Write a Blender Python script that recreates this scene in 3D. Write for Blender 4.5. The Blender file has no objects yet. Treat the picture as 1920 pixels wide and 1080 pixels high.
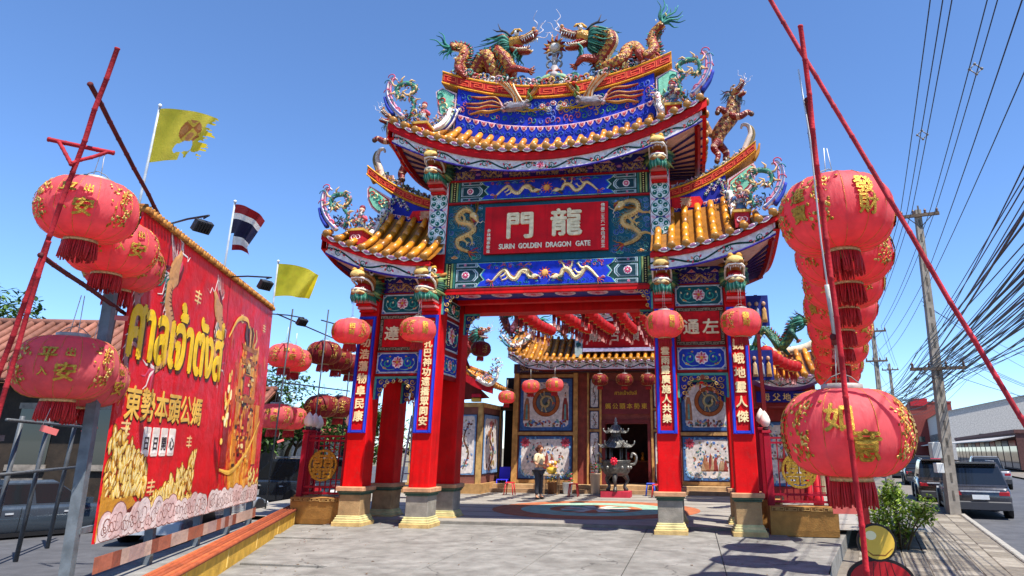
import bpy, bmesh, math, random
from mathutils import Vector, Matrix
R = math.radians
random.seed(7)
SC = bpy.context.scene
COL = SC.collection
# ------------------------------------------------------------------ camera, sky, sun, exposure
cam_d = bpy.data.cameras.new('camera')
cam = bpy.data.objects.new('camera', cam_d)
COL.objects.link(cam)
_r = Vector((0.98701951, 0.16049838, 0.00572305))
_v = Vector((0.04281002, -0.29728109, 0.95382978))
_z = Vector((-0.15478949, 0.9412036, 0.30029318))
cam.matrix_world = Matrix(((_r.x, _v.x, -_z.x, 3.3), (_r.y, _v.y, -_z.y, -15.232), (_r.z, _v.z, -_z.z, 1.7), (0, 0, 0, 1)))
cam_d.sensor_width = 36
cam_d.lens = 36 * 1240.076 / 1920
cam_d.shift_x = (960 - 1086.763) / 1920
cam_d.shift_y = (449.141 - 540) / 1920
cam_d.clip_start = 0.05
cam_d.clip_end = 3000
SC.camera = cam
SUN_DIR = Vector((0.38, -0.33, 1.0)).normalized()     # towards the sun: high, from the right and a little in front
w = bpy.data.worlds.new('World')
SC.world = w
w.use_nodes = True
nt = w.node_tree
sky = nt.nodes.new('ShaderNodeTexSky')
sky.sky_type = 'NISHITA'
sky.sun_disc = False
sky.sun_elevation = math.asin(SUN_DIR.z)
sky.sun_rotation = math.atan2(SUN_DIR.x, SUN_DIR.y)
sky.altitude = 150
sky.air_density = 0.85
sky.dust_density = 0.0
sky.ozone_density = 10.0
bg = nt.nodes['Background']
bg.inputs[1].default_value = 0.135
nt.links.new(sky.outputs[0], bg.inputs[0])
sun_d = bpy.data.lights.new('sun', 'SUN')
sun_d.energy = 4.8
sun_d.angle = R(0.53)
sun_d.color = (1.0, 0.955, 0.88)
sun = bpy.data.objects.new('sun', sun_d)
COL.objects.link(sun)
sun.rotation_euler = (-SUN_DIR).to_track_quat('-Z', 'Y').to_euler()
SC.view_settings.view_transform = 'Standard'
SC.view_settings.look = 'None'
SC.view_settings.exposure = 0.92
SC.view_settings.gamma = 1
SC.view_settings.use_curve_mapping = False
SC.cycles.max_bounces = 6
SC.cycles.transparent_max_bounces = 6
# ------------------------------------------------------------------ colours
def hx(s, a=1.0):
 s = s.lstrip('#')
 o = []
 for i in (0, 2, 4):
  c = int(s[i:i + 2], 16) / 255
  o.append(c / 12.92 if c <= 0.04045 else ((c + 0.055) / 1.055) ** 2.4)
 return tuple(o)
RED = hx('cc0509'); DRED = hx('8a060a'); MAROON = hx('6e0f1e'); BLUE = hx('1428a8'); DBLUE = hx('222c88'); PURP = hx('34248a')
TEAL = hx('0f5262'); LTEAL = hx('2f8f8c'); GREEN = hx('0d6a50'); DGREEN = hx('0b4038'); LGREEN = hx('7cc0a0'); CREAM = hx('ecd9a8')
GOLD = hx('d8a23c'); DGOLD = hx('a8742a'); ORANGE = hx('dd8a1e'); TILE = hx('d98a1a'); DTILE = hx('8d5a18'); PINK = hx('e6a0a8')
DPINK = hx('c8405a'); WHITE = hx('ece8e0'); GREY = hx('9a9a98'); DGREY = hx('4a4a4c'); BLACK = hx('141214'); BROWN = hx('5a3420')
TAN = hx('c09058'); YELL = hx('f2c21a'); SKYB = hx('6aa0d0'); LAV = hx('a8a4cc'); STEEL = hx('8a8e92')
# ------------------------------------------------------------------ materials (all procedural)
def _mat(name):
 m = bpy.data.materials.new(name)
 m.use_nodes = True
 return m, m.node_tree, m.node_tree.nodes['Principled BSDF']
def N(t, typ, **kw):
 n = t.nodes.new(typ)
 for k, v in kw.items():
  if k.startswith('i_'):
   n.inputs[k[2:].replace('_', ' ')].default_value = v
  else:
   setattr(n, k, v)
 return n
def paint_mat(name, rough=0.45, var=0.25, vscale=3.0, grime=0.25, bump=0.15, bscale=40, metal=0.0, coat=0.0, voro=0, spec=0.35, streak=0.0, bdist=0.02):
 """colour comes from the mesh's own colour attribute; noise gives wear, grain and fine relief"""
 m, t, b = _mat(name)
 at = N(t, 'ShaderNodeAttribute', attribute_name='Col')
 co = N(t, 'ShaderNodeTexCoord')
 n1 = N(t, 'ShaderNodeTexNoise'); n1.inputs['Scale'].default_value = vscale; n1.inputs['Detail'].default_value = 6
 t.links.new(co.outputs['Object'], n1.inputs['Vector'])
 mr = N(t, 'ShaderNodeMapRange'); mr.inputs[1].default_value = 0.3; mr.inputs[2].default_value = 0.7
 mr.inputs[3].default_value = 1 - var; mr.inputs[4].default_value = 1 + var * 0.6
 t.links.new(n1.outputs['Fac'], mr.inputs[0])
 mu = N(t, 'ShaderNodeVectorMath', operation='SCALE')
 t.links.new(at.outputs['Color'], mu.inputs[0]); t.links.new(mr.outputs[0], mu.inputs['Scale'])
 n2 = N(t, 'ShaderNodeTexNoise'); n2.inputs['Scale'].default_value = vscale * 4.3; n2.inputs['Detail'].default_value = 8; n2.inputs['Roughness'].default_value = 0.7
 t.links.new(co.outputs['Object'], n2.inputs['Vector'])
 mr2 = N(t, 'ShaderNodeMapRange'); mr2.inputs[1].default_value = 0.55; mr2.inputs[2].default_value = 0.8; mr2.inputs[3].default_value = 0; mr2.inputs[4].default_value = grime
 t.links.new(n2.outputs['Fac'], mr2.inputs[0])
 mx = N(t, 'ShaderNodeMix', data_type='RGBA')
 t.links.new(mr2.outputs[0], mx.inputs['Factor']); t.links.new(mu.outputs[0], mx.inputs['A'])
 mx.inputs['B'].default_value = (0.09, 0.075, 0.06, 1)
 res = mx.outputs['Result']
 if streak:        # rain streaks: noise drawn out downwards
  mp = N(t, 'ShaderNodeMapping'); mp.inputs['Scale'].default_value = (9, 9, 0.5); t.links.new(co.outputs['Object'], mp.inputs['Vector'])
  ns = N(t, 'ShaderNodeTexNoise'); ns.inputs['Scale'].default_value = 1.0; ns.inputs['Detail'].default_value = 5; t.links.new(mp.outputs[0], ns.inputs['Vector'])
  ms = N(t, 'ShaderNodeMapRange'); ms.inputs[1].default_value = 0.5; ms.inputs[2].default_value = 0.75; ms.inputs[4].default_value = streak; t.links.new(ns.outputs[0], ms.inputs[0])
  m4 = N(t, 'ShaderNodeMix', data_type='RGBA', blend_type='MULTIPLY'); m4.inputs['B'].default_value = (0.45, 0.4, 0.38, 1)
  t.links.new(ms.outputs[0], m4.inputs['Factor']); t.links.new(res, m4.inputs['A']); res = m4.outputs['Result']
 t.links.new(res, b.inputs['Base Color'])
 rr = N(t, 'ShaderNodeMapRange'); rr.inputs[3].default_value = rough - 0.1; rr.inputs[4].default_value = rough + 0.2
 t.links.new(n2.outputs['Fac'], rr.inputs[0]); t.links.new(rr.outputs[0], b.inputs['Roughness'])
 b.inputs['Metallic'].default_value = metal
 b.inputs['Specular IOR Level'].default_value = spec
 b.inputs['Coat Weight'].default_value = coat
 bp = N(t, 'ShaderNodeBump'); bp.inputs['Strength'].default_value = bump; bp.inputs['Distance'].default_value = bdist
 if voro:
  n3 = N(t, 'ShaderNodeTexVoronoi'); n3.inputs['Scale'].default_value = voro
 else:
  n3 = N(t, 'ShaderNodeTexNoise'); n3.inputs['Scale'].default_value = bscale; n3.inputs['Detail'].default_value = 4
 t.links.new(co.outputs['Object'], n3.inputs['Vector'])
 t.links.new(n3.outputs[0], bp.inputs['Height']); t.links.new(bp.outputs[0], b.inputs['Normal'])
 return m
def cloth_mat(name, trans=0.45, bscale=70):
 m, t, b = _mat(name)
 at = N(t, 'ShaderNodeAttribute', attribute_name='Col')
 co = N(t, 'ShaderNodeTexCoord')
 n1 = N(t, 'ShaderNodeTexNoise'); n1.inputs['Scale'].default_value = 5; n1.inputs['Detail'].default_value = 5
 t.links.new(co.outputs['Object'], n1.inputs['Vector'])
 mr = N(t, 'ShaderNodeMapRange'); mr.inputs[1].default_value = 0.3; mr.inputs[2].default_value = 0.7; mr.inputs[3].default_value = 0.85; mr.inputs[4].default_value = 1.08
 t.links.new(n1.outputs['Fac'], mr.inputs[0])
 mu = N(t, 'ShaderNodeVectorMath', operation='SCALE')
 t.links.new(at.outputs['Color'], mu.inputs[0]); t.links.new(mr.outputs[0], mu.inputs['Scale'])
 t.links.new(mu.outputs[0], b.inputs['Base Color'])
 b.inputs['Roughness'].default_value = 0.6
 b.inputs['Sheen Weight'].default_value = 0.12
 b.inputs['Sheen Roughness'].default_value = 0.5
 b.inputs['Sheen Tint'].default_value = (1, 0.75, 0.7, 1)
 mpw = N(t, 'ShaderNodeMapping'); mpw.inputs['Scale'].default_value = (1, 1, 0.22) if bscale < 90 else (1, 1, 1); t.links.new(co.outputs['Object'], mpw.inputs['Vector'])
 wv = N(t, 'ShaderNodeTexNoise'); wv.inputs['Scale'].default_value = bscale * 0.35; wv.inputs['Detail'].default_value = 6
 t.links.new(mpw.outputs[0], wv.inputs['Vector'])
 bp = N(t, 'ShaderNodeBump'); bp.inputs['Strength'].default_value = 0.45; bp.inputs['Distance'].default_value = 0.02
 t.links.new(wv.outputs[0], bp.inputs['Height']); t.links.new(bp.outputs[0], b.inputs['Normal'])
 tr = N(t, 'ShaderNodeBsdfTranslucent')
 gm = N(t, 'ShaderNodeGamma'); gm.inputs[1].default_value = 1.5; t.links.new(mu.outputs[0], gm.inputs[0]); t.links.new(gm.outputs[0], tr.inputs['Color'])
 ms = N(t, 'ShaderNodeMixShader'); ms.inputs[0].default_value = trans
 t.links.new(b.outputs[0], ms.inputs[1]); t.links.new(tr.outputs[0], ms.inputs[2])
 t.links.new(ms.outputs[0], t.nodes['Material Output'].inputs['Surface'])
 return m
def glass_mat():
 m, t, b = _mat('dark_glass')
 b.inputs['Base Color'].default_value = (0.012, 0.014, 0.016, 1)
 b.inputs['Roughness'].default_value = 0.06
 b.inputs['Specular IOR Level'].default_value = 0.8
 return m
def ground_mat(name, c1, c2, scale=1.5, rough=0.8, bump=0.25, stain=(0.05, 0.05, 0.05), stain_amt=0.35, crack=0):
 m, t, b = _mat(name)
 co = N(t, 'ShaderNodeNewGeometry')
 n1 = N(t, 'ShaderNodeTexNoise'); n1.inputs['Scale'].default_value = scale; n1.inputs['Detail'].default_value = 9; n1.inputs['Roughness'].default_value = 0.65
 n2 = N(t, 'ShaderNodeTexNoise'); n2.inputs['Scale'].default_value = scale * 0.23; n2.inputs['Detail'].default_value = 5
 n3 = N(t, 'ShaderNodeTexNoise'); n3.inputs['Scale'].default_value = 60; n3.inputs['Detail'].default_value = 4
 for n in (n1, n2, n3):
  t.links.new(co.outputs['Position'], n.inputs['Vector'])
 mx = N(t, 'ShaderNodeMix', data_type='RGBA')
 mx.inputs['A'].default_value = (*c1, 1); mx.inputs['B'].default_value = (*c2, 1)
 r1 = N(t, 'ShaderNodeMapRange'); r1.inputs[1].default_value = 0.35; r1.inputs[2].default_value = 0.65
 t.links.new(n1.outputs[0], r1.inputs[0]); t.links.new(r1.outputs[0], mx.inputs['Factor'])
 m2 = N(t, 'ShaderNodeMix', data_type='RGBA'); m2.inputs['B'].default_value = (*stain, 1)
 r2 = N(t, 'ShaderNodeMapRange'); r2.inputs[1].default_value = 0.48; r2.inputs[2].default_value = 0.75; r2.inputs[4].default_value = stain_amt
 t.links.new(n2.outputs[0], r2.inputs[0]); t.links.new(r2.outputs[0], m2.inputs['Factor']); t.links.new(mx.outputs['Result'], m2.inputs['A'])
 m3 = N(t, 'ShaderNodeMix', data_type='RGBA', blend_type='MULTIPLY'); m3.inputs['Factor'].default_value = 0.5
 t.links.new(m2.outputs['Result'], m3.inputs['A'])
 r3 = N(t, 'ShaderNodeMapRange'); r3.inputs[1].default_value = 0.3; r3.inputs[2].default_value = 0.7; r3.inputs[3].default_value = 0.6; r3.inputs[4].default_value = 1.15
 t.links.new(n3.outputs[0], r3.inputs[0]); t.links.new(r3.outputs[0], m3.inputs['B'])
 res = m3.outputs['Result']
 if crack:         # hairline cracks with their own crooked course
  nd = N(t, 'ShaderNodeTexNoise'); nd.inputs['Scale'].default_value = 1.3; nd.inputs['Detail'].default_value = 6; t.links.new(co.outputs['Position'], nd.inputs['Vector'])
  ad = N(t, 'ShaderNodeVectorMath', operation='ADD'); t.links.new(co.outputs['Position'], ad.inputs[0]); t.links.new(nd.outputs['Color'], ad.inputs[1])
  vo = N(t, 'ShaderNodeTexVoronoi', feature='DISTANCE_TO_EDGE'); vo.inputs['Scale'].default_value = crack; t.links.new(ad.outputs[0], vo.inputs['Vector'])
  rc = N(t, 'ShaderNodeMapRange'); rc.inputs[1].default_value = 0.0; rc.inputs[2].default_value = 0.008; rc.inputs[3].default_value = 0.75; rc.inputs[4].default_value = 0.0; t.links.new(vo.outputs['Distance'], rc.inputs[0])
  gt = N(t, 'ShaderNodeMath', operation='GREATER_THAN'); gt.inputs[1].default_value = 0.5; t.links.new(n2.outputs[0], gt.inputs[0])
  mm = N(t, 'ShaderNodeMath', operation='MULTIPLY'); t.links.new(rc.outputs[0], mm.inputs[0]); t.links.new(gt.outputs[0], mm.inputs[1])
  m5 = N(t, 'ShaderNodeMix', data_type='RGBA'); m5.inputs['B'].default_value = (0.03, 0.028, 0.025, 1); t.links.new(mm.outputs[0], m5.inputs['Factor']); t.links.new(res, m5.inputs['A']); res = m5.outputs['Result']
 t.links.new(res, b.inputs['Base Color'])
 b.inputs['Roughness'].default_value = rough
 bp = N(t, 'ShaderNodeBump'); bp.inputs['Strength'].default_value = bump; bp.inputs['Distance'].default_value = 0.01
 t.links.new(n3.outputs[0], bp.inputs['Height']); t.links.new(bp.outputs[0], b.inputs['Normal'])
 return m
def leaf_mat(name):
 m = cloth_mat(name, 0.3, 20)
 m.node_tree.nodes['Principled BSDF'].inputs['Sheen Weight'].default_value = 0
 return m
M = {
 'paint': paint_mat('gloss_paint', 0.52, 0.26, 2.2, 0.34, 0.12, 30, spec=0.2, streak=0.45),
 'relief': paint_mat('painted_plaster', 0.62, 0.3, 9, 0.42, 0.25, 60, spec=0.22),
 'glaze': paint_mat('glazed_tile', 0.3, 0.34, 6, 0.42, 0.1, 25, spec=0.55),
 'scales': paint_mat('glazed_scales', 0.38, 0.42, 12, 0.45, 0.9, voro=26),
 'gold': paint_mat('gold_foil', 0.38, 0.5, 30, 0.3, 0.5, 90, metal=0.55),
 'cloth': cloth_mat('lantern_cloth', 0.56),
 'flag': cloth_mat('flag_cloth', 0.5, 120),
 'fringe': cloth_mat('tassel_thread', 0.25, 200),
 'vinyl': paint_mat('printed_vinyl', 0.42, 0.2, 1.2, 0.22, 0.9, 2.2, spec=0.4, bdist=0.06),
 'stone': paint_mat('cast_stone', 0.75, 0.3, 5, 0.4, 0.3, 45),
 'metal': paint_mat('painted_steel', 0.5, 0.3, 8, 0.4, 0.12, 60, metal=0.2),
 'bronze': paint_mat('aged_bronze', 0.42, 0.5, 9, 0.35, 0.4, 30, metal=0.7),
 'plastic': paint_mat('plastic', 0.4, 0.08, 3, 0.08, 0.02, 20),
 'carpaint': paint_mat('car_paint', 0.22, 0.05, 2, 0.06, 0.0, 20, metal=0.35, coat=0.8),
 'wood': paint_mat('weathered_wood', 0.75, 0.4, 5, 0.45, 0.35, 35),
 'skin': paint_mat('skin', 0.5, 0.1, 9, 0.0, 0.05, 80),
 'fabric': paint_mat('fabric', 0.85, 0.15, 6, 0.05, 0.15, 150),
 'leaf': leaf_mat('leaf'),
 'glass': glass_mat(),
 'lampglass': paint_mat('milk_glass', 0.25, 0.06, 4, 0.08, 0.0, 20),
 'concrete': ground_mat('concrete_paving', hx('8f8c85'), hx('6a6761'), 2.6, stain=hx('5a564e'), stain_amt=0.6, crack=0.42),
 'asphalt': ground_mat('asphalt', hx('57575a'), hx('434346'), 2.0, stain=hx('2e2e30')),
 'walk': ground_mat('footpath_pavers', hx('7f766a'), hx('665d52'), 2.5, stain=hx('5d554b')),
 'earth': ground_mat('earth', hx('8a7d68'), hx('6b6150'), 0.5, stain=hx('4d5a38'), stain_amt=0.6),
 'court': ground_mat('courtyard_floor', hx('a39c90'), hx('857f76'), 1.1, rough=0.55, stain=hx('6d675d')),
}
# ------------------------------------------------------------------ mesh building
class MB:
 def __init__(s):
  s.v = []; s.f = []; s.c = []; s.sm = []
 def add(s, vs, fs, col, smooth=False):
  o = len(s.v)
  s.v.extend([tuple(p) for p in vs])
  if isinstance(col, list):
   for i, f in enumerate(fs):
    s.f.append([o + k for k in f]); s.c.append(col[i]); s.sm.append(smooth)
  else:
   for f in fs:
    s.f.append([o + k for k in f]); s.c.append(col); s.sm.append(smooth)
  return s
 def box(s, c, d, col, rz=0, m=None, taper=1.0):
  x, y, z = d[0] / 2, d[1] / 2, d[2] / 2
  vs = [Vector((a * x * (taper if k > 0 else 1), b * y * (taper if k > 0 else 1), k * z)) for k in (-1, 1) for b in (-1, 1) for a in (-1, 1)]
  if m is None:
   m = Matrix.Translation(c) @ Matrix.Rotation(rz, 4, 'Z')
  vs = [m @ p for p in vs]
  return s.add(vs, [(0, 2, 3, 1), (4, 5, 7, 6), (0, 1, 5, 4), (2, 6, 7, 3), (0, 4, 6, 2), (1, 3, 7, 5)], col)
 def bbox(s, x0, x1, y0, y1, z0, z1, col):
  return s.box(((x0 + x1) / 2, (y0 + y1) / 2, (z0 + z1) / 2), (abs(x1 - x0), abs(y1 - y0), abs(z1 - z0)), col)
 def bevbox(s, x0, x1, y0, y1, z0, z1, col, b=0.02):
  """box with chamfered vertical and top edges"""
  def ring(o, z): return [(x0 + o + 0, y0 + b, z), (x0 + b, y0 + o, z), (x1 - b, y0 + o, z), (x1 - o, y0 + b, z), (x1 - o, y1 - b, z), (x1 - b, y1 - o, z), (x0 + b, y1 - o, z), (x0 + o, y1 - b, z)]
  vs = ring(0, z0) + ring(0, z1 - b) + [((x0 + b if i in (0, 1, 6, 7) else x1 - b), (y0 + b if i in (0, 1, 2, 3) else y1 - b), z1) for i in range(8)]
  fs = []
  for k in (0, 8):
   for i in range(8):
    j = (i + 1) % 8
    fs.append((k + i, k + j, k + 8 + j, k + 8 + i))
  fs.append(tuple(range(16, 24)))
  return s.add(vs, fs, col)
 def tube(s, pts, rad, col, n=8, cap=True, colfn=None, smooth=True, flat=1.0):
  pts = [Vector(p) for p in pts]
  k = len(pts)
  if not isinstance(rad, (list, tuple)):
   rad = [rad] * k
  tang = []
  for i in range(k):
   a = pts[max(i - 1, 0)]; b = pts[min(i + 1, k - 1)]
   d = (b - a)
   tang.append(d.normalized() if d.length > 1e-9 else Vector((0, 0, 1)))
  up = Vector((0, 1, 0)) if abs(tang[0].y) < 0.9 else Vector((1, 0, 0))
  vs = []
  nrm = (up - tang[0] * up.dot(tang[0])).normalized()
  for i in range(k):
   nrm = nrm - tang[i] * nrm.dot(tang[i])
   if nrm.length < 1e-6:
    nrm = Vector((1, 0, 0))
   nrm.normalize()
   bi = tang[i].cross(nrm)
   for j in range(n):
    a = 2 * math.pi * j / n
    vs.append(pts[i] + nrm * (math.cos(a) * rad[i] * flat) + bi * (math.sin(a) * rad[i]))
  fs = []; cs = []
  for i in range(k - 1):
   for j in range(n):
    j2 = (j + 1) % n
    fs.append((i * n + j, i * n + j2, (i + 1) * n + j2, (i + 1) * n + j))
    cs.append(colfn(i, j) if colfn else col)
  if cap:
   fs.append(tuple(range(n - 1, -1, -1))); cs.append(colfn(0, 0) if colfn else col)
   fs.append(tuple(range((k - 1) * n, k * n))); cs.append(colfn(k - 2, 0) if colfn else col)
  return s.add(vs, fs, cs, smooth)
 def lathe(s, prof, n, col, c=(0, 0, 0), m=None, smooth=True, a0=0, rmod=None):
  vs = []; c = Vector(c)
  for (r, z) in prof:
   for j in range(n):
    a = a0 + 2 * math.pi * j / n
    rr = r * (rmod(j, z) if rmod else 1)
    p = Vector((rr * math.cos(a), rr * math.sin(a), z))
    vs.append((m @ p) if m is not None else (p + c))
  fs = []; cs = []
  for i in range(len(prof) - 1):
   for j in range(n):
    j2 = (j + 1) % n
    fs.append((i * n + j, i * n + j2, (i + 1) * n + j2, (i + 1) * n + j))
    cs.append(col(i, j) if callable(col) else col)
  if prof[0][0] > 1e-4:
   fs.append(tuple(range(n - 1, -1, -1))); cs.append(col(0, 0) if callable(col) else col)
  if prof[-1][0] > 1e-4:
   o = (len(prof) - 1) * n
   fs.append(tuple(range(o, o + n))); cs.append(col(len(prof) - 2, 0) if callable(col) else col)
  return s.add(vs, fs, cs, smooth)
 def ball(s, c, r, col, n=10, k=6, sc=(1, 1, 1), m=None):
  vs = []; c = Vector(c)
  for i in range(k + 1):
   t = math.pi * i / k
   for j in range(n):
    a = 2 * math.pi * j / n
    p = Vector((r * sc[0] * math.sin(t) * math.cos(a), r * sc[1] * math.sin(t) * math.sin(a), -r * sc[2] * math.cos(t)))
    if m is not None:
     p = m @ p
    vs.append(p + c)
  fs = [(i * n + j, i * n + (j + 1) % n, (i + 1) * n + (j + 1) % n, (i + 1) * n + j) for i in range(k) for j in range(n)]
  return s.add(vs, fs, col, True)
 def loft(s, rings, col, cap=True, smooth=True):
  n = len(rings[0]); vs = [p for r in rings for p in r]; fs = []; cs = []
  for i in range(len(rings) - 1):
   for j in range(n):
    j2 = (j + 1) % n
    fs.append((i * n + j, i * n + j2, (i + 1) * n + j2, (i + 1) * n + j))
    cs.append(col(i, j) if callable(col) else col)
  if cap:
   fs.append(tuple(range(n - 1, -1, -1))); cs.append(col(0, 0) if callable(col) else col)
   o = (len(rings) - 1) * n
   fs.append(tuple(range(o, o + n))); cs.append(col(len(rings) - 2, 0) if callable(col) else col)
  return s.add(vs, fs, cs, smooth)
 def prism(s, poly, F, h0, h1, col, side=None):
  """flat polygon in (u, v) given thickness h0..h1 through the mapping F(u, v, h)"""
  n = len(poly)
  vs = [F(u, v, h0) for u, v in poly] + [F(u, v, h1) for u, v in poly]
  fs = [tuple(range(n - 1, -1, -1)), tuple(range(n, 2 * n))] + [(i, (i + 1) % n, n + (i + 1) % n, n + i) for i in range(n)]
  return s.add(vs, fs, [col, col] + [side or col] * n)
 def grid(s, fn, nu, nv, col, smooth=True):
  vs = [fn(i / nu, j / nv) for j in range(nv + 1) for i in range(nu + 1)]
  fs = []; cs = []
  for j in range(nv):
   for i in range(nu):
    a = j * (nu + 1) + i
    fs.append((a, a + 1, a + nu + 2, a + nu + 1)); cs.append(col(i, j) if callable(col) else col)
  return s.add(vs, fs, cs, smooth)
 def mesh(s, name):
  me = bpy.data.meshes.new(name)
  me.from_pydata(s.v, [], s.f)
  ca = me.color_attributes.new('Col', 'FLOAT_COLOR', 'CORNER')
  buf = []
  for f, c in zip(s.f, s.c):
   buf.extend((c[0], c[1], c[2], 1.0) * len(f))
  ca.data.foreach_set('color', buf)
  me.polygons.foreach_set('use_smooth', s.sm)
  me.update()
  return me
 def build(s, name, mat='paint', parent=None, loc=None, rz=0):
  if parent is not None and parent.type == 'EMPTY' and parent.get('world_built'):
   o = parent.location; s.v = [(a - o.x, b - o.y, c - o.z) for a, b, c in s.v]
  elif parent is not None and parent.parent is not None and parent.parent.get('world_built'):
   o = parent.parent.location; s.v = [(a - o.x, b - o.y, c - o.z) for a, b, c in s.v]
  me = s.mesh(name)
  me.materials.append(M[mat])
  return link(name, me, parent, loc, rz)
FINE = set('hip_ridge gilt_characters rib_seams tassel mane painted_relief printed_gold printed_glow printed_tower printed_clouds whiskers horns blossoms fruit ridge_scrollwork ridge_relief ridge_clouds carved_frieze cap_rings lower_print_strip printed_dragon roof_ornament key_pattern'.split())
def link(name, me, parent=None, loc=None, rz=0):
 o = bpy.data.objects.new(name, me)
 COL.objects.link(o)
 if parent is not None:
  o.parent = parent
 if name in FINE:
  o['kind'] = 'stuff'
 if loc is not None:
  o.location = loc
 if rz:
  o.rotation_euler = (0, 0, rz)
 return o
def tag(o, label, cat, group=None):
 o['label'] = label; o['category'] = cat
 if group:
  o['group'] = group
 return o
def thing(name, label, cat, loc=(0, 0, 0), rz=0, group=None):
 o = link(name, None, None, loc, rz)
 o.empty_display_size = 0.2
 return tag(o, label, cat, group)
def wthing(name, label, cat, loc, group=None):
 """a thing whose parts are written in world coordinates; the root still stands at its base"""
 o = thing(name, label, cat, loc, 0, group)
 o['world_built'] = 1
 return o
def structure(o):
 o['kind'] = 'structure'
 return o
def stuff(o):
 o['kind'] = 'stuff'
 return o
_kids = {}
def children_of(o):
 return [c for c in COL.objects if c.parent == o]
def copy_tree(o, parent=None, label=None, loc=None, rz=None, tree=None):
 """tree: nested list [(obj, [children...])] so the whole scene is not searched each time"""
 if tree is None:
  tree = make_tree(o)
 def rec(node, par):
  src, ch = node
  c = src.copy(); COL.objects.link(c)
  c.parent = par
  for k in ch:
   rec(k, c)
  return c
 r = rec(tree, parent)
 if label: r['label'] = label
 if loc is not None: r.location = loc
 if rz is not None: r.rotation_euler = (0, 0, rz)
 return r
def make_tree(o):
 return (o, [make_tree(c) for c in children_of(o)])
# ------------------------------------------------------------------ lettering
_tc = {}
def glyphs(s):
 """flat mesh data (verts, faces) of a string, in em units"""
 if s not in _tc:
  c = bpy.data.curves.new('t', 'FONT'); c.body = s; c.resolution_u = 3
  o = bpy.data.objects.new('t', c); COL.objects.link(o)
  dg = bpy.context.evaluated_depsgraph_get()
  me = bpy.data.meshes.new_from_object(o.evaluated_get(dg))
  bm = bmesh.new(); bm.from_mesh(me)
  bmesh.ops.remove_doubles(bm, verts=bm.verts, dist=1e-5)
  vs = [tuple(v.co[:2]) for v in bm.verts]
  bm.verts.index_update()
  fs = [[v.index for v in f.verts] for f in bm.faces]
  bd = [[e.verts[0].index, e.verts[1].index] for e in bm.edges if len(e.link_faces) == 1]
  bm.free(); bpy.data.meshes.remove(me); bpy.data.objects.remove(o); bpy.data.curves.remove(c)
  _tc[s] = (vs, fs, bd)
 return _tc[s]
def text_on(mb, s, F, u, v, h, col, size, center=True, h0=0.0, h1=0.02, bold=0.0, sx=1.0, side=None, shear=0):
 """place a string with its centre at (u, v) on a mapped surface F, as raised lettering"""
 vs, fs, bd = glyphs(s)
 if not vs:
  return
 xs = [p[0] for p in vs]; ys = [p[1] for p in vs]
 cx = (min(xs) + max(xs)) / 2 if center else min(xs)
 cyy = 0.38 if center else 0
 offs = [(0, 0)]
 if bold:
  offs = [(bold * math.cos(a), bold * math.sin(a)) for a in (0, 1.57, 3.14, 4.71)]
 for k, (ox, oy) in enumerate(offs):
  e = k * 0.0006
  P = [((p[0] - cx) * size * sx + u + ox + shear * (p[1] - cyy) * size, (p[1] - cyy) * size + v + oy) for p in vs]
  top = [F(a, b, h + h1 + e) for a, b in P]
  mb.add(top, fs, col)
  bot = [F(a, b, h + h0) for a, b in P]
  n = len(P)
  mb.add(top + bot, [(i, j, j + n, i + n) for i, j in bd], side or col)
def plane_map(o, U, V, Nn):
 o = Vector(o); U = Vector(U).normalized(); V = Vector(V).normalized(); Nn = Vector(Nn).normalized()
 def F(u, v, h=0.0):
  return o + U * u + V * v + Nn * h
 return F
FRONT = lambda o: plane_map(o, (1, 0, 0), (0, 0, 1), (0, -1, 0))
# ------------------------------------------------------------------ low relief ornament in (u, v)
def cat(pts, k=6):
 """Catmull-Rom through points of any dimension"""
 P = [Vector(p) for p in pts]
 P = [P[0] * 2 - P[1]] + P + [P[-1] * 2 - P[-2]]
 o = []
 for i in range(1, len(P) - 2):
  for j in range(k):
   t = j / k
   a, b, c, d = P[i - 1], P[i], P[i + 1], P[i + 2]
   o.append(0.5 * ((2 * b) + (c - a) * t + (2 * a - 5 * b + 4 * c - d) * t * t + (3 * b - a - 3 * c + d) * t ** 3))
 o.append(P[-2])
 return o
def stroke(mb, F, pts, w, col, h=0.012, h0=0.0, taper=True, end=None):
 pts = [Vector(p[:2]) for p in pts]
 n = len(pts); vs = []; fs = []
 for i in range(n):
  d = pts[min(i + 1, n - 1)] - pts[max(i - 1, 0)]
  if d.length < 1e-9: d = Vector((1, 0))
  d.normalize(); nn = Vector((-d.y, d.x))
  t = i / (n - 1)
  ww = w[i] if isinstance(w, (list, tuple)) else w
  if taper is True: ww = ww * (0.25 + 0.75 * math.sin(math.pi * min(max(t, 0.06), 0.94)) ** 0.6)
  elif taper == 'end': ww = ww * (1 - 0.8 * t)
  a = pts[i] + nn * ww / 2; b = pts[i] - nn * ww / 2
  vs += [F(a.x, a.y, h0), F(pts[i].x, pts[i].y, h0 + h), F(b.x, b.y, h0)]
  if i:
   k = 3 * i
   fs += [(k - 3, k - 2, k + 1, k), (k - 2, k - 1, k + 2, k + 1)]
 mb.add(vs, fs, col, False)
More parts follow.
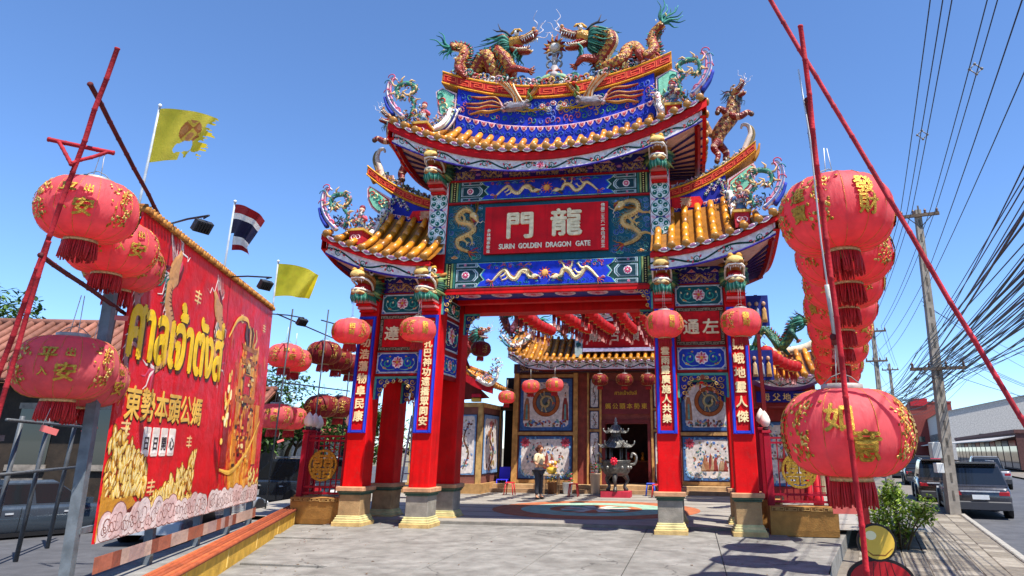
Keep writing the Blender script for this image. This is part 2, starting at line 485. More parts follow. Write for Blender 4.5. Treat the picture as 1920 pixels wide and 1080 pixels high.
def band(mb, F, pts, w, col, h=0.012, h0=0.0, close=False):
 """flat-topped square strip (frames, meanders)"""
 P = [Vector(p) for p in pts]
 if close: P = P + [P[0], P[1]]
 for i in range(len(P) - 1):
  if close and i == len(P) - 2: break
  a, b = P[i], P[i + 1]
  d = (b - a).normalized(); nn = Vector((-d.y, d.x)) * w / 2
  a = a - d * w / 2; b = b + d * w / 2
  hh = h + (i % 2) * 0.0007
  mb.prism([(a - nn)[:], (b - nn)[:], (b + nn)[:], (a + nn)[:]], F, h0, h0 + hh, col)
def blob(mb, F, poly, col, h=0.015, h0=0.0, inset=0.65):
 n = len(poly)
 cu = sum(p[0] for p in poly) / n; cv = sum(p[1] for p in poly) / n
 vs = [F(u, v, h0) for u, v in poly] + [F(cu + (u - cu) * inset, cv + (v - cv) * inset, h0 + h) for u, v in poly] + [F(cu, cv, h0 + h * 1.15)]
 fs = []
 for i in range(n):
  j = (i + 1) % n
  fs += [(i, j, n + j, n + i), (n + i, n + j, 2 * n)]
 mb.add(vs, fs, col, False)
def ell(c, a, b, n=10, rot=0, wob=0, k=5, ph=0):
 o = []
 for i in range(n):
  t = 2 * math.pi * i / n
  r = 1 + wob * math.sin(k * t + ph)
  x, y = a * r * math.cos(t), b * r * math.sin(t)
  o.append((c[0] + x * math.cos(rot) - y * math.sin(rot), c[1] + x * math.sin(rot) + y * math.cos(rot)))
 return o
def spir(c, r0, r1, a0, turns, n=14):
 return [(c[0] + (r0 + (r1 - r0) * i / n) * math.cos(a0 + turns * 2 * math.pi * i / n), c[1] + (r0 + (r1 - r0) * i / n) * math.sin(a0 + turns * 2 * math.pi * i / n)) for i in range(n + 1)]
def flower(mb, F, c, r, pet, mid, h=0.012, h0=0, n=8, out=None):
 if out:
  blob(mb, F, ell(c, r * 1.18, r * 1.18, 16, 0, 0.08, n), out, h * 0.5, h0, 0.9)
 for i in range(n):
  a = 2 * math.pi * i / n
  blob(mb, F, ell((c[0] + r * 0.6 * math.cos(a), c[1] + r * 0.6 * math.sin(a)), r * 0.42, r * 0.26, 7, a), pet, h, h0 + h * 0.3)
 blob(mb, F, ell(c, r * 0.36, r * 0.36, 9), mid, h * 1.4, h0 + h * 0.5)
def cloud(mb, F, c, s, col, line=WHITE, h=0.012, h0=0):
 for dx, dy, r in ((-0.55, 0, 0.42), (0.55, 0, 0.42), (0, 0.25, 0.5), (0, -0.1, 0.45)):
  blob(mb, F, ell((c[0] + dx * s, c[1] + dy * s), r * s, r * s * 0.75, 9), line, h * 0.6, h0, 0.85)
  blob(mb, F, ell((c[0] + dx * s, c[1] + dy * s), r * s * 0.8, r * s * 0.55, 9), col, h, h0 + h * 0.3, 0.7)
def lotus(mb, F, c, s, h0=0, outer=PINK, inner=GOLD):
 blob(mb, F, ell(c, s * 1.0, s * 0.95, 20, 0, 0.1, 9), WHITE, 0.012, h0, 0.92)
 for k, (r, n) in enumerate(((0.62, 9), (0.38, 7))):
  for i in range(n):
   a = 2 * math.pi * (i + 0.5 * k) / n + math.pi / 2
   blob(mb, F, ell((c[0] + s * r * math.cos(a), c[1] + s * r * math.sin(a)), s * 0.3, s * 0.17, 7, a), outer if (i + k) % 2 else DPINK, 0.016, h0 + 0.008 + 0.006 * k)
 blob(mb, F, ell(c, s * 0.3, s * 0.34, 10), inner, 0.03, h0 + 0.012)
def relief_dragon(mb, F, pts, w, body=CREAM, back=DGOLD, h0=0.0, hh=0.03, fin=LTEAL, head=1.0, mane=LTEAL, flame=ORANGE, legs=(0.28, 0.34, 0.62, 0.7)):
 """a low-relief dragon; pts run from tail to neck, the head grows at the last point"""
 P = [Vector(p[:2]) for p in cat([(*p, 0) for p in pts], 7)]
 n = len(P)
 prof = [w * (0.25 + 0.75 * math.sin(math.pi * (0.08 + 0.72 * i / (n - 1))) ** 0.8) for i in range(n)]
 stroke(mb, F, P, [p * 1.28 for p in prof], BLACK if back == BLACK else BROWN, hh * 0.3, h0, False)
 stroke(mb, F, P, prof, body, hh, h0 + 0.003, False)
 def nrm(i):
  d = P[min(i + 1, n - 1)] - P[max(i - 1, 0)]
  d.normalize()
  return d, Vector((-d.y, d.x))
 for i in range(2, n - 2, 1):
  d, q = nrm(i)
  a = P[i] + q * prof[i] * 0.5; b = P[i] + d * prof[i] * 0.25 + q * prof[i] * 0.42; t = P[i] - d * prof[i] * 0.3 + q * prof[i] * 0.95
  mb.add([F(a.x, a.y, h0 + hh * 0.5), F(b.x, b.y, h0 + hh * 0.5), F(t.x, t.y, h0 + hh * 0.4)], [(0, 1, 2)], fin if i % 2 else back)
  if i % 2 == 0:       # belly / scale bars
   a = P[i] - q * prof[i] * 0.45; b = P[i] + q * prof[i] * 0.1
   stroke(mb, F, [a, (a + b) / 2 + d * prof[i] * 0.12, b], prof[i] * 0.12, back, 0.004, h0 + hh * 0.75, False)
 for t in legs:
  i = int(t * (n - 1)); d, q = nrm(i); sgn = -1
  a = P[i]; k = a + q * sgn * w * 1.0 + d * w * 0.5; e = k + q * sgn * w * 0.7 + d * w * 0.6 * (1 if t > 0.5 else -0.3)
  stroke(mb, F, [a, (a + k) / 2 + d * w * 0.15, k, e], [w * 0.7, w * 0.6, w * 0.42, w * 0.3], body, hh * 0.8, h0 + 0.004, False)
  for c in (-0.7, 0, 0.7):
   dd = (e - k).normalized(); dr = Vector((dd.x * math.cos(c) - dd.y * math.sin(c), dd.x * math.sin(c) + dd.y * math.cos(c)))
   stroke(mb, F, [e, e + dr * w * 0.3, e + dr * w * 0.62], [w * 0.22, w * 0.16, w * 0.04], CREAM, hh * 0.6, h0 + 0.004, False)
 # tail tuft
 d, q = nrm(0)
 for k in range(4):
  a = 0.5 * (k - 1.5)
  dr = Vector((-d.x * math.cos(a) + d.y * math.sin(a), -d.x * math.sin(a) - d.y * math.cos(a)))
  stroke(mb, F, [P[0], P[0] + dr * w * 0.7 + q * w * 0.1, P[0] + dr * w * 1.3 - q * w * 0.15, P[0] + dr * w * 1.8], w * 0.28, (flame, DPINK)[k % 2], hh * 0.5, h0, 'end')
 # head
 d, q = nrm(n - 1); p = P[-1]; s = w * 1.15 * head
 L = lambda x, y: (p + d * x * s + q * y * s)[:]
 for k in range(7):
  a = -0.2 + k * 0.42
  stroke(mb, F, [L(0.1, 0.1), L(-0.4 - 0.3 * math.cos(a), 0.55 * math.sin(a + 0.5)), L(-1.0 - 0.5 * math.cos(a), 1.1 * math.sin(a - 0.4)), L(-1.5 - 0.3 * math.cos(a), 1.2 * math.sin(a - 0.1))], s * 0.2, (mane, GREEN)[k % 2], hh * 0.6, h0 + 0.002, 'end')
 blob(mb, F, [L(-0.5, -0.35), L(0.1, -0.55), L(0.5, -0.25), L(0.9, -0.1), L(1.35, 0.12), L(1.4, 0.42), L(1.0, 0.42), L(0.6, 0.62), L(0.1, 0.66), L(-0.45, 0.45)], body, hh * 1.5, h0 + 0.006, 0.7)
 blob(mb, F, [L(-0.1, -0.6), L(0.5, -0.62), L(1.05, -0.5), L(1.15, -0.3), L(0.7, -0.32), L(0.3, -0.3)], back, hh * 1.2, h0 + 0.004, 0.7)
 blob(mb, F, [L(0.3, -0.32), L(0.9, -0.36), L(1.2, -0.1), L(0.7, -0.1)], DPINK, hh * 1.0, h0 + 0.002, 0.7)
 blob(mb, F, ell(L(0.55, 0.38), s * 0.14, s * 0.14, 7), WHITE, hh * 0.5, h0 + hh * 1.6)
 for k in (0, 1):
  stroke(mb, F, [L(0.0, 0.55), L(-0.5, 0.9 + 0.2 * k), L(-1.1, 1.0 + 0.35 * k), L(-1.4, 1.3 + 0.3 * k)], s * 0.13, back, hh, h0 + hh * 0.5, 'end')
  stroke(mb, F, [L(1.3, 0.3), L(1.7, 0.55 - 0.9 * k), L(1.55, 0.9 - 1.4 * k), L(1.95, 1.15 - 1.7 * k)], s * 0.09, WHITE, hh * 0.6, h0 + hh * 0.5, 'end')
def meander(mb, F, u0, u1, v0, v1, ground, line, h=0.01, h0=0.0, edge=None, unit=None):
 H = v1 - v0
 if ground is not None:
  n = max(1, int((u1 - u0) / 0.35))
  for i in range(n):
   a = u0 + (u1 - u0) * i / n; b = u0 + (u1 - u0) * (i + 1) / n
   mb.add([F(a, v0, h0), F(b, v0, h0), F(b, v1, h0), F(a, v1, h0)], [(0, 1, 2, 3)], ground)
 unit = unit or H * 1.6
 n = max(1, round((u1 - u0) / unit)); U = (u1 - u0) / n; w = H * 0.09
 for i in range(n):
  a = u0 + i * U + U * 0.06; g = U * 0.88
  fl = i % 2
  y = lambda t: v0 + H * ((1 - t) if fl else t)
  band(mb, F, [(a, y(0.18)), (a, y(0.84)), (a + g, y(0.84)), (a + g, y(0.3)), (a + g * 0.32, y(0.3)), (a + g * 0.32, y(0.6)), (a + g * 0.68, y(0.6))], w, line, h, h0)
def vine_frieze(mb, F, L, H, h0=0.0, ground=hx('d9d2cf'), seg=24):
 """white band with a green wave and pink curls, u in 0..L, v in 0..H"""
 for i in range(seg):
  a = L * i / seg; b = L * (i + 1) / seg
  mb.add([F(a, 0, h0), F(b, 0, h0), F(b, H, h0), F(a, H, h0)], [(0, 1, 2, 3)], ground)
 n = max(2, round(L / (H * 4.2)))
 W = L / n
 stroke(mb, F, [(L * i / (n * 16), H * (0.5 + 0.3 * math.sin(2 * math.pi * i / 16))) for i in range(n * 16 + 1)], H * 0.16, DGREEN, 0.014, h0 + 0.004, False)
 for i in range(2 * n):
  c = W * (i + 0.5) / 2; s = 1 if i % 2 else -1
  cc = (c, H * (0.5 - s * -0.05))
  stroke(mb, F, spir((c - W * 0.02, H * (0.5 - 0.06 * s)), H * 0.3, H * 0.06, -s * 0.6, 1.25 * s, 12), H * 0.09, GREEN, 0.012, h0 + 0.004)
  for k in range(4):
   a = 1.1 * k + i
   blob(mb, F, ell((c + W * 0.13 * math.cos(a) - W * 0.02, H * (0.5 - 0.08 * s) + H * 0.2 * math.sin(a)), H * 0.15, H * 0.09, 7, a), (DPINK, hx('d98a72'), hx('c8523e'))[k % 3], 0.014, h0 + 0.004)
   blob(mb, F, ell((c + W * 0.17 * math.cos(a + 0.6), H * 0.5 + H * 0.34 * math.sin(a + 0.6)), H * 0.08, H * 0.05, 6, a), hx('e8b8b0'), 0.01, h0 + 0.003)
def scroll_edge(mb, F, L, H, col=hx('c02a3c'), line=hx('ecc8cc'), h0=0.0, step=None):
 """row of hanging curls under an edge, v from 0 down to -H"""
 step = step or H * 1.5
 n = max(1, round(L / step)); U = L / n
 stroke(mb, F, [(L * i / 20, 0) for i in range(21)], H * 0.18, line, 0.012, h0, False)
 for i in range(n):
  c = (i + 0.5) * U
  blob(mb, F, [(c - U * 0.42, -H * 0.05), (c - U * 0.3, -H * 0.6), (c, -H), (c + U * 0.3, -H * 0.6), (c + U * 0.42, -H * 0.05)], line, 0.01, h0, 0.9)
  blob(mb, F, [(c - U * 0.3, -H * 0.12), (c - U * 0.2, -H * 0.55), (c, -H * 0.82), (c + U * 0.2, -H * 0.55), (c + U * 0.3, -H * 0.12)], col, 0.016, h0 + 0.004, 0.8)
  for s in (-1, 1):
   stroke(mb, F, spir((c + s * U * 0.14, -H * 0.38), H * 0.2, H * 0.04, 1.57, s * 1.1, 9), H * 0.07, line, 0.008, h0 + 0.018)
def swirl_fill(mb, F, u0, u1, v0, v1, step, cols, seed, h=0.02, h0=0.0, line=None):
 """close-set cloud curls on a jittered grid, each with a paler rim"""
 r = random.Random(seed * 977 + 13); nu = max(1, round((u1 - u0) / step)); nv = max(1, round((v1 - v0) / step))
 for i in range(nu):
  for j in range(nv):
   c = (u0 + (u1 - u0) * (i + .5) / nu + r.uniform(-.25, .25) * step, v0 + (v1 - v0) * (j + .5) / nv + r.uniform(-.2, .2) * step)
   k = r.randrange(len(cols)); q = step * r.uniform(.42, .58)
   S = spir(c, q, q * .15, r.random() * 6.28, r.choice((-1, 1)) * r.uniform(.9, 1.4), 11)
   if line: stroke(mb, F, S, q * .62, line, h * .5, h0)
   stroke(mb, F, S, q * .36, cols[k], h, h0 + h * .3)
def shards(mb, pts, n, spread, size, cols, seed):
 """crust of cut-porcelain petals scattered round a path"""
 r = random.Random(seed)
 for k in range(n):
  p = Vector(pts[r.randrange(len(pts))]) + Vector((r.uniform(-1, 1), r.uniform(-1, 1), r.uniform(-1, 1))) * spread
  d = Vector((r.gauss(0, 1), r.gauss(0, 1), r.gauss(.3, 1))).normalized(); a = d.orthogonal().normalized(); b = d.cross(a); s = size * r.uniform(.5, 1.4)
  mb.add([p - d * s, p + a * s * .4, p + b * s * .3, p - a * s * .4, p - b * s * .3, p + d * s], [(0, 2, 1), (0, 3, 2), (0, 4, 3), (0, 1, 4), (5, 1, 2), (5, 2, 3), (5, 3, 4), (5, 4, 1)], r.choice(cols))
PORC = [hx(c) for c in ('c8b070', '3f6f58', 'd0c8c0', 'a8483a', '4a5a8c', 'c88a6a', '7a9c88', 'b88a9c')]
# ================================================================== SETTING
GX = 0.0
def flat(name, poly, z, mat, col=WHITE):
 mb = MB(); mb.add([(x, y, z) for x, y in poly], [tuple(range(len(poly)))], col)
 return structure(mb.build(name, mat))
flat('ground', [(-900, -60), (900, -60), (900, 1500), (-900, 1500)], -0.55, 'earth')
DRx, DRy = 0.2372, 0.9715                      # direction of the street on the right
def strip(name, a, b, y0, y1, z, mat):         # strip parallel to the street between lateral offsets a..b of the kerb line
 k = DRx / DRy
 kx = lambda y: 9.6 + (y - 0.0) * k
 return flat(name, [(kx(y0) + a, y0), (kx(y0) + b, y0), (kx(y1) + b, y1), (kx(y1) + a, y1)], z, mat)
strip('street', 0.0, 8.0, -40, 400, -0.42, 'asphalt')
strip('far_footpath', 8.0, 40.0, -40, 400, -0.3, 'walk')
walk = strip('footpath', -3.4, -0.16, -40, 400, -0.31, 'walk')
# kerb stones of the near footpath
def kerb():
 k = DRx / DRy
 me = None
 for i in range(60):
  y = -6 + i * 1.0
  if me is None:
   mb = MB(); mb.bevbox(-0.08, 0.08, -0.492, 0.492, -0.2, 0.0, hx('9b968c'), 0.02)
   me = mb.mesh('kerb_stone'); me.materials.append(M['stone'])
  o = link('kerb_stone', me, walk, (9.6 + y * k - 0.08, y, -0.27 + random.uniform(-0.004, 0.004)), -math.atan2(DRx, DRy))
kerb()
# footpath pavers, nearest rows as single pieces
def pavers():
 meshes = []
 for c in ('857c6e', '776e60', '8f8678', '6f665a'):
  mb = MB(); mb.bevbox(-0.192, 0.192, -0.192, 0.192, -0.05, 0.0, hx(c), 0.012)
  me = mb.mesh('paver'); me.materials.append(M['stone']); meshes.append(me)
 a = math.atan2(DRx, DRy)
 for i in range(34):
  for j in range(7):
   l = -0.16 - 0.2 - 0.06 - j * 0.4; y = -2.6 + i * 0.4
   link('paver', random.choice(meshes), walk, (9.6 + DRx * y + DRy * l, DRy * y - DRx * l, -0.295 + random.uniform(-0.004, 0.004)), -a)
pavers()
forecourt = flat('forecourt', [(-2.6, -40), (-3.4, -40), (5.45, -3.0), (6.5, 1.0), (9.6, 14), (14.0, 34), (-9.5, 34), (-9.5, 10), (-7.2, -0.2), (-4.3, -8.0)], -0.035, 'concrete')
m_ = MB()
for (xa_, ya_), (xb_, yb_) in (((-3.4, -40), (5.45, -3.0)), ((5.45, -3.0), (6.5, 1.0)), ((6.5, 1.0), (9.6, 14)), ((9.6, 14), (14.0, 34))):
 m_.add([(xa_, ya_, -.55), (xb_, yb_, -.55), (xb_, yb_, -.034), (xa_, ya_, -.034)], [(0, 1, 2, 3)], hx('8a867c'))
m_.build('forecourt_edge', 'concrete', forecourt)
def slabs():
 cols = [hx(c) for c in ('a8a59d', '9e9b93', 'afaca4', 'a39f96')]
 sx, sy = 1.46, 1.46; me = []
 for c in cols:
  mb = MB(); mb.bevbox(-sx / 2 + .006, sx / 2 - .006, -sy / 2 + .006, sy / 2 - .006, -0.06, 0.0, c, 0.006)
  m = mb.mesh('paving_slab'); m.materials.append(M['concrete']); me.append(m)
 for i in range(-5, 6):
  for j in range(-6, 1):
   x = 0.05 + i * sx; y = -0.72 + j * sy + 0.73
   lw = -5.9 - 0.422 * y          # keep right of the low wall on the left
   if x - sx * 0.5 < lw + 0.2: continue
   if x + sx * 0.5 > 6.3 + 0.24 * y: continue
   link('paving_slab', random.choice(me), forecourt, (x, y, random.uniform(-0.002, 0.002)))
slabs()
def courtyard():
 o = flat('courtyard', [(-9, 0.78), (8.2, 0.78), (10.2, 9), (10.2, 24), (-12, 24)], 0.06, 'court')
 mb = MB()
 mb.bbox(-6.2, 6.2, 0.62, 0.78, -0.05, 0.06, hx('7d786f')); mb.build('step_edge', 'stone', o)
 F = plane_map((0.55, 4.6, 0.064), (1, 0, 0), (0, 1, 0), (0, 0, 1))
 mb = MB()
 def ring(r0, r1, col, h, n=48):
  vs = [F(r * math.cos(2 * math.pi * i / n), r * math.sin(2 * math.pi * i / n), h) for r in (r0, r1) for i in range(n)]
  mb.add(vs, [(i, (i + 1) % n, n + (i + 1) % n, n + i) for i in range(n)], col)
 ring(2.1, 2.9, hx('a8603c'), 0.0); ring(1.3, 2.1, hx('8fae96'), 0.002); ring(1.0, 1.3, hx('b06a44'), 0.0); ring(0.25, 1.0, hx('c9bfae'), 0.002)
 for i in range(8):
  a = i * math.pi / 4
  mb.add([F(1.3 * math.cos(a + d) * k, 1.3 * math.sin(a + d) * k, 0.005) for d, k in ((-.12, .3), (.12, .3), (.2, .75), (0, 1.0), (-.2, .75))], [(0, 1, 2, 3, 4)], hx('5f8f78') if i % 2 else hx('b5603a'))
 mb.build('floor_medallion', 'stone', o)
 for k in range(9):
  y = 1.9 + k * 1.25
  mb = MB(); mb.bbox(-6, 7, y, y + 0.012, 0.0605, 0.066, hx('5a564f'))
  mb.build('floor_joint', 'stone', o)
 return o
courtyard()
def litter():
 r = random.Random(11); m = MB()
 for k in range(110):
  y = r.uniform(-7, .4); x = (-5.5 - .42 * y + abs(r.gauss(0, .7))) if k % 2 else r.uniform(-5 - .42 * y, 5.2 + .2 * y); a = r.random() * 6.28; s = r.uniform(.01, .032); z = .006
  d = Vector((math.cos(a), math.sin(a), 0)) * s; n = Vector((-d.y, d.x, 0)) * r.uniform(.35, .7); p = Vector((x, y, z))
  m.add([p - d, p + n + Vector((0, 0, s * .4)), p + d, p - n + Vector((0, 0, s * .3))], [(0, 1, 2), (0, 2, 3)], r.choice([hx('7a5a34'), hx('8a6a3c'), hx('8a3a30'), hx('5a4a30'), hx('a89c88')]))
 stuff(tag(m.build('leaf_litter', 'leaf'), 'dry leaves and paper scraps scattered on the forecourt', 'litter'))
litter()
# ================================================================== LANTERNS
def lantern_profile(n=14, h=0.36, r=0.65, rc=0.2):
 pr = []
 for i in range(n + 1):
  t = math.pi * i / n
  z = -h * math.cos(t)
  rr = rc + (r - rc) * math.sin(t) ** 0.78
  pr.append((rr, z))
 return pr
def lantern_meshes(kind, body_col, chars, gold=hx('c89a3a'), h=0.43, r=0.65, rc=0.2, tassel=0.27):
 """returns dict part -> mesh, in a 1.3 m lantern; origin at its centre"""
 d = {}
 ribs = 16; seg = 4; n = ribs * seg
 prof = lantern_profile(14, h, r, rc)
 def rmod(j, z):
  q = (j % seg) / seg
  return 1 - 0.034 * math.sin(math.pi * q) - .012 * math.sin(j * 2.3 + z * 9)
 mb = MB()
 vs = []
 for (rr, z) in prof:
  for j in range(n):
   a = 2 * math.pi * j / n; q = rr * rmod(j, z)
   vs.append((q * math.cos(a), q * math.sin(a), z))
 fs = [(i * n + j, i * n + (j + 1) % n, (i + 1) * n + (j + 1) % n, (i + 1) * n + j) for i in range(len(prof) - 1) for j in range(n)]
 mb.add(vs, fs, body_col, True)
 d['shade'] = ('cloth', mb)
 mb = MB()
 for j in range(ribs):
  a = 2 * math.pi * j / ribs
  mb.tube([((rr + 0.002) * math.cos(a), (rr + 0.002) * math.sin(a), z) for rr, z in prof], 0.0032, hx('c8923c'), 4, False)
 d['rib_seams'] = ('gold', mb)
 mb = MB()
 mb.lathe([(rc * 0.98, h - 0.02), (rc * 1.06, h), (rc * 1.06, h + 0.05), (rc * 0.98, h + 0.055), (rc * 0.9, h + 0.05), (rc * 0.9, h - 0.02)], 20, hx('a9a39a'))
 mb.tube([(-rc, 0, h + 0.04), (-rc * 0.5, 0, h + 0.13), (0, 0, h + 0.17), (rc * 0.5, 0, h + 0.13), (rc, 0, h + 0.04)], 0.006, hx('8a8680'), 5)
 d['top_ring'] = ('metal', mb)
 mb = MB()
 mb.lathe([(rc * 0.9, -h - 0.04), (rc * 1.07, -h - 0.045), (rc * 1.07, -h - 0.005), (rc * 0.98, -h + 0.01)], 20, hx('c9a878'))
 d['bottom_ring'] = ('gold', mb)
 mb = MB()
 rnd = random.Random(3)
 for k in range(2):
  nn = 56 - 14 * k
  for j in range(nn):
   a = 2 * math.pi * j / nn; q = rc * (1.0 - 0.18 * k)
   x, y = q * math.cos(a), q * math.sin(a); l = tassel * rnd.uniform(0.85, 1.08)
   dx, dy = rnd.uniform(-0.03, 0.03), rnd.uniform(-0.03, 0.03)
   mb.tube([(x, y, -h - 0.02), (x * 1.06 + dx * .4, y * 1.06 + dy * .4, -h - 0.02 - l * 0.5), (x * 1.03 + dx, y * 1.03 + dy, -h - 0.02 - l)], 0.0105, (hx('d41c24'), hx('c0141c'), hx('e02a32'))[j % 3], 4, True)
 d['tassel'] = ('fringe', mb)
 mb = MB()
 def F(u, v, hh=0.0):
  v = max(-h * 0.97, min(h * 0.97, v))
  t = math.acos(-v / h); rr = rc + (r - rc) * math.sin(t) ** 0.78
  a = u / (r * 0.95) - math.pi / 2
  return Vector(((rr + 0.004 + hh) * math.cos(a), (rr + 0.004 + hh) * math.sin(a), v))
 for (s, u, v, sz) in chars:
  text_on(mb, s, F, u, v, 0.002, gold, sz * 1.18, h1=0.007, bold=sz * 0.035, side=hx('4a2c10'))
 rnd = random.Random(5)
 for k in range(7):              # sprays of gilt flowers between the characters
  u0 = (k + 0.5) * 2 * math.pi * r * 0.95 / 7 - 1.9
  if any(abs(u0 - c[1]) < 0.2 for c in chars): continue
  for q in range(80):
   uu = u0 + rnd.gauss(0, 0.085); vv = rnd.uniform(-0.28, 0.31)
   blob(mb, F, ell((uu, vv), rnd.uniform(.014, .034), rnd.uniform(.01, .02), 6, rnd.random() * 3), (gold, hx('e0bc6a'), hx('9a6c24'))[q % 3], 0.006, 0.001)
  stroke(mb, F, cat([(u0 - 0.05, -0.25, 0), (u0 + 0.05, -0.1, 0), (u0 - 0.04, 0.05, 0), (u0 + 0.04, 0.26, 0)], 4), 0.014, hx('a87828'), 0.004, 0.001)
 d['gilt_characters'] = ('gold', mb)
 out = {}
 for k, (mat, mb) in d.items():
  me = mb.mesh(k); me.materials.append(M[mat]); out[k] = me
 return out
LANT = {}
LANT['peace'] = lantern_meshes('peace', hx('f87076'), [('平', -0.12, 0.13, 0.19), ('安', 0.1, -0.1, 0.22), ('出', 0.12, 0.17, 0.11), ('入', -0.14, -0.1, 0.11), ('平', 1.25, 0.1, 0.2), ('安', 1.3, -0.12, 0.2), ('平', -1.2, 0.1, 0.2), ('安', -1.25, -0.12, 0.2)])
LANT['fortune'] = lantern_meshes('fortune', hx('f87076'), [('發', -0.02, 0.14, 0.2), ('財', 0.0, -0.09, 0.2), ('進', -0.75, 0.12, 0.17), ('寶', -0.75, -0.1, 0.17), ('招', 0.75, 0.12, 0.17), ('財', 0.75, -0.1, 0.17)])
LANT['wish'] = lantern_meshes('wish', hx('f87076'), [('如', -0.1, 0.13, 0.24), ('意', 0.12, -0.13, 0.26), ('吉', -0.85, 0.1, 0.2), ('祥', -0.85, -0.14, 0.2), ('吉', 0.8, 0.1, 0.2), ('祥', 0.85, -0.14, 0.2)])
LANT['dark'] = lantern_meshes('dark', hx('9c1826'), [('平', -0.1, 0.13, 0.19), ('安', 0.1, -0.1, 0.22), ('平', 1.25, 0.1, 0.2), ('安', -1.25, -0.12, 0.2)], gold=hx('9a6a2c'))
def lantern(kind, p, size, label, group, rz=0, tilt=0, wires=None):
 o = thing('lantern', label, 'lantern', p, rz, group)
 r = random.Random(int(p[0] * 100 + p[1] * 37)); o.scale = [size / 1.3 * (1 + r.uniform(-.035, .035)) for _ in range(3)]
 o.rotation_euler = (tilt, tilt * 0.5, rz)
 for k, me in LANT[kind].items():
  link(k, me, o)
 if wires:
  mb = MB()
  for dx in (-0.05, 0.05):
   mb.tube([(dx, 0, 0.5), (dx * 0.4, 0, 0.5 + wires * 1.3 / size)], 0.006, hx('d8d4cc'), 4)
  mb.build('hanging_cord', 'metal', o)
 return o
# ================================================================== THE GATE
gate = thing('dragon_gate', 'ornate red and blue three-bay ceremonial gate with tiled roofs and carved dragons', 'gate')
CX = (2.79, 4.389); SW = 0.241; YB = 1.65
def pedestal(x, y, dado):
 mb = MB()
 q = lambda h, z0, z1, c, b=0.012: mb.bevbox(x - h, x + h, y - h, y + h, z0, z1, c, b)
 q(0.35, 0.0, 0.09, hx('c3a56a')); q(0.325, 0.09, 0.13, hx('b9b27c')); q(0.305, 0.13, 0.18, hx('cdbb84')); q(0.285, 0.18, 0.22, hx('b9b27c'))
 q(0.262, 0.22, 0.66, dado); q(0.285, 0.66, 0.70, hx('3f5a4a')); q(0.31, 0.70, 0.74, hx('5b6a52')); q(0.335, 0.74, 0.828, hx('b98a66'))
 return mb.build('pedestal', 'stone', gate)
BANNERS = {-4.389: ('神功浩蕩物阜民康', 4.40, 2.38), -2.79: ('何　孔巴神功遠播眾同安', 4.5, 2.27), 2.79: ('　　雲雨露廣施人共樂', 4.2, 2.32), 4.389: ('　巍峨地靈人傑', 4.21, 2.36)}
for sx in (-1, 1):
 for cx in CX:
  for y in (0, YB):
   x = sx * cx
   pedestal(x, y, hx('8b8478') if cx < 3 else hx('a2835a'))
   top = (8.5 if cx < 3 else 5.75)
   mb = MB(); mb.bevbox(x - SW, x + SW, y - SW, y + SW, 0.828, top, RED, 0.018)
   col = mb.build('column', 'paint', gate)
   if y == 0:
    b = MB(); F = FRONT((x, -SW, 0))
    b.bbox(x - 0.215, x + 0.215, -SW - 0.012, -SW - 0.001, 2.0, 4.73, hx('c80610'))
    b.build('banner_board', 'paint', col)
    b = MB()
    z0, z1 = 2.0, 4.73
    for (u0, u1, v0, v1) in ((-0.215, -0.148, z0, z1), (0.148, 0.215, z0, z1), (-0.148, 0.148, z0, z0 + 0.067), (-0.148, 0.148, z1 - 0.067, z1)):
     b.prism([(u0, v0), (u1, v0), (u1, v1), (u0, v1)], F, 0.013, 0.05, hx('1a30b4'))
     b.prism([(u0 + 0.016, v0 + 0.016), (u1 - 0.016, v0 + 0.016), (u1 - 0.016, v1 - 0.016), (u0 + 0.016, v1 - 0.016)], F, 0.051, 0.058, hx('2a48cc'))
    b.build('banner_frame', 'paint', col)
    s, za, zb = BANNERS[x]
    n = len(s)
    for i, ch in enumerate(s):
     if ch == '　': continue
     b = MB()
     text_on(b, ch, F, 0, za + (zb - za) * i / (n - 1), 0.013, hx('efd9a4'), min(0.25, 0.95 * (za - zb) / (n - 1)), h1=0.022, bold=0.007)
     b.build('character', 'relief', col)
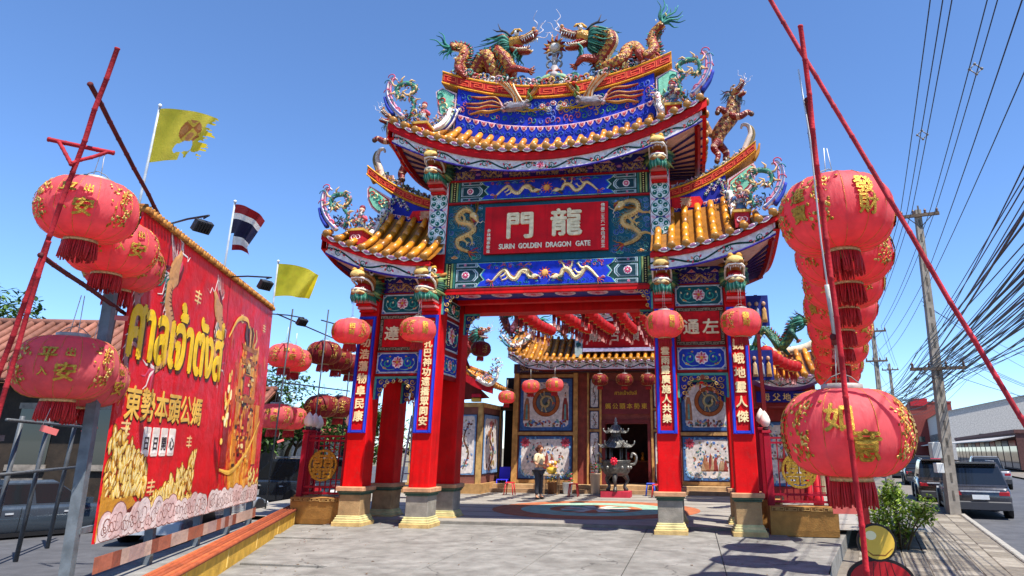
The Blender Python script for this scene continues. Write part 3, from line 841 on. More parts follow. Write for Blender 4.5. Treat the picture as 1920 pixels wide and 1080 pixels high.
# --- rosette facing on the tall columns
def rosettes(x):
 mb = MB(); F = FRONT((x, -SW - 0.002, 0))
 z0, z1 = 6.25, 8.3
 mb.prism([(-0.235, z0), (0.235, z0), (0.235, z1), (-0.235, z1)], F, 0, 0.018, hx('d6cfd0'))
 n = 4; H = 0.46
 for i in range(n):
  c = (0, z0 + 0.25 + H * (i + 0.5))
  blob(mb, F, ell(c, 0.234, 0.231, 22), hx('1f4f4c'), 0.01, 0.018, 0.96)
  blob(mb, F, ell(c, 0.222, 0.219, 22), hx('cfdcd6'), 0.012, 0.02, 0.96)
  for k in range(6):
   a = k * math.pi / 3 + math.pi / 6
   p = (c[0] + 0.142 * math.cos(a), c[1] + 0.142 * math.sin(a))
   blob(mb, F, ell(p, 0.066, 0.056, 10, a + 0.5), hx('0b6356'), 0.014, 0.031, 0.8)
   blob(mb, F, ell((p[0] - .02 * math.cos(a + 1), p[1] - .02 * math.sin(a + 1)), .022, .018, 6), hx('cfdcd6'), 0.004, 0.046)
   blob(mb, F, ell((c[0] + .068 * math.cos(a + .5), c[1] + .068 * math.sin(a + .5)), .016, .01, 5, a), hx('2c3c6c'), 0.008, 0.031)
  blob(mb, F, ell(c, 0.04, 0.04, 9, 0, 0.15, 6), hx('d8e0e0'), 0.015, 0.03)
  for s in (-1, 1):
   blob(mb, F, ell((s * 0.17, c[1] + H * 0.5), 0.06, 0.03, 6, s * 0.6), hx('d8a0b0'), 0.012, 0.018)
   blob(mb, F, ell((s * 0.08, c[1] + H * 0.5), 0.05, 0.026, 6, -s * 0.6), hx('3a3a8c'), 0.012, 0.018)
 for s in (-0.14, 0, 0.14):
  blob(mb, F, ell((s, z0 + 0.1), 0.06, 0.07, 8), hx('4a78a4'), 0.012, 0.018)
 mb.build('rosette_facing', 'relief', gate)
rosettes(-2.79); rosettes(2.79)
# --- ornamental panels
def framed(mb, F, u0, u1, v0, v1, ground, line, cut=0.09):
 mb.prism([(u0, v0), (u1, v0), (u1, v1), (u0, v1)], F, 0, 0.012, hx('a9b6c4'))
 H = v1 - v0; c = cut
 p = lambda k: [(u0 + k, v0 + c + k * .4), (u0 + c + k * .4, v0 + k), (u1 - c - k * .4, v0 + k), (u1 - k, v0 + c + k * .4), (u1 - k, v1 - c - k * .4), (u1 - c - k * .4, v1 - k), (u0 + c + k * .4, v1 - k), (u0 + k, v1 - c - k * .4)]
 mb.prism(p(0.02), F, 0.012, 0.02, line)
 mb.prism(p(0.038), F, 0.02, 0.027, ground)
 for a, b in ((u0, v0), (u1, v0), (u0, v1), (u1, v1)):
  sx = 1 if a == u0 else -1; sy = 1 if b == v0 else -1
  blob(mb, F, ell((a + sx * 0.04, b + sy * 0.035), 0.03, 0.025, 7), hx('40609c'), 0.012, 0.012)
def flower_panel(parent, F, u0, u1, v0, v1, ground, name='flower_panel'):
 mb = MB()
 framed(mb, F, u0, u1, v0, v1, ground, hx('d8e4dc'), 0.1)
 cu, cv = (u0 + u1) / 2, (v0 + v1) / 2; W, H = u1 - u0, v1 - v0
 lotus(mb, F, (cu, cv + 0.01), H * 0.29, 0.027)
 for s in (-1, 1):
  stroke(mb, F, spir((cu + s * W * 0.25, cv), H * 0.25, H * 0.05, math.pi / 2 - s * 0.3, s * 1.3, 16), 0.034, hx('2f9c8c'), 0.015, 0.027)
  stroke(mb, F, [(cu + s * W * 0.06, cv - H * 0.3), (cu + s * W * 0.2, cv - H * 0.33), (cu + s * W * 0.33, cv - H * 0.26), (cu + s * W * 0.4, cv - H * 0.05), (cu + s * W * 0.38, cv + H * 0.2)], 0.022, hx('8fd0c0'), 0.012, 0.027)
  for k in range(5):
   a = k * 1.3
   blob(mb, F, ell((cu + s * W * (0.19 + 0.045 * k), cv + H * 0.3 * math.cos(a)), 0.03, 0.02, 7, a), (GOLD, CREAM, hx('d88a5a'))[k % 3], 0.015, 0.027)
 return mb.build(name, 'relief', parent)
def filigree_panel(parent, F, u0, u1, v0, v1, ground=PURP, line=hx('c9a878'), name='filigree_panel', pinks=True):
 mb = MB()
 mb.prism([(u0, v0), (u1, v0), (u1, v1), (u0, v1)], F, 0, 0.012, ground)
 H = v1 - v0; W = u1 - u0; n = max(1, round(W / (H * 2.9))); U = W / n
 for i in range(n):
  c = u0 + (i + 0.5) * U; cv = (v0 + v1) / 2
  r = random.Random(i * 3 + int(W * 100))
  swirl_fill(mb, F, c - U * .4, c + U * .4, v0 + H * .05, v1 - H * .05, H * .27, [line, hx('e0cc9c'), hx('a8845a')], i + int(W * 7), .022, .012)
  pts = [(c + U * 0.36 * (-1 + 2 * k / 7), cv + H * 0.25 * math.sin(k * 1.9), 0) for k in range(8)]
  stroke(mb, F, cat(pts, 4), H * 0.17, line, 0.025, 0.012)
  for k in range(8):
   stroke(mb, F, spir((pts[k][0] + r.uniform(-.02, .02), cv + H * 0.3 * math.cos(k * 2.2)), H * 0.14, H * 0.03, k, 0.9, 7), H * 0.08, (line, hx('e6d2a4'))[k % 2], 0.02, 0.014)
  if pinks and n > 1 and i < n - 1:
   q = (u0 + (i + 1) * U, cv)
   for a in (-0.9, -0.45, 0, 0.45, 0.9):
    blob(mb, F, ell((q[0] + H * 0.2 * math.sin(a), q[1] + H * 0.2 * math.cos(a) - H * .08), H * 0.16, H * 0.07, 6, math.pi / 2 - a), hx('b878a8'), 0.016, 0.012)
 return mb.build(name, 'relief', parent)
def ruyi_panel(parent, F, u0, u1, v0, v1, name='cloud_panel'):
 mb = MB()
 mb.prism([(u0, v0), (u1, v0), (u1, v1), (u0, v1)], F, 0, 0.01, DBLUE)
 H = v1 - v0; n = max(2, round((u1 - u0) / (H * 2.0))); U = (u1 - u0) / n
 for i in range(n):
  c = u0 + (i + 0.5) * U
  if i % 2:
   blob(mb, F, [(c - U * .4, v0), (c, v0 + H * .6), (c + U * .4, v0)], hx('d8a8a8'), 0.012, 0.01, 0.8)
   blob(mb, F, ell((c, v0 + H * 0.25), U * 0.14, H * 0.14, 7), DPINK, 0.016, 0.016)
  else:
   for s, w in ((1, hx('b8d0c4')), (0.78, DGREEN)):
    blob(mb, F, [(c - U * .62 * s, v1 - H * 0.1), (c - U * .5 * s, v1 - H * .5 * s), (c - U * .2 * s, v1 - H * .4 * s), (c, v1 - H * .75 * s), (c + U * .2 * s, v1 - H * .4 * s), (c + U * .5 * s, v1 - H * .5 * s), (c + U * .62 * s, v1 - H * 0.1)], w, 0.012, 0.01 + (1 - s) * 0.03, 0.85)
 return mb.build(name, 'relief', parent)
def spandrel(parent, F, u, v, s, w=0.33, h=0.52, back=False):
 """corner bracket under a beam; s = +1 grows to the right from (u, v top)"""
 mb = MB(); P = lambda a, b: (u + s * a, v - b)
 poly = [P(0, 0), P(w, 0), P(w, 0.09), P(w * 0.72, 0.2 * h), P(w * 0.5, 0.34 * h), P(w * 0.36, 0.52 * h), P(w * 0.28, 0.8 * h), P(w * 0.1, h), P(0, h * 0.97)]
 if s < 0: poly = poly[::-1]
 mb.prism(poly, F, -0.06, 0.015, DBLUE)
 band(mb, F, [P(0.02, h * 0.96), P(0.02, 0.02), P(w, 0.02)], 0.045, hx('4f9c90'), 0.03, 0.015)
 for k, (a, b, r) in enumerate(((0.14, 0.13, 0.075), (0.3, 0.12, 0.06), (0.13, 0.3, 0.065), (0.44, 0.1, 0.05), (0.12, 0.45, 0.05), (0.24, 0.22, 0.045))):
  if a * 0.62 / 0.33 * w > w: continue
  stroke(mb, F, spir(P(a * w / 0.5 + 0.02, b * h / 0.55), r, 0.012, k * 1.3, 1.2 * s, 12), 0.026, (hx('d8b060'), hx('e8cc84'))[k % 2], 0.024, 0.015)
 return mb.build('corner_bracket', 'relief', parent)
# --- side bays: lintel stack between the outer pair of columns
def side_bay(sx):
 a, b = (3.035, 4.145) if sx > 0 else (-4.145, -3.035)
 c = (a + b) / 2
 mb = MB(); mb.bbox(a, b, -0.1, YB + 0.1, 3.3, 5.72, DRED)
 mb.build('lintel_core', 'paint', gate)
 F = FRONT((0, -0.102, 0))
 flower_panel(gate, F, a + 0.02, b - 0.02, 3.37, 3.87, hx('1c3ca8'))
 # plaque with a key-pattern frame
 mb = MB()
 mb.prism([(a + 0.02, 3.91), (b - 0.02, 3.91), (b - 0.02, 4.77), (a + 0.02, 4.77)], F, 0, 0.02, hx('4a3826'))
 for (u0, u1, v0, v1) in ((a + 0.03, b - 0.03, 4.685, 4.765), (a + 0.03, b - 0.03, 3.915, 3.995)):
  meander(mb, F, u0, u1, v0, v1, None, hx('b8a888'), 0.012, 0.02, unit=0.16)
 Fv = lambda u, v, h=0: F(v, u, h)
 for (u0, u1) in ((a + 0.03, a + 0.1), (b - 0.1, b - 0.03)):
  meander(mb, Fv, 4.02, 4.66, u0, u1, None, hx('b8a888'), 0.012, 0.02, unit=0.16)
 mb.prism([(a + 0.115, 4.0), (b - 0.115, 4.0), (b - 0.115, 4.68), (a + 0.115, 4.68)], F, 0.02, 0.035, hx('c80610'))
 pl = mb.build('name_plaque', 'relief', gate)
 for ch, u in (('通', c - 0.2), ('左', c + 0.23)) if sx > 0 else (('達', c - 0.2), ('右', c + 0.23)):
  m2 = MB(); text_on(m2, ch, F, u, 4.33, 0.036, hx('efd9a4'), 0.36, h1=0.028, bold=0.009, sx=1.05)
  m2.build('character', 'relief', pl)
 flower_panel(gate, F, a + 0.02, b - 0.02, 4.81, 5.30, hx('0f5a60'))
 filigree_panel(gate, F, a + 0.02, b - 0.02, 5.33, 5.6, PURP, hx('c9a878'), pinks=False)
 ruyi_panel(gate, F, a + 0.02, b - 0.02, 5.6, 5.74)
 # rails between the panels
 for z in (3.34, 3.89, 4.79, 5.315):
  mb = MB(); mb.bbox(a, b, -0.16, -0.101, z - 0.016, z + 0.016, DRED); mb.build('lintel_rail', 'paint', gate)
 for (yy) in (-0.06, 1.5):
  G = FRONT((0, yy, 0))
  spandrel(gate, G, a, 3.29, 1, 0.5, 0.52); spandrel(gate, G, b, 3.29, -1, 0.5, 0.52)
  mb = MB(); mb.bbox(a, b, yy - 0.05, yy + 0.05, 3.27, 3.3, hx('4f9c90')); mb.build('bracket_rail', 'paint', gate)
 # outward face of the outer column pair and small side panels
 xo = sx * (4.389 + SW * 0.2)
 mb = MB(); mb.bbox(xo - 0.05, xo + 0.05, SW, YB - SW, 3.3, 5.7, DRED); mb.build('lintel_core', 'paint', gate)
 for (z0, z1, g) in ((3.37, 3.87, hx('1c3ca8')), (4.81, 5.3, hx('0d4650'))):
  Fs = plane_map((xo + sx * 0.052, (YB) / 2, 0), (0, 1 if sx > 0 else -1, 0), (0, 0, 1), (sx, 0, 0))
  flower_panel(gate, Fs, -0.55, 0.55, z0, z1, g)
side_bay(1); side_bay(-1)
# --- centre bay
def beam_panel(v0, v1):
 """long blue dragon panel with stepped ends"""
 F = FRONT((0, -0.2, 0)); mb = MB(); W = 2.53; H = v1 - v0; cv = (v0 + v1) / 2
 mb.prism([(-W, v0), (W, v0), (W, v1), (-W, v1)], F, 0, 0.03, hx('10403c'))
 for s in (-1, 1):
  # bead strips
  for k, (u, c) in enumerate(((2.47, hx('8f9f60')), (2.40, BLACK), (2.33, hx('8f9f60')), (2.27, hx('2f6f68')))):
   ww = 0.02 if k != 1 else 0.045
   mb.prism([(s * u - ww, v0 + 0.02), (s * u + ww, v0 + 0.02), (s * u + ww, v1 - 0.02), (s * u - ww, v1 - 0.02)], F, 0.03, 0.04 - 0.004 * (k == 1), c)
  for k in range(int(H / 0.055)):
   blob(mb, F, ell((s * 2.40, v0 + 0.045 + k * 0.055), 0.019, 0.019, 6), hx('d8c884'), 0.015, 0.036)
  # end cartouches
  for (b0, b1) in ((v0 + 0.02, v0 + H * 0.2), (v0 + H * 0.27, v0 + H * 0.73), (v0 + H * 0.8, v1 - 0.02)):
   for q, c in ((0, hx('b8c4d0')), (0.02, hx('2a6660')), (0.038, hx('b8c4d0')), (0.05, hx('123c48'))):
    u0, u1 = sorted((s * (2.22 - q), s * (1.66 + q * 1.5)))
    hb = (b1 - b0) * 0.5 * (1 - q * 9 if b1 - b0 < 0.2 else 1 - q * 3)
    m_ = (b0 + b1) / 2; t = min(0.09, hb * 0.6)
    inner = u0 if s > 0 else u1
    outer = u1 if s > 0 else u0
    poly = [(outer, m_ - hb), (outer, m_ + hb), (inner + s * t, m_ + hb), (inner, m_ + hb * 0.35), (inner, m_ - hb * 0.35), (inner + s * t, m_ - hb)]
    if s > 0: poly = poly[::-1]
    mb.prism(poly, F, 0.03, 0.034 + q * 0.15, c)
  flower(mb, F, (s * 1.98, cv), H * 0.13, hx('c8406a'), hx('e8d8d0'), 0.012, 0.043, 8, hx('e6d8dc'))
  for b in (v0 + H * 0.1, v1 - H * 0.1):
   flower(mb, F, (s * 2.0, b), H * 0.06, hx('d890a8'), hx('c8406a'), 0.008, 0.04, 6)
 def sh(k): return [(-1.72 + k, v0 + 0.03 + k * .3), (1.72 - k, v0 + 0.03 + k * .3), (1.64 - k, v0 + H * 0.2 + k * .5), (1.52 - k, v0 + H * 0.3), (1.62 - k, cv), (1.52 - k, v1 - H * 0.3), (1.64 - k, v1 - H * 0.2 - k * .5), (1.72 - k, v1 - 0.03 - k * .3), (-1.72 + k, v1 - 0.03 - k * .3), (-1.64 + k, v1 - H * 0.2 - k * .5), (-1.52 + k, v1 - H * 0.3), (-1.62 + k, cv), (-1.52 + k, v0 + H * 0.3), (-1.64 + k, v0 + H * 0.2 + k * .5)]
 for k, (q, c) in enumerate(((0, hx('d0dcdc')), (0.02, hx('2f9c8c')), (0.05, hx('1734bc')))):
  mb.prism(sh(q), F, 0.03, 0.05 + 0.004 * k, c)
 ob = mb.build('dragon_beam', 'relief', gate)
 m2 = MB()
 for s in (-1, 1):
  pts = [(s * 1.28, cv - H * 0.25), (s * 1.1, cv + H * 0.05), (s * 0.98, cv + H * 0.14), (s * 0.86, cv - H * 0.12), (s * 0.72, cv - H * 0.2), (s * 0.58, cv + H * 0.08), (s * 0.45, cv + H * 0.1), (s * 0.38, cv - H * 0.12), (s * 0.28, cv - H * 0.14)]
  relief_dragon(m2, F, pts, H * 0.15, CREAM, DGOLD, 0.058, 0.03, fin=GOLD, head=0.95)
  swirl_fill(m2, F, *sorted((s * .3, s * 1.42)), cv + H * .2, cv + H * .42, .085, [hx('1f6a5c'), hx('c8502a'), hx('4a78b8'), hx('d88a4a')], 5 + s, .012, .056)
  swirl_fill(m2, F, *sorted((s * .35, s * 1.35)), cv - H * .4, cv - H * .25, .09, [hx('1f7a6c'), hx('2f5ac0')], 9 + s, .01, .056)
  for k in range(5):
   stroke(m2, F, [(s * (0.35 + 0.2 * k), cv + H * 0.3), (s * (0.42 + 0.2 * k), cv + H * 0.36), (s * (0.5 + 0.2 * k), cv + H * 0.3)], 0.03, (ORANGE, DPINK, SKYB, hx('c8502a'), LTEAL)[k], 0.012, 0.058)
  cloud(m2, F, (s * 1.4, cv - H * 0.22), 0.055, hx('c85a7a'), WHITE, 0.012, 0.058)
  cloud(m2, F, (s * 0.2, cv - H * 0.3), 0.045, LTEAL, hx('9fd0c4'), 0.012, 0.058)
 for k in range(10):
  a = k * math.pi / 5
  stroke(m2, F, [(0.08 * math.cos(a), cv + 0.08 * math.sin(a)), (0.12 * math.cos(a + .2), cv + 0.12 * math.sin(a + .2)), (0.16 * math.cos(a), cv + 0.16 * math.sin(a))], 0.035, hx('d8602a'), 0.012, 0.058, 'end')
 blob(m2, F, ell((0, cv), 0.085, 0.085, 12), hx('e8a85a'), 0.03, 0.058)
 m2.build('dragon_relief', 'relief', ob)
def centre_bay():
 F = FRONT((0, -0.2, 0))
 mb = MB(); mb.bbox(-2.545, 2.545, -0.195, YB + 0.19, 5.33, 8.62, TEAL); mb.build('centre_wall', 'paint', gate)
 beam_panel(5.36, 6.02); beam_panel(7.6, 8.16)
 for z in (5.33, 7.57, 8.17):
  mb = MB(); mb.bbox(-2.545, 2.545, -0.27, -0.196, z - 0.025, z + 0.022, hx('9c0a10')); mb.build('beam_moulding', 'paint', gate)
 filigree_panel(gate, F, -2.53, 2.53, 8.2, 8.46, PURP)
 ruyi_panel(gate, F, -2.53, 2.53, 8.46, 8.68)
 # name board
 mb = MB()
 c = 0.0; W = 1.535; z0, z1 = 6.19, 7.41
 mb.prism([(-W, z0), (W, z0), (W, z1), (-W, z1)], F, 0.0, 0.1, hx('d00414'), hx('7a0a10'))
 nb = mb.build('name_board', 'paint', gate)
 G = FRONT((0, -0.3, 0))
 for s, u, v, sz, b, sx in (('門', -0.63, 6.9, 0.72, 0.02, 1.06), ('龍', 0.52, 6.92, 0.72, 0.018, 1.12)):
  m2 = MB(); text_on(m2, s, G, u, v, 0.001, hx('efdcae'), sz, h1=0.05, bold=b, sx=sx); m2.build('character', 'relief', nb)
 for wd, u in (('SURIN', -.95), ('GOLDEN', -.37), ('DRAGON', .33), ('GATE', .93)):
  m2 = MB(); text_on(m2, wd, G, u, 6.37, 0.001, hx('f2e4c4'), 0.175, h1=0.03, bold=0.005, sx=0.82); m2.build('word', 'relief', nb)
 for i, ch in enumerate('佛曆二五六一年四月吉立'):
  m2 = MB(); text_on(m2, ch, G, 1.41, 7.32 - i * 0.103, 0.001, hx('f2e4c4'), 0.1, h1=0.012, bold=0.002); m2.build('character', 'relief', nb)
 for i, ch in enumerate('余林理事敬造'):
  m2 = MB(); text_on(m2, ch, G, -1.42, 6.79 - i * 0.105, 0.001, hx('f2e4c4'), 0.095, h1=0.012, bold=0.002); m2.build('character', 'relief', nb)
 # coiling dragons either side
 for s in (-1, 1):
  m2 = MB(); e = lambda x, z: (s * x, z)
  pts = [e(1.95, 6.3), e(2.2, 6.42), e(2.25, 6.62), e(2.05, 6.72), e(1.85, 6.85), e(1.95, 7.02), e(2.2, 7.08), e(2.28, 7.25), e(2.12, 7.4), e(1.95, 7.36), e(1.88, 7.24)]
  if s > 0: pts = [e(1.9, 6.32), e(2.12, 6.4), e(2.28, 6.55), e(2.15, 6.72), e(1.92, 6.82), e(1.9, 7.0), e(2.1, 7.08), e(2.24, 7.2), e(2.2, 7.38), e(2.02, 7.42), e(1.86, 7.34)]
  a_, b_ = sorted((s * 1.62, s * 2.5)); swirl_fill(m2, F, a_, b_, 6.1, 7.5, .15, [hx('1f6a5c'), hx('2a4a9c'), hx('0f5a50'), hx('4a78b8'), hx('14504c')], 3 + s, .02, .001, hx('7a98a8'))
  relief_dragon(m2, F, pts, 0.145, hx('dcb878'), DGOLD, 0.01, 0.07, fin=hx('6a8f8a'), head=1.05, mane=hx('5f8fd0'), legs=(0.2, 0.32, 0.55, 0.68))
  cloud(m2, F, e(2.3, 6.16), 0.09, hx('d88a4a'), hx('e8d0b0'), 0.03, 0.002); cloud(m2, F, e(1.8, 6.13), 0.09, hx('0d8070'), hx('8fd0c0'), 0.03, 0.002)
  cloud(m2, F, e(1.72, 7.42), 0.07, hx('5f8fd0'), WHITE, 0.03, 0.002)
  m2.build('coiling_dragon', 'relief', gate)
 # painted soffit of the big beam and rear bar
 mb = MB(); S = plane_map((0, 0, 5.326), (1, 0, 0), (0, 1, 0), (0, 0, -1))
 mb.bbox(-2.5, 2.5, -0.15, 0.75, 5.3, 5.328, hx('1c2a86'))
 S = plane_map((0, 0.3, 5.299), (1, 0, 0), (0, 1, 0), (0, 0, -1))
 for i in range(6):
  u = -2.0 + i * 0.8
  flower(mb, S, (u, 0), 0.22, hx('d88aa0'), hx('c8405a'), 0.01, 0, 8, hx('e0c8d0'))
 mb.bbox(-2.5, 2.5, -0.26, -0.15, 5.22, 5.32, RED); mb.bbox(-2.5, 2.5, 0.75, 0.95, 5.2, 5.32, RED); mb.bbox(-2.5, 2.5, 1.35, 1.85, 5.08, 5.32, RED)
 mb.build('beam_soffit', 'paint', gate)
 for yy, z in ((-0.18, 5.3), (1.5, 5.07)):
  G = FRONT((0, yy, 0))
  spandrel(gate, G, -2.545, z, 1, 0.4, 0.55); spandrel(gate, G, 2.545, z, -1, 0.4, 0.55)
 # pictures on the inner cheeks, between front and rear columns
 for s in (-1, 1):
  xx = s * 2.7
  mb = MB(); mb.bbox(xx - 0.04, xx + 0.04, SW, YB - SW, 3.3, 5.7, DRED); mb.build('cheek_wall', 'paint', gate)
  Fs = plane_map((xx - s * 0.042, YB / 2, 0), (0, s, 0), (0, 0, 1), (-s, 0, 0))
  flower_panel(gate, Fs, -0.56, 0.56, 3.4, 3.88, hx('1c3ca8')); flower_panel(gate, Fs, -0.56, 0.56, 4.0, 4.75, hx('241a5c')); flower_panel(gate, Fs, -0.56, 0.56, 4.85, 5.28, hx('0d4650'))
centre_bay()
# ------------------------------------------------------------------ roofs of the gate
YE, YC = -1.1, 0.8                    # front eave line, centre line of the gate in depth
def tile_row(parent, path, rad, endcap=True, n=7, drip=None, shade=0):
 """one row of barrel tiles: overlapping segments along the path (eave first)"""
 mb = MB(); pts = [Vector(p) for p in path]
 L = sum((pts[i + 1] - pts[i]).length for i in range(len(pts) - 1)); k = max(1, int(L / 0.36))
 def at(t):
  d = t * L
  for i in range(len(pts) - 1):
   l = (pts[i + 1] - pts[i]).length
   if d <= l or i == len(pts) - 2: return pts[i].lerp(pts[i + 1], min(1.0, d / l if l else 0))
   d -= l
 for i in range(k):
  a = at(i / k); b = at(min(1, (i + 1.08) / k)); m = (a + b) / 2
  f = random.uniform(0.72, 1.12); c = tuple(min(1, q * f) for q in (TILE if random.random() < 0.8 else hx('a86a1c')))
  mb.tube([a, m, b], [rad * 1.05, rad * 1.0, rad * 0.95], c, n, True)
 if endcap:
  d = (pts[0] - pts[1]).normalized(); q = d.to_track_quat('Z', 'Y').to_matrix().to_4x4()
  mt = Matrix.Translation(pts[0] - d * 0.005) @ q
  mb.lathe([(rad * 1.22, -0.03), (rad * 1.22, 0.02), (rad * 1.0, 0.035), (rad * 0.5, 0.055), (0.0001, 0.06)], 10, hx('a56f22'), m=mt)
 if drip is not None:
  a, w, dn = drip      # scalloped drip tile hanging beside the row
  A = Vector(a)
  F = lambda u, v, h=0: A + w * u + Vector((0, 0, 1)) * v + dn * h
  mb.prism([(-0.5, 0.02), (-0.46, -0.5), (-0.2, -0.86), (0, -1), (0.2, -0.86), (0.46, -0.5), (0.5, 0.02)][::-1], lambda u, v, h: A + w * u + Vector((0, 0, 0.11)) * v + dn * h, 0, 0.02, hx('b8b0a8'))
  blob(mb, lambda u, v, h=0: A + w * u + Vector((0, 0, 0.11)) * v + dn * (h + 0.021), ell((0, -0.35), 0.3, 0.35, 8, 0, 0.2, 5), hx('8a5a7a'), 0.01)
 return mb.build('roof_tile_row', 'glaze', parent)
def gate_roof(name, xa, xb, ta, tb, ze, zt, hipL, hipR, drop=0.2, fh=0.26, sidez=None, wallx=None, zsoff=None, soffy=-0.2):
 """xa..xb eave extent, ta..tb top extent; ze(x), zt(x) heights; mirrored in depth about YC"""
 mid = (xa + xb) / 2
 zs = lambda x, t: ze(x) * (1 - t) + zt(x) * t - 0.16 * math.sin(math.pi * t)
 base = MB(); nx = 36
 def front(i, t, back=False):
  s = i; a = xa + (ta - xa) * t; b = xb + (tb - xb) * t
  x = a + (b - a) * s; y = YE + (0.35 - YE) * t
  return Vector((x, 2 * YC - y if back else y, zs(x, t) - 0.03))
 base.grid(lambda u, v: front(u, v), nx, 5, DTILE); base.grid(lambda u, v: front(1 - u, v, True), nx, 5, DTILE)
 for hip, xe, xt in ((hipL, xa, ta), (hipR, xb, tb)):
  if not hip: continue
  def side(u, v, xe=xe, xt=xt):
   y0 = YE + (0.35 - YE) * v; y = y0 + (2 * YC - 2 * y0) * u
   x = xe + (xt - xe) * v
   sag = (ze(xe) - sidez) * math.sin(math.pi * u) ** 0.8 * (1 - v)
   return Vector((x, y, zs(x, v) - 0.03 - sag))
  base.grid(side if xe > 0 else (lambda u, v: side(1 - u, v)), 14, 5, DTILE)
 rf = base.build(name, 'glaze', gate)
 # front tile rows with caps and drips; a few on the back for the outline
 n = round((xb - xa) / 0.305); U = (xb - xa) / n
 for i in range(n):
  x = xa + (i + 0.5) * U
  te = 1.0
  if x > tb and hipR: te = (xb - x) / (xb - tb)
  if x < ta and hipL: te = (x - xa) / (ta - xa)
  te = max(te, 0.1)
  P = [(x, YE - 0.03 + (0.35 - YE) * te * k / 5, zs(x, te * k / 5) + 0.045) for k in range(6)]
  xd = x + U / 2
  tile_row(rf, P, 0.082, True, 7, ((xd, YE - 0.02, ze(xd) + 0.02), Vector((U * 0.95, 0, ze(xd + U / 2) - ze(xd - U / 2))), Vector((0, -1, 0))) if i < n - 1 else None)
 for hip, xe, xt, s in ((hipL, xa, ta, -1), (hipR, xb, tb, 1)):
  if not hip: continue
  m = 10
  for k in range(m):
   u = (k + 0.5) / m
   te = min(1, min(u, 1 - u) * 2.6)
   P = []
   for q in range(5):
    v = te * q / 4; y = YE + (2 * YC - 2 * YE) * u
    x = xe + (xt - xe) * v
    sag = (ze(xe) - sidez) * math.sin(math.pi * u) ** 0.8 * (1 - v)
    P.append((x + s * 0.02 * (q == 0), y, zs(x, v) + 0.045 - sag))
   tile_row(rf, P, 0.082, True, 7)
 # red eave board, carved frieze and soffit (front)
 def fx(x, y, z): return Vector((x, y, z))
 seg = 40
 board = MB()
 zf = lambda x: ze(x) - 0.06
 pts = [xa + (xb - xa) * i / seg for i in range(seg + 1)]
 ins = 0.09
 for i in range(seg):
  a, b = pts[i], pts[i + 1]
  board.add([(a, YE + 0.03, zf(a)), (b, YE + 0.03, zf(b)), (b, YE + 0.03, zf(b) - drop), (a, YE + 0.03, zf(a) - drop), (a, YE + 0.2, zf(a) - drop), (b, YE + 0.2, zf(b) - drop), (a, YE + 0.2, zf(a)), (b, YE + 0.2, zf(b))], [(3, 2, 1, 0), (4, 5, 2, 3), (0, 1, 7, 6)], RED)
  for sgn in (1,):
   pass
 for hip, xe, s in ((hipL, xa, -1), (hipR, xb, 1)):
  if not hip: continue
  H = drop + fh * 0.9; m = 14
  for q in range(m):
   def P(u, dx, dz):
    y = YE + 0.03 + (2 * YC - 2 * YE - 0.06) * u
    sag = (ze(xe) - sidez) * math.sin(math.pi * u) ** 0.8
    return (xe - s * (0.03 + dx), y, zf(xe) - sag - dz)
   u0, u1 = q / m, (q + 1) / m
   f = [(0, 1, 2, 3), (3, 2, 5, 4), (4, 5, 7, 6)]
   if s < 0: f = [t[::-1] for t in f]
   board.add([P(u0, 0, 0), P(u1, 0, 0), P(u1, 0, H), P(u0, 0, H), P(u0, 0.14, H), P(u1, 0.14, H), P(u0, 0.14, 0), P(u1, 0.14, 0)], f, RED)
 board.build('eave_board', 'paint', rf)
 # arc-length mapped frieze
 fa = xa + (0.12 if hipL else 0); fb = xb - (0.12 if hipR else 0)
 S = [fa + (fb - fa) * i / 80 for i in range(81)]
 def Ff(u, v, h=0.0):
  x = fa + u
  e = zf(x) - drop - fh
  k = min(1.0, max(0.0, 1.0))
  return Vector((x, YE + 0.1 - h, e + v))
 fz = MB(); vine_frieze(fz, Ff, fb - fa, fh, 0.0, seg=50)
 stroke(fz, Ff, [((fb - fa) * i / 40, 0.0) for i in range(41)], 0.05, hx('3a2a8c'), 0.02, 0.0, False)
 lotus(fz, Ff, ((fb - fa) / 2 if (hipL and hipR) else (0.25 if hipR else fb - fa - 0.25), fh * 0.5), fh * 0.42, 0.014, hx('e088a8'), hx('c8405a'))
 fz.build('carved_frieze', 'relief', rf)
 # soffit
 so = MB()
 wa, wb = wallx
 def sf(u, v):
  x0 = fa + (fb - fa) * u; x1 = wa + (wb - wa) * u
  x = x0 + (x1 - x0) * v; y = YE + 0.11 + (soffy - YE - 0.11) * v
  return Vector((x, y, (zf(x0) - drop - fh + 0.005) * (1 - v) + zsoff * v))
 so.grid(sf, 30, 3, hx('c9a8a0'))
 so.grid(lambda u, v: Vector((sf(1 - u, v).x, 2 * YC - sf(1 - u, v).y, sf(1 - u, v).z)), 20, 2, hx('c9a8a0'))
 for hip, xe, xw, s in ((hipL, fa, wa, -1), (hipR, fb, wb, 1)):
  if not hip: continue
  def ss(u, v, xe=xe, xw=xw):
   y0 = YE + 0.11 + (soffy - YE - 0.11) * v; y = y0 + (2 * YC - 2 * y0) * u
   sag = (ze(xe) - sidez) * math.sin(math.pi * u) ** 0.8 * (1 - v)
   return Vector((xe + (xw - xe) * v, y, (zf(xe) - drop - fh + 0.03) * (1 - v) + zsoff * v - sag))
  so.grid(ss if s < 0 else (lambda u, v: ss(1 - u, v)), 14, 3, hx('d8b0a4'))
  for k in range(11):
   u = 0.06 + 0.088 * k
   rm = MB(); a = [ss(u, v / 4) + Vector((0, 0, -0.03)) for v in range(5)]
   rm.tube(a, 0.03, hx('2c1c5c'), 4, True, smooth=False)
   rm.build('rafter', 'paint', rf)
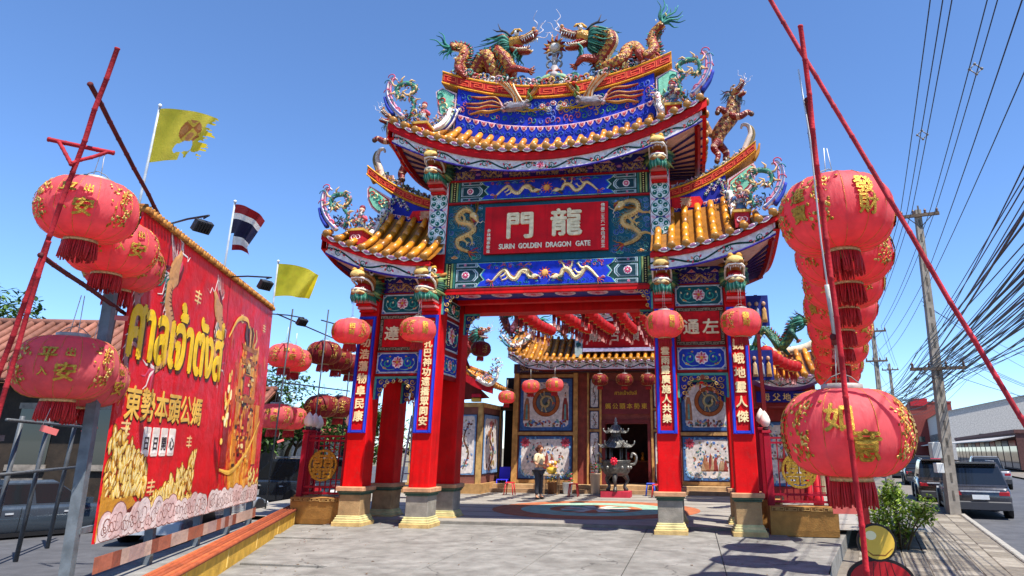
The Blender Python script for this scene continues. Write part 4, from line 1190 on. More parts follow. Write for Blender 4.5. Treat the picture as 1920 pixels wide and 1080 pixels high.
  rim = MB()
  a = [ss(k / 12, 0.12) + Vector((0, 0, -0.05)) for k in range(13)]
  rim.tube(a, 0.07, DRED, 4, True, smooth=False)
  a = [ss(0.93, v / 4) + Vector((0, 0, -0.05)) for v in range(5)]
  rim.tube(a, 0.08, hx('8a0a12'), 4, True, smooth=False)
  rim.build('soffit_rim', 'paint', rf)
 so.build('soffit', 'paint', rf)
 return rf, zs
ze_c = lambda x: 8.54 + 1.08 * (abs(x) / 3.98) ** 2.1
zt_c = lambda x: 9.40 + 0.58 * (x / 2.75) ** 2
roof_c, zs_c = gate_roof('upper_roof', -3.98, 3.98, -2.75, 2.75, ze_c, zt_c, True, True, 0.19, 0.27, 9.2, (-2.9, 2.9), 8.66)
_s = lambda x: max(0.0, (abs(x) - 2.56) / 2.86)
ze_s = lambda x: 5.90 + 0.77 * _s(x) ** 2.0
zt_s = lambda x: 7.28 + 0.22 * max(0.0, (abs(x) - 2.56) / 1.7) ** 2
roof_r, zs_s = gate_roof('side_roof', 2.56, 5.42, 2.56, 4.3, ze_s, zt_s, False, True, 0.1, 0.27, 6.35, (2.56, 4.62), 5.72)
roof_l, _ = gate_roof('side_roof', -5.42, -2.56, -4.3, -2.56, ze_s, zt_s, True, False, 0.1, 0.27, 6.35, (-4.62, -2.56), 5.72)
# ------------------------------------------------------------------ ridge walls and ridge bars
def curved_bar(parent, f, x0, x1, hgt, yc, th, n=40):
 """orange ridge bar with a red key-pattern face following z = f(x)"""
 mb = MB()
 xs = [x0 + (x1 - x0) * i / n for i in range(n + 1)]
 for i in range(n):
  a, b = xs[i], xs[i + 1]
  za, zb = f(a), f(b)
  mb.add([(a, yc - th, za), (b, yc - th, zb), (b, yc - th, zb + hgt), (a, yc - th, za + hgt), (a, yc + th, za), (b, yc + th, zb), (b, yc + th, zb + hgt), (a, yc + th, za + hgt)],
               [(0, 1, 2, 3), (5, 4, 7, 6), (3, 2, 6, 7), (1, 0, 4, 5)], hx('c88018'))
 for x in (x0, x1):
  z = f(x)
  q = [(x, yc - th, z), (x, yc + th, z), (x, yc + th, z + hgt), (x, yc - th, z + hgt)]
  mb.add(q, [(0, 1, 2, 3) if x == x1 else (3, 2, 1, 0)], hx('c88018'))
 F = lambda u, v, h=0: Vector((x0 + u, yc - th - 0.002 - h, f(x0 + u) + v))
 L = x1 - x0
 meander(mb, F, 0.04, L - 0.04, hgt * 0.2, hgt * 0.8, hx('b01818'), hx('e8603a'), 0.012, 0.012)
 stroke(mb, F, [(L * i / n, hgt * 0.09) for i in range(n + 1)], hgt * 0.16, hx('e0a030'), 0.03, 0.0, False)
 stroke(mb, F, [(L * i / n, hgt * 0.91) for i in range(n + 1)], hgt * 0.16, hx('e0a030'), 0.03, 0.0, False)
 m = int(L / 0.05)
 for i in range(m):
  blob(mb, F, ell(((i + 0.5) * L / m, hgt * 0.03), 0.017, 0.02, 5), hx('c88018'), 0.03, 0.01)
 return mb.build('ridge_bar', 'relief', parent)
rb_c = lambda x: 10.70 + 0.72 * (abs(x) / 3.2) ** 1.9
def phoenix(s):
 """flying phoenix in relief on the blue ridge wall; s=-1 left one"""
 F0 = FRONT((0, 0.33, 0)); mb = MB()
 F = lambda u, v, h=0: F0(s * -u, v, h)       # drawn for the left, mirrored for the right
 # tail plumes
 for k, (pts, c) in enumerate((([(-1.4, 10.6), (-1.62, 10.84), (-2.0, 10.86), (-2.3, 10.92)], hx('a02428')), ([(-1.4, 10.58), (-1.7, 10.72), (-2.05, 10.68), (-2.44, 10.72)], hx('8a3a4a')), ([(-1.4, 10.52), (-1.8, 10.6), (-2.1, 10.55), (-2.42, 10.6)], hx('c8403a')), ([(-1.35, 10.5), (-1.75, 10.42), (-2.0, 10.45), (-2.3, 10.38)], hx('b07a30')))):
  P = cat([(*p, 0) for p in pts], 5)
  stroke(mb, F, P, 0.11, c, 0.05, 0.02); stroke(mb, F, P, 0.035, hx('e0b070'), 0.02, 0.06)
 blob(mb, F, [(-1.45, 10.42), (-1.3, 10.62), (-1.05, 10.62), (-0.72, 10.66), (-0.6, 10.58), (-0.68, 10.45), (-0.9, 10.38), (-1.2, 10.36)], hx('8f8a92'), 0.14, 0.02, 0.6)
 for k in range(40):
  r = random.Random(k); u = r.uniform(-1.4, -.65); v = 10.4 + .06 * (u + 1.4) + r.uniform(0, .19)
  blob(mb, F, ell((u, v), .055, .03, 6, r.uniform(-.5, .3)), r.choice([hx('b8b0b4'), hx('7a747c'), hx('c8b8a8'), hx('9c6a6a')]), .03, .12)
 for k in range(9):
  a = k * 0.35
  blob(mb, F, ell((-1.4 + 0.05 * math.cos(a), 10.4 + 0.03 * k), 0.05, 0.03, 6, a), hx('d8a8a8'), 0.08, 0.03)
 for k in range(6):        # wing raised over the bar
  P = cat([(-1.05 + 0.05 * k, 10.55, 0), (-1.1 + 0.03 * k, 10.8, 0), (-1.3 + 0.045 * k, 11.05, 0), (-1.55 + 0.09 * k, 11.28 - 0.02 * k, 0)], 4)
  stroke(mb, F, P, 0.07, (hx('c9b090'), hx('d07a2a'), hx('d8c8a8'))[k % 3], 0.08, 0.1)
 for k in range(4):        # second wing
  P = cat([(-0.8, 10.62, 0), (-0.62 + 0.03 * k, 10.82, 0), (-0.5 + 0.03 * k, 11.0, 0), (-0.42 + 0.02 * k, 11.12 - .05 * k, 0)], 4)
  stroke(mb, F, P, 0.06, (hx('c9b090'), hx('b8782a'))[k % 2], 0.06, 0.08)
 P = cat([(-0.72, 10.6, 0), (-0.6, 10.72, 0), (-0.68, 10.88, 0), (-0.62, 11.0, 0)], 5)      # neck and head
 stroke(mb, F, P, 0.1, hx('6a8f4a'), 0.1, 0.06)
 blob(mb, F, ell((-0.58, 11.03), 0.08, 0.06, 8), hx('c8402a'), 0.12, 0.06)
 stroke(mb, F, [(-0.54, 11.03), (-0.47, 11.03), (-0.42, 10.99)], 0.05, hx('e0b040'), 0.06, 0.1, 'end')
 for (x, y) in ((-1.05, 10.4), (-0.75, 10.42)):
  stroke(mb, F, [(x, y), (x + 0.25, y - 0.06), (x + 0.45, y - 0.05)], 0.04, hx('b8a83a'), 0.05, 0.03)
  for a in (-0.5, 0, 0.5):
   stroke(mb, F, [(x + 0.45, y - 0.05), (x + 0.53, y - 0.05 + 0.08 * a), (x + 0.6, y - 0.06 + 0.16 * a)], 0.025, hx('c8b83a'), 0.04, 0.03, 'end')
 return mb.build('phoenix_relief', 'relief', gate)
def upper_ridge():
 mb = MB(); n = 30
 for i in range(n):
  a = -2.72 + 5.44 * i / n; b = -2.72 + 5.44 * (i + 1) / n
  for y, f in ((0.33, (0, 1, 2, 3)), (1.27, (3, 2, 1, 0))):
   mb.add([(a, y, zt_c(a) - 0.1), (b, y, zt_c(b) - 0.1), (b, y, rb_c(b) + 0.05), (a, y, rb_c(a) + 0.05)], [f], hx('172ba6'))
 for x, f in ((-2.72, (3, 2, 1, 0)), (2.72, (0, 1, 2, 3))):
  mb.add([(x, 0.33, zt_c(x) - 0.1), (x, 1.27, zt_c(x) - 0.1), (x, 1.27, rb_c(x) + 0.05), (x, 0.33, rb_c(x) + 0.05)], [f], hx('1420a0'))
 mb.build('ridge_wall', 'paint', gate)
 mb = MB(); F = lambda u, v, h=0: Vector((-2.7 + u, 0.325 - h, zt_c(-2.7 + u) + 0.46 + v))
 scroll_edge(mb, F, 5.4, 0.15)
 H_ = lambda u, v, h=0: Vector((u, .325 - h, (zt_c(u) + .5) * (1 - v) + (rb_c(u) - .03) * v))
 swirl_fill(mb, lambda u, v, h=0: H_(u, v / .6, h), -2.6, 2.6, .03, .57, .17, [hx('3f7f6c'), hx('a85a6a'), hx('5f78b8'), hx('b89a5a'), hx('2a5a9c')], 4, .018, 0)
 J_ = lambda u, v, h=0: Vector((u, .325 - h, zt_c(u) + v))
 swirl_fill(mb, J_, -2.6, 2.6, .12, .3, .16, [hx('2a4ab8'), hx('3f6fb0'), hx('2a5a8c')], 6, .014, 0)
 G = FRONT((0, 0.325, 0))
 for k, (u, v) in enumerate(((-0.3, 10.48), (0, 10.55), (0.3, 10.48), (-0.12, 10.38), (0.16, 10.4))):
  flower(mb, G, (u, v), 0.075, hx('c8303a') if k < 3 else hx('8a8a9c'), WHITE, 0.02, 0.0, 6, WHITE)
 for k in range(12):
  a = k * 0.52
  stroke(mb, G, spir((0.42 * math.cos(a), 10.45 + 0.13 * math.sin(a)), 0.06, 0.01, a, 0.8, 7), 0.025, (hx('6a8a8c'), hx('8a6a9c'))[k % 2], 0.015)
 mb.build('ridge_scrollwork', 'relief', gate)
 curved_bar(gate, rb_c, -3.2, 3.2, 0.41, 0.72, 0.42, 56)
 phoenix(-1); phoenix(1)
 m5 = MB(); SC_ = [hx(c) for c in ('d8d0c8', 'c88a8a', '5f8f7c', 'a83a34', 'c8a05a', '3f5a7a')]
 for k in range(34):                    # cloud scrolls the dragons stand in
  x = -2.75 + 5.5 * k / 33; z = rb_c(x) + .45
  m5.tube([(u, .36, v) for u, v in spir((x, z + .05 + .05 * (k % 3)), .14, .03, k * 1.7, (-1, 1)[k % 2] * 1.1, 10)], .032, SC_[k % 6], 5)
 shards(m5, [(-2.9 + 5.8 * k / 40, .42, rb_c(-2.9 + 5.8 * k / 40) + .5) for k in range(41)], 760, .13, .07, SC_ + PORC, 77)
 m5.build('ridge_clouds', 'relief', gate)
upper_ridge()
rb_s = lambda x: 7.62 + 0.22 * max(0, (abs(x) - 3.0) / 1) + 0.70 * max(0.0, (abs(x) - 3.0) / 2.2) ** 2.0
def side_ridge(s):
 mb = MB(); n = 16
 x0, x1 = 2.9, 4.4
 for i in range(n):
  a = s * (x0 + (x1 - x0) * i / n); b = s * (x0 + (x1 - x0) * (i + 1) / n)
  if s < 0: a, b = b, a
  for y, f in ((0.38, (0, 1, 2, 3)), (1.22, (3, 2, 1, 0))):
   mb.add([(a, y, zt_s(a) - 0.1), (b, y, zt_s(b) - 0.1), (b, y, rb_s(b) + 0.03), (a, y, rb_s(a) + 0.03)], [f], hx('141c8c'))
 e = s * x1
 mb.add([(e, 0.38, zt_s(e) - 0.1), (e, 1.22, zt_s(e) - 0.1), (e, 1.22, rb_s(e) + 0.03), (e, 0.38, rb_s(e) + 0.03)], [(0, 1, 2, 3) if s > 0 else (3, 2, 1, 0)], hx('141c8c'))
 mb.build('ridge_wall', 'paint', gate)
 G = FRONT((0, 0.37, 0)); m2 = MB()
 u0, u1 = sorted((s * 3.05, s * 3.75))
 m2.prism([(u0, 7.38), (u1, 7.38), (u1 + 0.08 * (s > 0), 7.5), (u1, 7.66), (u0, 7.66), (u0 - 0.08 * (s < 0), 7.5)], G, 0, 0.03, hx('d01018'))
 text_on(m2, '壽', G, (u0 + u1) / 2, 7.52, 0.031, hx('d8b48a'), 0.26, h1=0.015, sx=1.2)
 F = lambda u, v, h=0: Vector((s * (2.95 + u), 0.37 - h, zt_s(2.95 + u) + 0.1 + v))
 scroll_edge(m2, F if s > 0 else (lambda u, v, h=0: F(1.4 - u, v, h)), 1.4, 0.09)
 for k in range(10):
  x = 3.9 + 0.05 * k
  flower(m2, G, (s * x, 7.72 + 0.05 * (k % 4) + 0.03 * k), 0.06, (hx('6a8a6a'), hx('c8b0b0'), hx('8a6a9c'))[k % 3], WHITE, 0.02, 0.0, 5)
 m2.build('ridge_relief', 'relief', gate)
 a, b = sorted((s * 2.95, s * 5.2))
 curved_bar(gate, rb_s, a, b, 0.3, 0.8, 0.42, 30)
 # leaf bracket below the flying end
 m3 = MB(); K = FRONT((0, 0.42, 0))
 def shp(q): return [(s * (4.42 + q), 7.72 + q), (s * (4.75), 7.66 + q), (s * (5.0 - q), 7.86 + q * .5), (s * (5.12 - q), 8.1), (s * (5.16 - q), 8.4), (s * (5.1 - q), 8.5 - q), (s * (4.8), 8.32 - q), (s * (4.45 + q), 8.1 - q)]
 for q, c, h0, h1 in ((0, hx('e0b8b8'), -0.5, 0.0), (0.04, hx('a01820'), 0, 0.012), (0.07, hx('7cc0a0'), 0.012, 0.02)):
  p = shp(q)
  m3.prism(p if s > 0 else p[::-1], K, h0, h1, c)
 for k in range(5):
  stroke(m3, K, spir((s * (4.62 + 0.09 * k), 7.92 + 0.08 * k), 0.11, 0.02, k, s * 1.1, 10), 0.035, (hx('e8d8a0'), hx('c8403a'), hx('2f8f7c'))[k % 3], 0.025, 0.02)
 m3.build('ridge_end_bracket', 'relief', gate)
 # cloud scrolls running up the bar
 m4 = MB()
 for k in range(12):
  x = 3.15 + 0.16 * k; z = rb_s(x) + 0.33
  P = FRONT((0, 0.8, 0))
  c = spir((s * x, z + 0.08), 0.13, 0.03, -s * 0.5, s * 1.2, 10)
  m4.tube([P(u, v, 0) for u, v in c], 0.035, (hx('d8d0cc'), hx('7a9088'), hx('b89090'), hx('5f6f74'))[k % 4], 5)
 c = cat([(4.85, 8.75, 0), (5.0, 9.15, 0), (5.12, 9.45, 0), (5.08, 9.68, 0), (4.95, 9.72, 0), (4.9, 9.62, 0)], 5)
 m4.tube([(s * p.x, 0.72, p.y) for p in c], [0.09 * (1 - 0.7 * i / len(c)) for i in range(len(c))], hx('c9b8a8'), 6)
 m4.tube([(s * p.x + s * 0.09, 0.72, p.y - 0.05) for p in c[:18]], [0.06 * (1 - 0.7 * i / len(c)) for i in range(18)], hx('7a6a4a'), 6)
 c = cat([(5.15, 8.75, 0), (5.28, 8.95, 0), (5.34, 9.2, 0)], 4)
 m4.tube([(s * p.x, 0.8, p.y) for p in c], [0.08 * (1 - 0.8 * i / len(c)) for i in range(len(c))], hx('a8742a'), 6)
 shards(m4, [(s * (3.1 + .1 * k), .7, rb_s(3.1 + .1 * k) + .36) for k in range(20)], 260, .12, .055, PORC, 5)
 m4.build('ridge_clouds', 'relief', gate)
side_ridge(1); side_ridge(-1)
def finial_curl(s, x, y, z, k=1.0, wall=None):
 """white swallowtail at an eave tip with a small green vine-dragon, a hip pedestal and a striped hip ridge"""
 mb = MB()
 E = lambda dx, dz, dy=0: Vector((x + s * dx * k, y + dy, z + dz * k))
 c = cat([(-0.35, 0.0, 0), (-0.08, 0.28, 0), (0.1, 0.62, 0), (0.12, 0.95, 0), (0.02, 1.12, 0), (-0.1, 1.06, 0)], 5)
 mb.tube([E(p.x, p.y) for p in c], [0.06 * k * (1 - 0.6 * i / len(c)) for i in range(len(c))], hx('ddd4d2'), 7, flat=1.5, colfn=lambda i, j: (hx('d98aa0') if i % 3 == 0 and j in (4, 5) else hx('5a6a9c') if j == 3 else hx('ddd4d2')))
 for q in range(5):
  p = c[3 + 4 * q]
  mb.tube([E(p.x - 0.02 + 0.09 * math.cos(a), p.y + 0.09 * math.sin(a), -0.05) for a in [0.7 * t for t in range(7)]], 0.014, (hx('c8405a'), hx('3f7f8f'))[q % 2], 4)
 mb.tube([E(p.x - 0.1, p.y - 0.02, -0.03) for p in c[3:20]], 0.03 * k, hx('d88aa0'), 5)
 c = cat([(-0.1, 0.08, 0), (0.07, 0.32, 0), (0.17, 0.58, 0)], 4)
 mb.tube([E(p.x, p.y) for p in c], [0.055 * k * (1 - 0.4 * i / len(c)) for i in range(len(c))], hx('24389c'), 6, flat=1.6)
 sw = mb; m2 = MB()
 c = cat([(-0.55, 0.05, 0), (-0.62, 0.35, 0), (-0.5, 0.55, 0), (-0.62, 0.78, 0), (-0.42, 0.92, 0), (-0.18, 0.88, 0), (-0.12, 0.7, 0), (-0.22, 0.55, 0), (-0.34, 0.6, 0)], 5)
 m2.tube([E(p.x, p.y) for p in c], [0.062 * k * (0.6 + 0.4 * math.sin(3.1 * i / len(c))) for i in range(len(c))], hx('3f7f6c'), 6)
 for i in range(2, len(c) - 2, 3):
  p = c[i]; a = i * 1.7
  m2.tube([E(p.x, p.y), E(p.x + 0.11 * math.cos(a), p.y + 0.11 * math.sin(a), -0.05), E(p.x + 0.2 * math.cos(a + .5), p.y + 0.2 * math.sin(a + .5), -0.06)], [0.035 * k, 0.028 * k, 0.008], (hx('b85a4a'), hx('5f9c84'), hx('d8b07a'))[i % 3], 5)
 shards(m2, [E(p.x, p.y) for p in c], 150, .085 * k, .05 * k, PORC, int(x * 10))
 sw.build('swallowtail', 'relief', gate); m2.build('vine_dragon', 'relief', gate)
def hip(s, xt, yt, zt_, xe, zb, box):
 """striped hip ridge sweeping from the ridge wall down to a pedestal with a figure"""
 mb = MB()
 bx, bz = box
 for k, (o, c) in enumerate(((0.0, hx('e4dcd8')), (0.09, hx('2a3a8c')), (0.17, hx('c8dcc8')), (0.26, hx('e4dcd8')))):
  P = cat([(s * (xt + o * 0.3), yt - o, zt_ - o * 0.4), (s * (xt + 0.06 + o * .2), yt - 0.15 - o, zt_ - 0.4 - o * .2), (s * (xt + (bx - xt) * 0.4), yt - 0.4 - o, bz + 0.42), (s * (bx - 0.1), yt - 0.7 - o * .5, bz + 0.22)], 5)
  mb.tube(P, 0.07, c, 6)
 shards(mb, [(s * (xt + (bx - xt) * t), yt - .75 * t - .1, zt_ + (bz + .3 - zt_) * t ** .6 + .08) for t in (0, .2, .4, .6, .8, 1)] + [(s * (bx + (xe - bx) * t), -.8, bz + .35 + .2 * t) for t in (.2, .4, .6, .8)], 320, .14, .06, PORC, int(bz * 9))
 mb.build('hip_ridge', 'relief', gate)
 m2 = MB(); y = -0.75
 X = s * bx
 m2.bbox(X - 0.16, X + 0.16, y - 0.14, y + 0.3, bz - 0.15, bz + 0.2, hx('b02430'))
 m2.bbox(X - 0.21, X + 0.21, y - 0.19, y + 0.34, bz + 0.2, bz + 0.26, hx('c8a04a'))
 G = FRONT((X, y - 0.142, bz))
 stroke(m2, G, spir((-0.06, 0.03), 0.08, 0.02, 0, 1.2, 9), 0.03, hx('ecc8cc'), 0.015); stroke(m2, G, spir((0.06, 0.03), 0.08, 0.02, 3.1, -1.2, 9), 0.03, hx('ecc8cc'), 0.015)
 m2.build('hip_pedestal', 'relief', gate)
 m3 = MB()                      # little guardian figure
 m3.lathe([(0.13, 0), (0.15, 0.06), (0.1, 0.2), (0.12, 0.3), (0.08, 0.42), (0.03, 0.46)], 10, lambda i, j: (hx('4a6a8c'), hx('a8b0b0'), hx('a04a4a'))[(i + j // 3) % 3], (X, y + 0.05, bz + 0.26))
 shards(m3, [(X, y, bz + .35), (X, y, bz + .5), (X, y, bz + .65)], 90, .13, .05, PORC, int(X * 7))
 m3.ball((X, y + 0.03, bz + 0.8), 0.075, hx('d8a890'), 9, 6)
 m3.ball((X, y + 0.05, bz + 0.86), 0.08, hx('7a2a3a'), 8, 5)
 m3.tube([(X - 0.12, y + 0.03, bz + 0.62), (X - 0.2, y - 0.06, bz + 0.5), (X - 0.12, y - 0.14, bz + 0.58)], 0.035, hx('5a78a8'), 5)
 m3.tube([(X + 0.12, y + 0.03, bz + 0.62), (X + 0.2, y - 0.06, bz + 0.5), (X + 0.12, y - 0.14, bz + 0.58)], 0.035, hx('c85a6a'), 5)
 m3.build('guardian_figure', 'relief', gate)
for s in (-1, 1):
 finial_curl(s, s * 4.0, YE + 0.1, ze_c(3.98) + 0.1, 1.05)
 hip(s, 2.72, 0.33, 10.55, 3.98, 9.5, (3.2, 9.35))
 finial_curl(s, s * 5.44, YE + 0.1, ze_s(5.42) + 0.1, 1.0)
 hip(s, 4.38, 0.38, 7.75, 5.42, 6.6, (4.62, 6.55))
 # scroll bracket under the ends of the upper ridge bar
 m3 = MB(); K = FRONT((0, 0.36, 0))
 def shp(q): return [(s * (2.76 + q), 9.95 + q), (s * (3.05), 10.05 + q), (s * (3.22 - q), 10.35), (s * (3.3 - q), 10.75), (s * (3.38 - q), 11.2), (s * (3.2 - q), 11.32 - q), (s * (2.76 + q), 11.1 - q)]
 for q, c, h0, h1 in ((0, hx('e0b8b8'), -0.8, 0.0), (0.04, hx('1a4a6a'), 0, 0.012), (0.07, hx('7cc0a0'), 0.012, 0.02)):
  p = shp(q); m3.prism(p if s > 0 else p[::-1], K, h0, h1, c)
 for k in range(6):
  stroke(m3, K, spir((s * (2.95 + 0.05 * k), 10.2 + 0.17 * k), 0.14, 0.02, k, s * 1.1, 10), 0.045, (hx('e8d8a0'), hx('c8403a'), hx('2f8f7c'))[k % 3], 0.03, 0.02)
 m3.build('ridge_end_bracket', 'relief', gate)
# ================================================================== DRAGONS
def dragon_head(mb, X, s, skin=hx('b8863c'), dark=hx('7a2418'), gape=0.0, wide=1.0, simple=False):
 """head along local +x, z up; X maps local -> object space, s = head length"""
 T = lambda x, y, z: X @ Vector((x * s, y * s * wide, z * s))
 def ring(x, z, ry, rz, n=10, rot=0.0, px=0.05, pz=0.0):
  o = []
  for j in range(n):
   a = 2 * math.pi * j / n
   yy, zz = ry * math.cos(a), rz * math.sin(a)
   lx, lz = x - px, z + zz - pz
   qx = px + lx * math.cos(rot) - lz * math.sin(rot); qz = pz + lx * math.sin(rot) + lz * math.cos(rot)
   o.append(T(qx, yy, qz))
  return o
 up = gape * 0.5; dn = -gape
 U = [(-0.12, 0.02, .2, .2), (0.08, 0.06, .26, .26), (0.28, 0.1, .25, .2), (0.42, 0.1, .2, .13), (0.58, 0.1, .17, .1), (0.76, 0.13, .165, .1), (0.92, 0.17, .16, .11), (1.0, 0.17, .1, .07)]
 mb.loft([ring(*q, rot=up) for q in U], lambda i, j: skin if 1 <= j <= 4 else (dark if i > 2 else skin))
 J = [(-0.02, -0.08, .19, .13), (0.2, -0.2, .18, .09), (0.45, -0.29, .15, .07), (0.7, -0.31, .13, .06), (0.83, -0.27, .08, .05)]
 mb.loft([ring(*q, rot=dn) for q in J], lambda i, j: dark if j > 4 else skin)
 # mouth lining and tongue
 mb.loft([ring(0.02, -0.04, .17, .1), ring(0.3, -0.08, .16, .06, rot=dn * .5), ring(0.62, -0.17, .1, .03, rot=dn * .7), ring(0.75, -0.12, .05, .02, rot=dn * .7)], hx('b0141c'))
 def rt(x, z, rot, px=0.05):
  return px + (x - px) * math.cos(rot) - z * math.sin(rot), (x - px) * math.sin(rot) + z * math.cos(rot)
 for k in range(6):                                   # teeth
  for sd in (-1, 1):
   x, z = rt(0.5 + 0.085 * k, 0.03, up); x2, z2 = rt(0.52 + 0.085 * k, -0.07 - (0.06 if k in (1, 5) else 0), up)
   mb.tube([T(x, sd * 0.14, z), T(x2, sd * 0.135, z2)], [0.028 * s, 0.004 * s], WHITE, 5)
   x, z = rt(0.35 + 0.09 * k, -0.22, dn); x2, z2 = rt(0.37 + 0.09 * k, -0.13, dn)
   mb.tube([T(x, sd * 0.12, z), T(x2, sd * 0.12, z2)], [0.026 * s, 0.004 * s], WHITE, 5)
 for sd in (-1, 1):
  x, z = rt(0.34, 0.3, up)
  mb.ball(T(x, sd * 0.19, z), 0.095 * s, WHITE, 8, 6); x2, z2 = rt(0.41, 0.31, up)
  mb.ball(T(x2, sd * 0.235, z2), 0.05 * s, BLACK, 7, 5)
  pts = [rt(a, b, up) for a, b in ((0.12, 0.33), (0.3, 0.42), (0.48, 0.36), (0.56, 0.26))]
  mb.tube([T(a, sd * 0.2, b) for a, b in pts], [0.04 * s, 0.055 * s, 0.05 * s, 0.02 * s], GOLD, 6)
  x, z = rt(0.95, 0.27, up); mb.ball(T(x, sd * 0.09, z), 0.075 * s, hx('c88a4a'), 8, 5)
  pts = [rt(a, b, up) for a, b in ((0.45, 0.04), (0.7, 0.05), (0.95, 0.1))]      # lip
  mb.tube([T(a, sd * 0.165, b) for a, b in pts], 0.03 * s, hx('e0c8a8'), 5)
  pts = [rt(a, b, dn) for a, b in ((0.1, -0.12), (0.4, -0.22), (0.75, -0.25))]
  mb.tube([T(a, sd * 0.15, b) for a, b in pts], 0.03 * s, hx('e0c8a8'), 5)
  mb.tube([T(0.0, sd * 0.2, 0.2), T(-0.15, sd * 0.36, 0.28), T(-0.3, sd * 0.42, 0.25)], [0.07 * s, 0.06 * s, 0.01 * s], dark, 6, flat=0.5)  # ear
def dragon_trim(horn, mane, whisk, X, s, wide=1.0, cols=(hx('2f6f60'), hx('1f5048'), hx('4f9c88')), nm=22, whiskers=True, horns=True, seed=1, ml=1.0):
 rnd = random.Random(seed)
 T = lambda x, y, z: X @ Vector((x * s, y * s * wide, z * s))
 if horns:
  for sd in (-1, 1):
   horn.tube([T(0.08, sd * 0.12, 0.26), T(-0.1, sd * 0.2, 0.48), T(-0.3, sd * 0.24, 0.6), T(-0.38, sd * 0.3, 0.85)], [0.05 * s, 0.045 * s, 0.035 * s, 0.01 * s], hx('3c3a44'), 6)
   horn.tube([T(-0.2, sd * 0.22, 0.54), T(-0.42, sd * 0.28, 0.56), T(-0.58, sd * 0.3, 0.68)], [0.035 * s, 0.028 * s, 0.008 * s], hx('3c3a44'), 5)
 for k in range(nm):
  a = 2 * math.pi * (k + rnd.random() * .5) / nm
  y, z = 0.22 * math.cos(a), 0.02 + 0.22 * math.sin(a)
  L = rnd.uniform(0.45, 0.8) * ml
  p = [T(0.0, y, z), T(-0.12, y * 1.9, z * 1.9), T(-0.12 - L * 0.5, y * (2.2 + rnd.uniform(-.4, .4)), z * 2.2 - 0.1), T(-0.1 - L, y * (2.4 + rnd.uniform(-.5, .5)), z * 2.1 - 0.12 + rnd.uniform(-.15, .15))]
  q = cat(p, 3)
  mane.tube(q, [0.05 * s * (1 - 0.85 * i / (len(q) - 1)) for i in range(len(q))], cols[k % len(cols)], 5)
 for k in range(9):
  y = -0.16 + 0.04 * k
  p = cat([T(0.3 + 0.03 * (k % 3), y, -0.3), T(0.22, y * 1.4, -0.48), T(0.26 + rnd.uniform(-.1, .1), y * 1.6, -0.66), T(0.12 + rnd.uniform(-.1, .1), y * 1.7, -0.85)], 3)
  mane.tube(p, [0.035 * s * (1 - 0.8 * i / (len(p) - 1)) for i in range(len(p))], cols[k % len(cols)], 4)
 if whiskers:
  for sd in (-1, 1):
   p = cat([T(0.95, sd * 0.1, 0.24), T(1.12, sd * 0.2, 0.42), T(1.0, sd * 0.25, 0.62), T(1.16, sd * 0.3, 0.86)], 4)
   whisk.tube(p, [0.022 * s * (1 - 0.7 * i / (len(p) - 1)) for i in range(len(p))], hx('d8d0d4'), 4)
   p = cat([T(0.98, sd * 0.1, 0.14), T(1.2, sd * 0.22, 0.12), T(1.3, sd * 0.26, 0.3), T(1.45, sd * 0.3, 0.3)], 4)
   whisk.tube(p, [0.018 * s * (1 - 0.7 * i / (len(p) - 1)) for i in range(len(p))], hx('d8d0d4'), 4)
def head_matrix(p, fwd, up=(0, 0, 1)):
 f = Vector(fwd).normalized(); u = Vector(up); l = u.cross(f).normalized(); u = f.cross(l)
 return Matrix(((f.x, l.x, u.x, p[0]), (f.y, l.y, u.y, p[1]), (f.z, l.z, u.z, p[2]), (0, 0, 0, 1)))
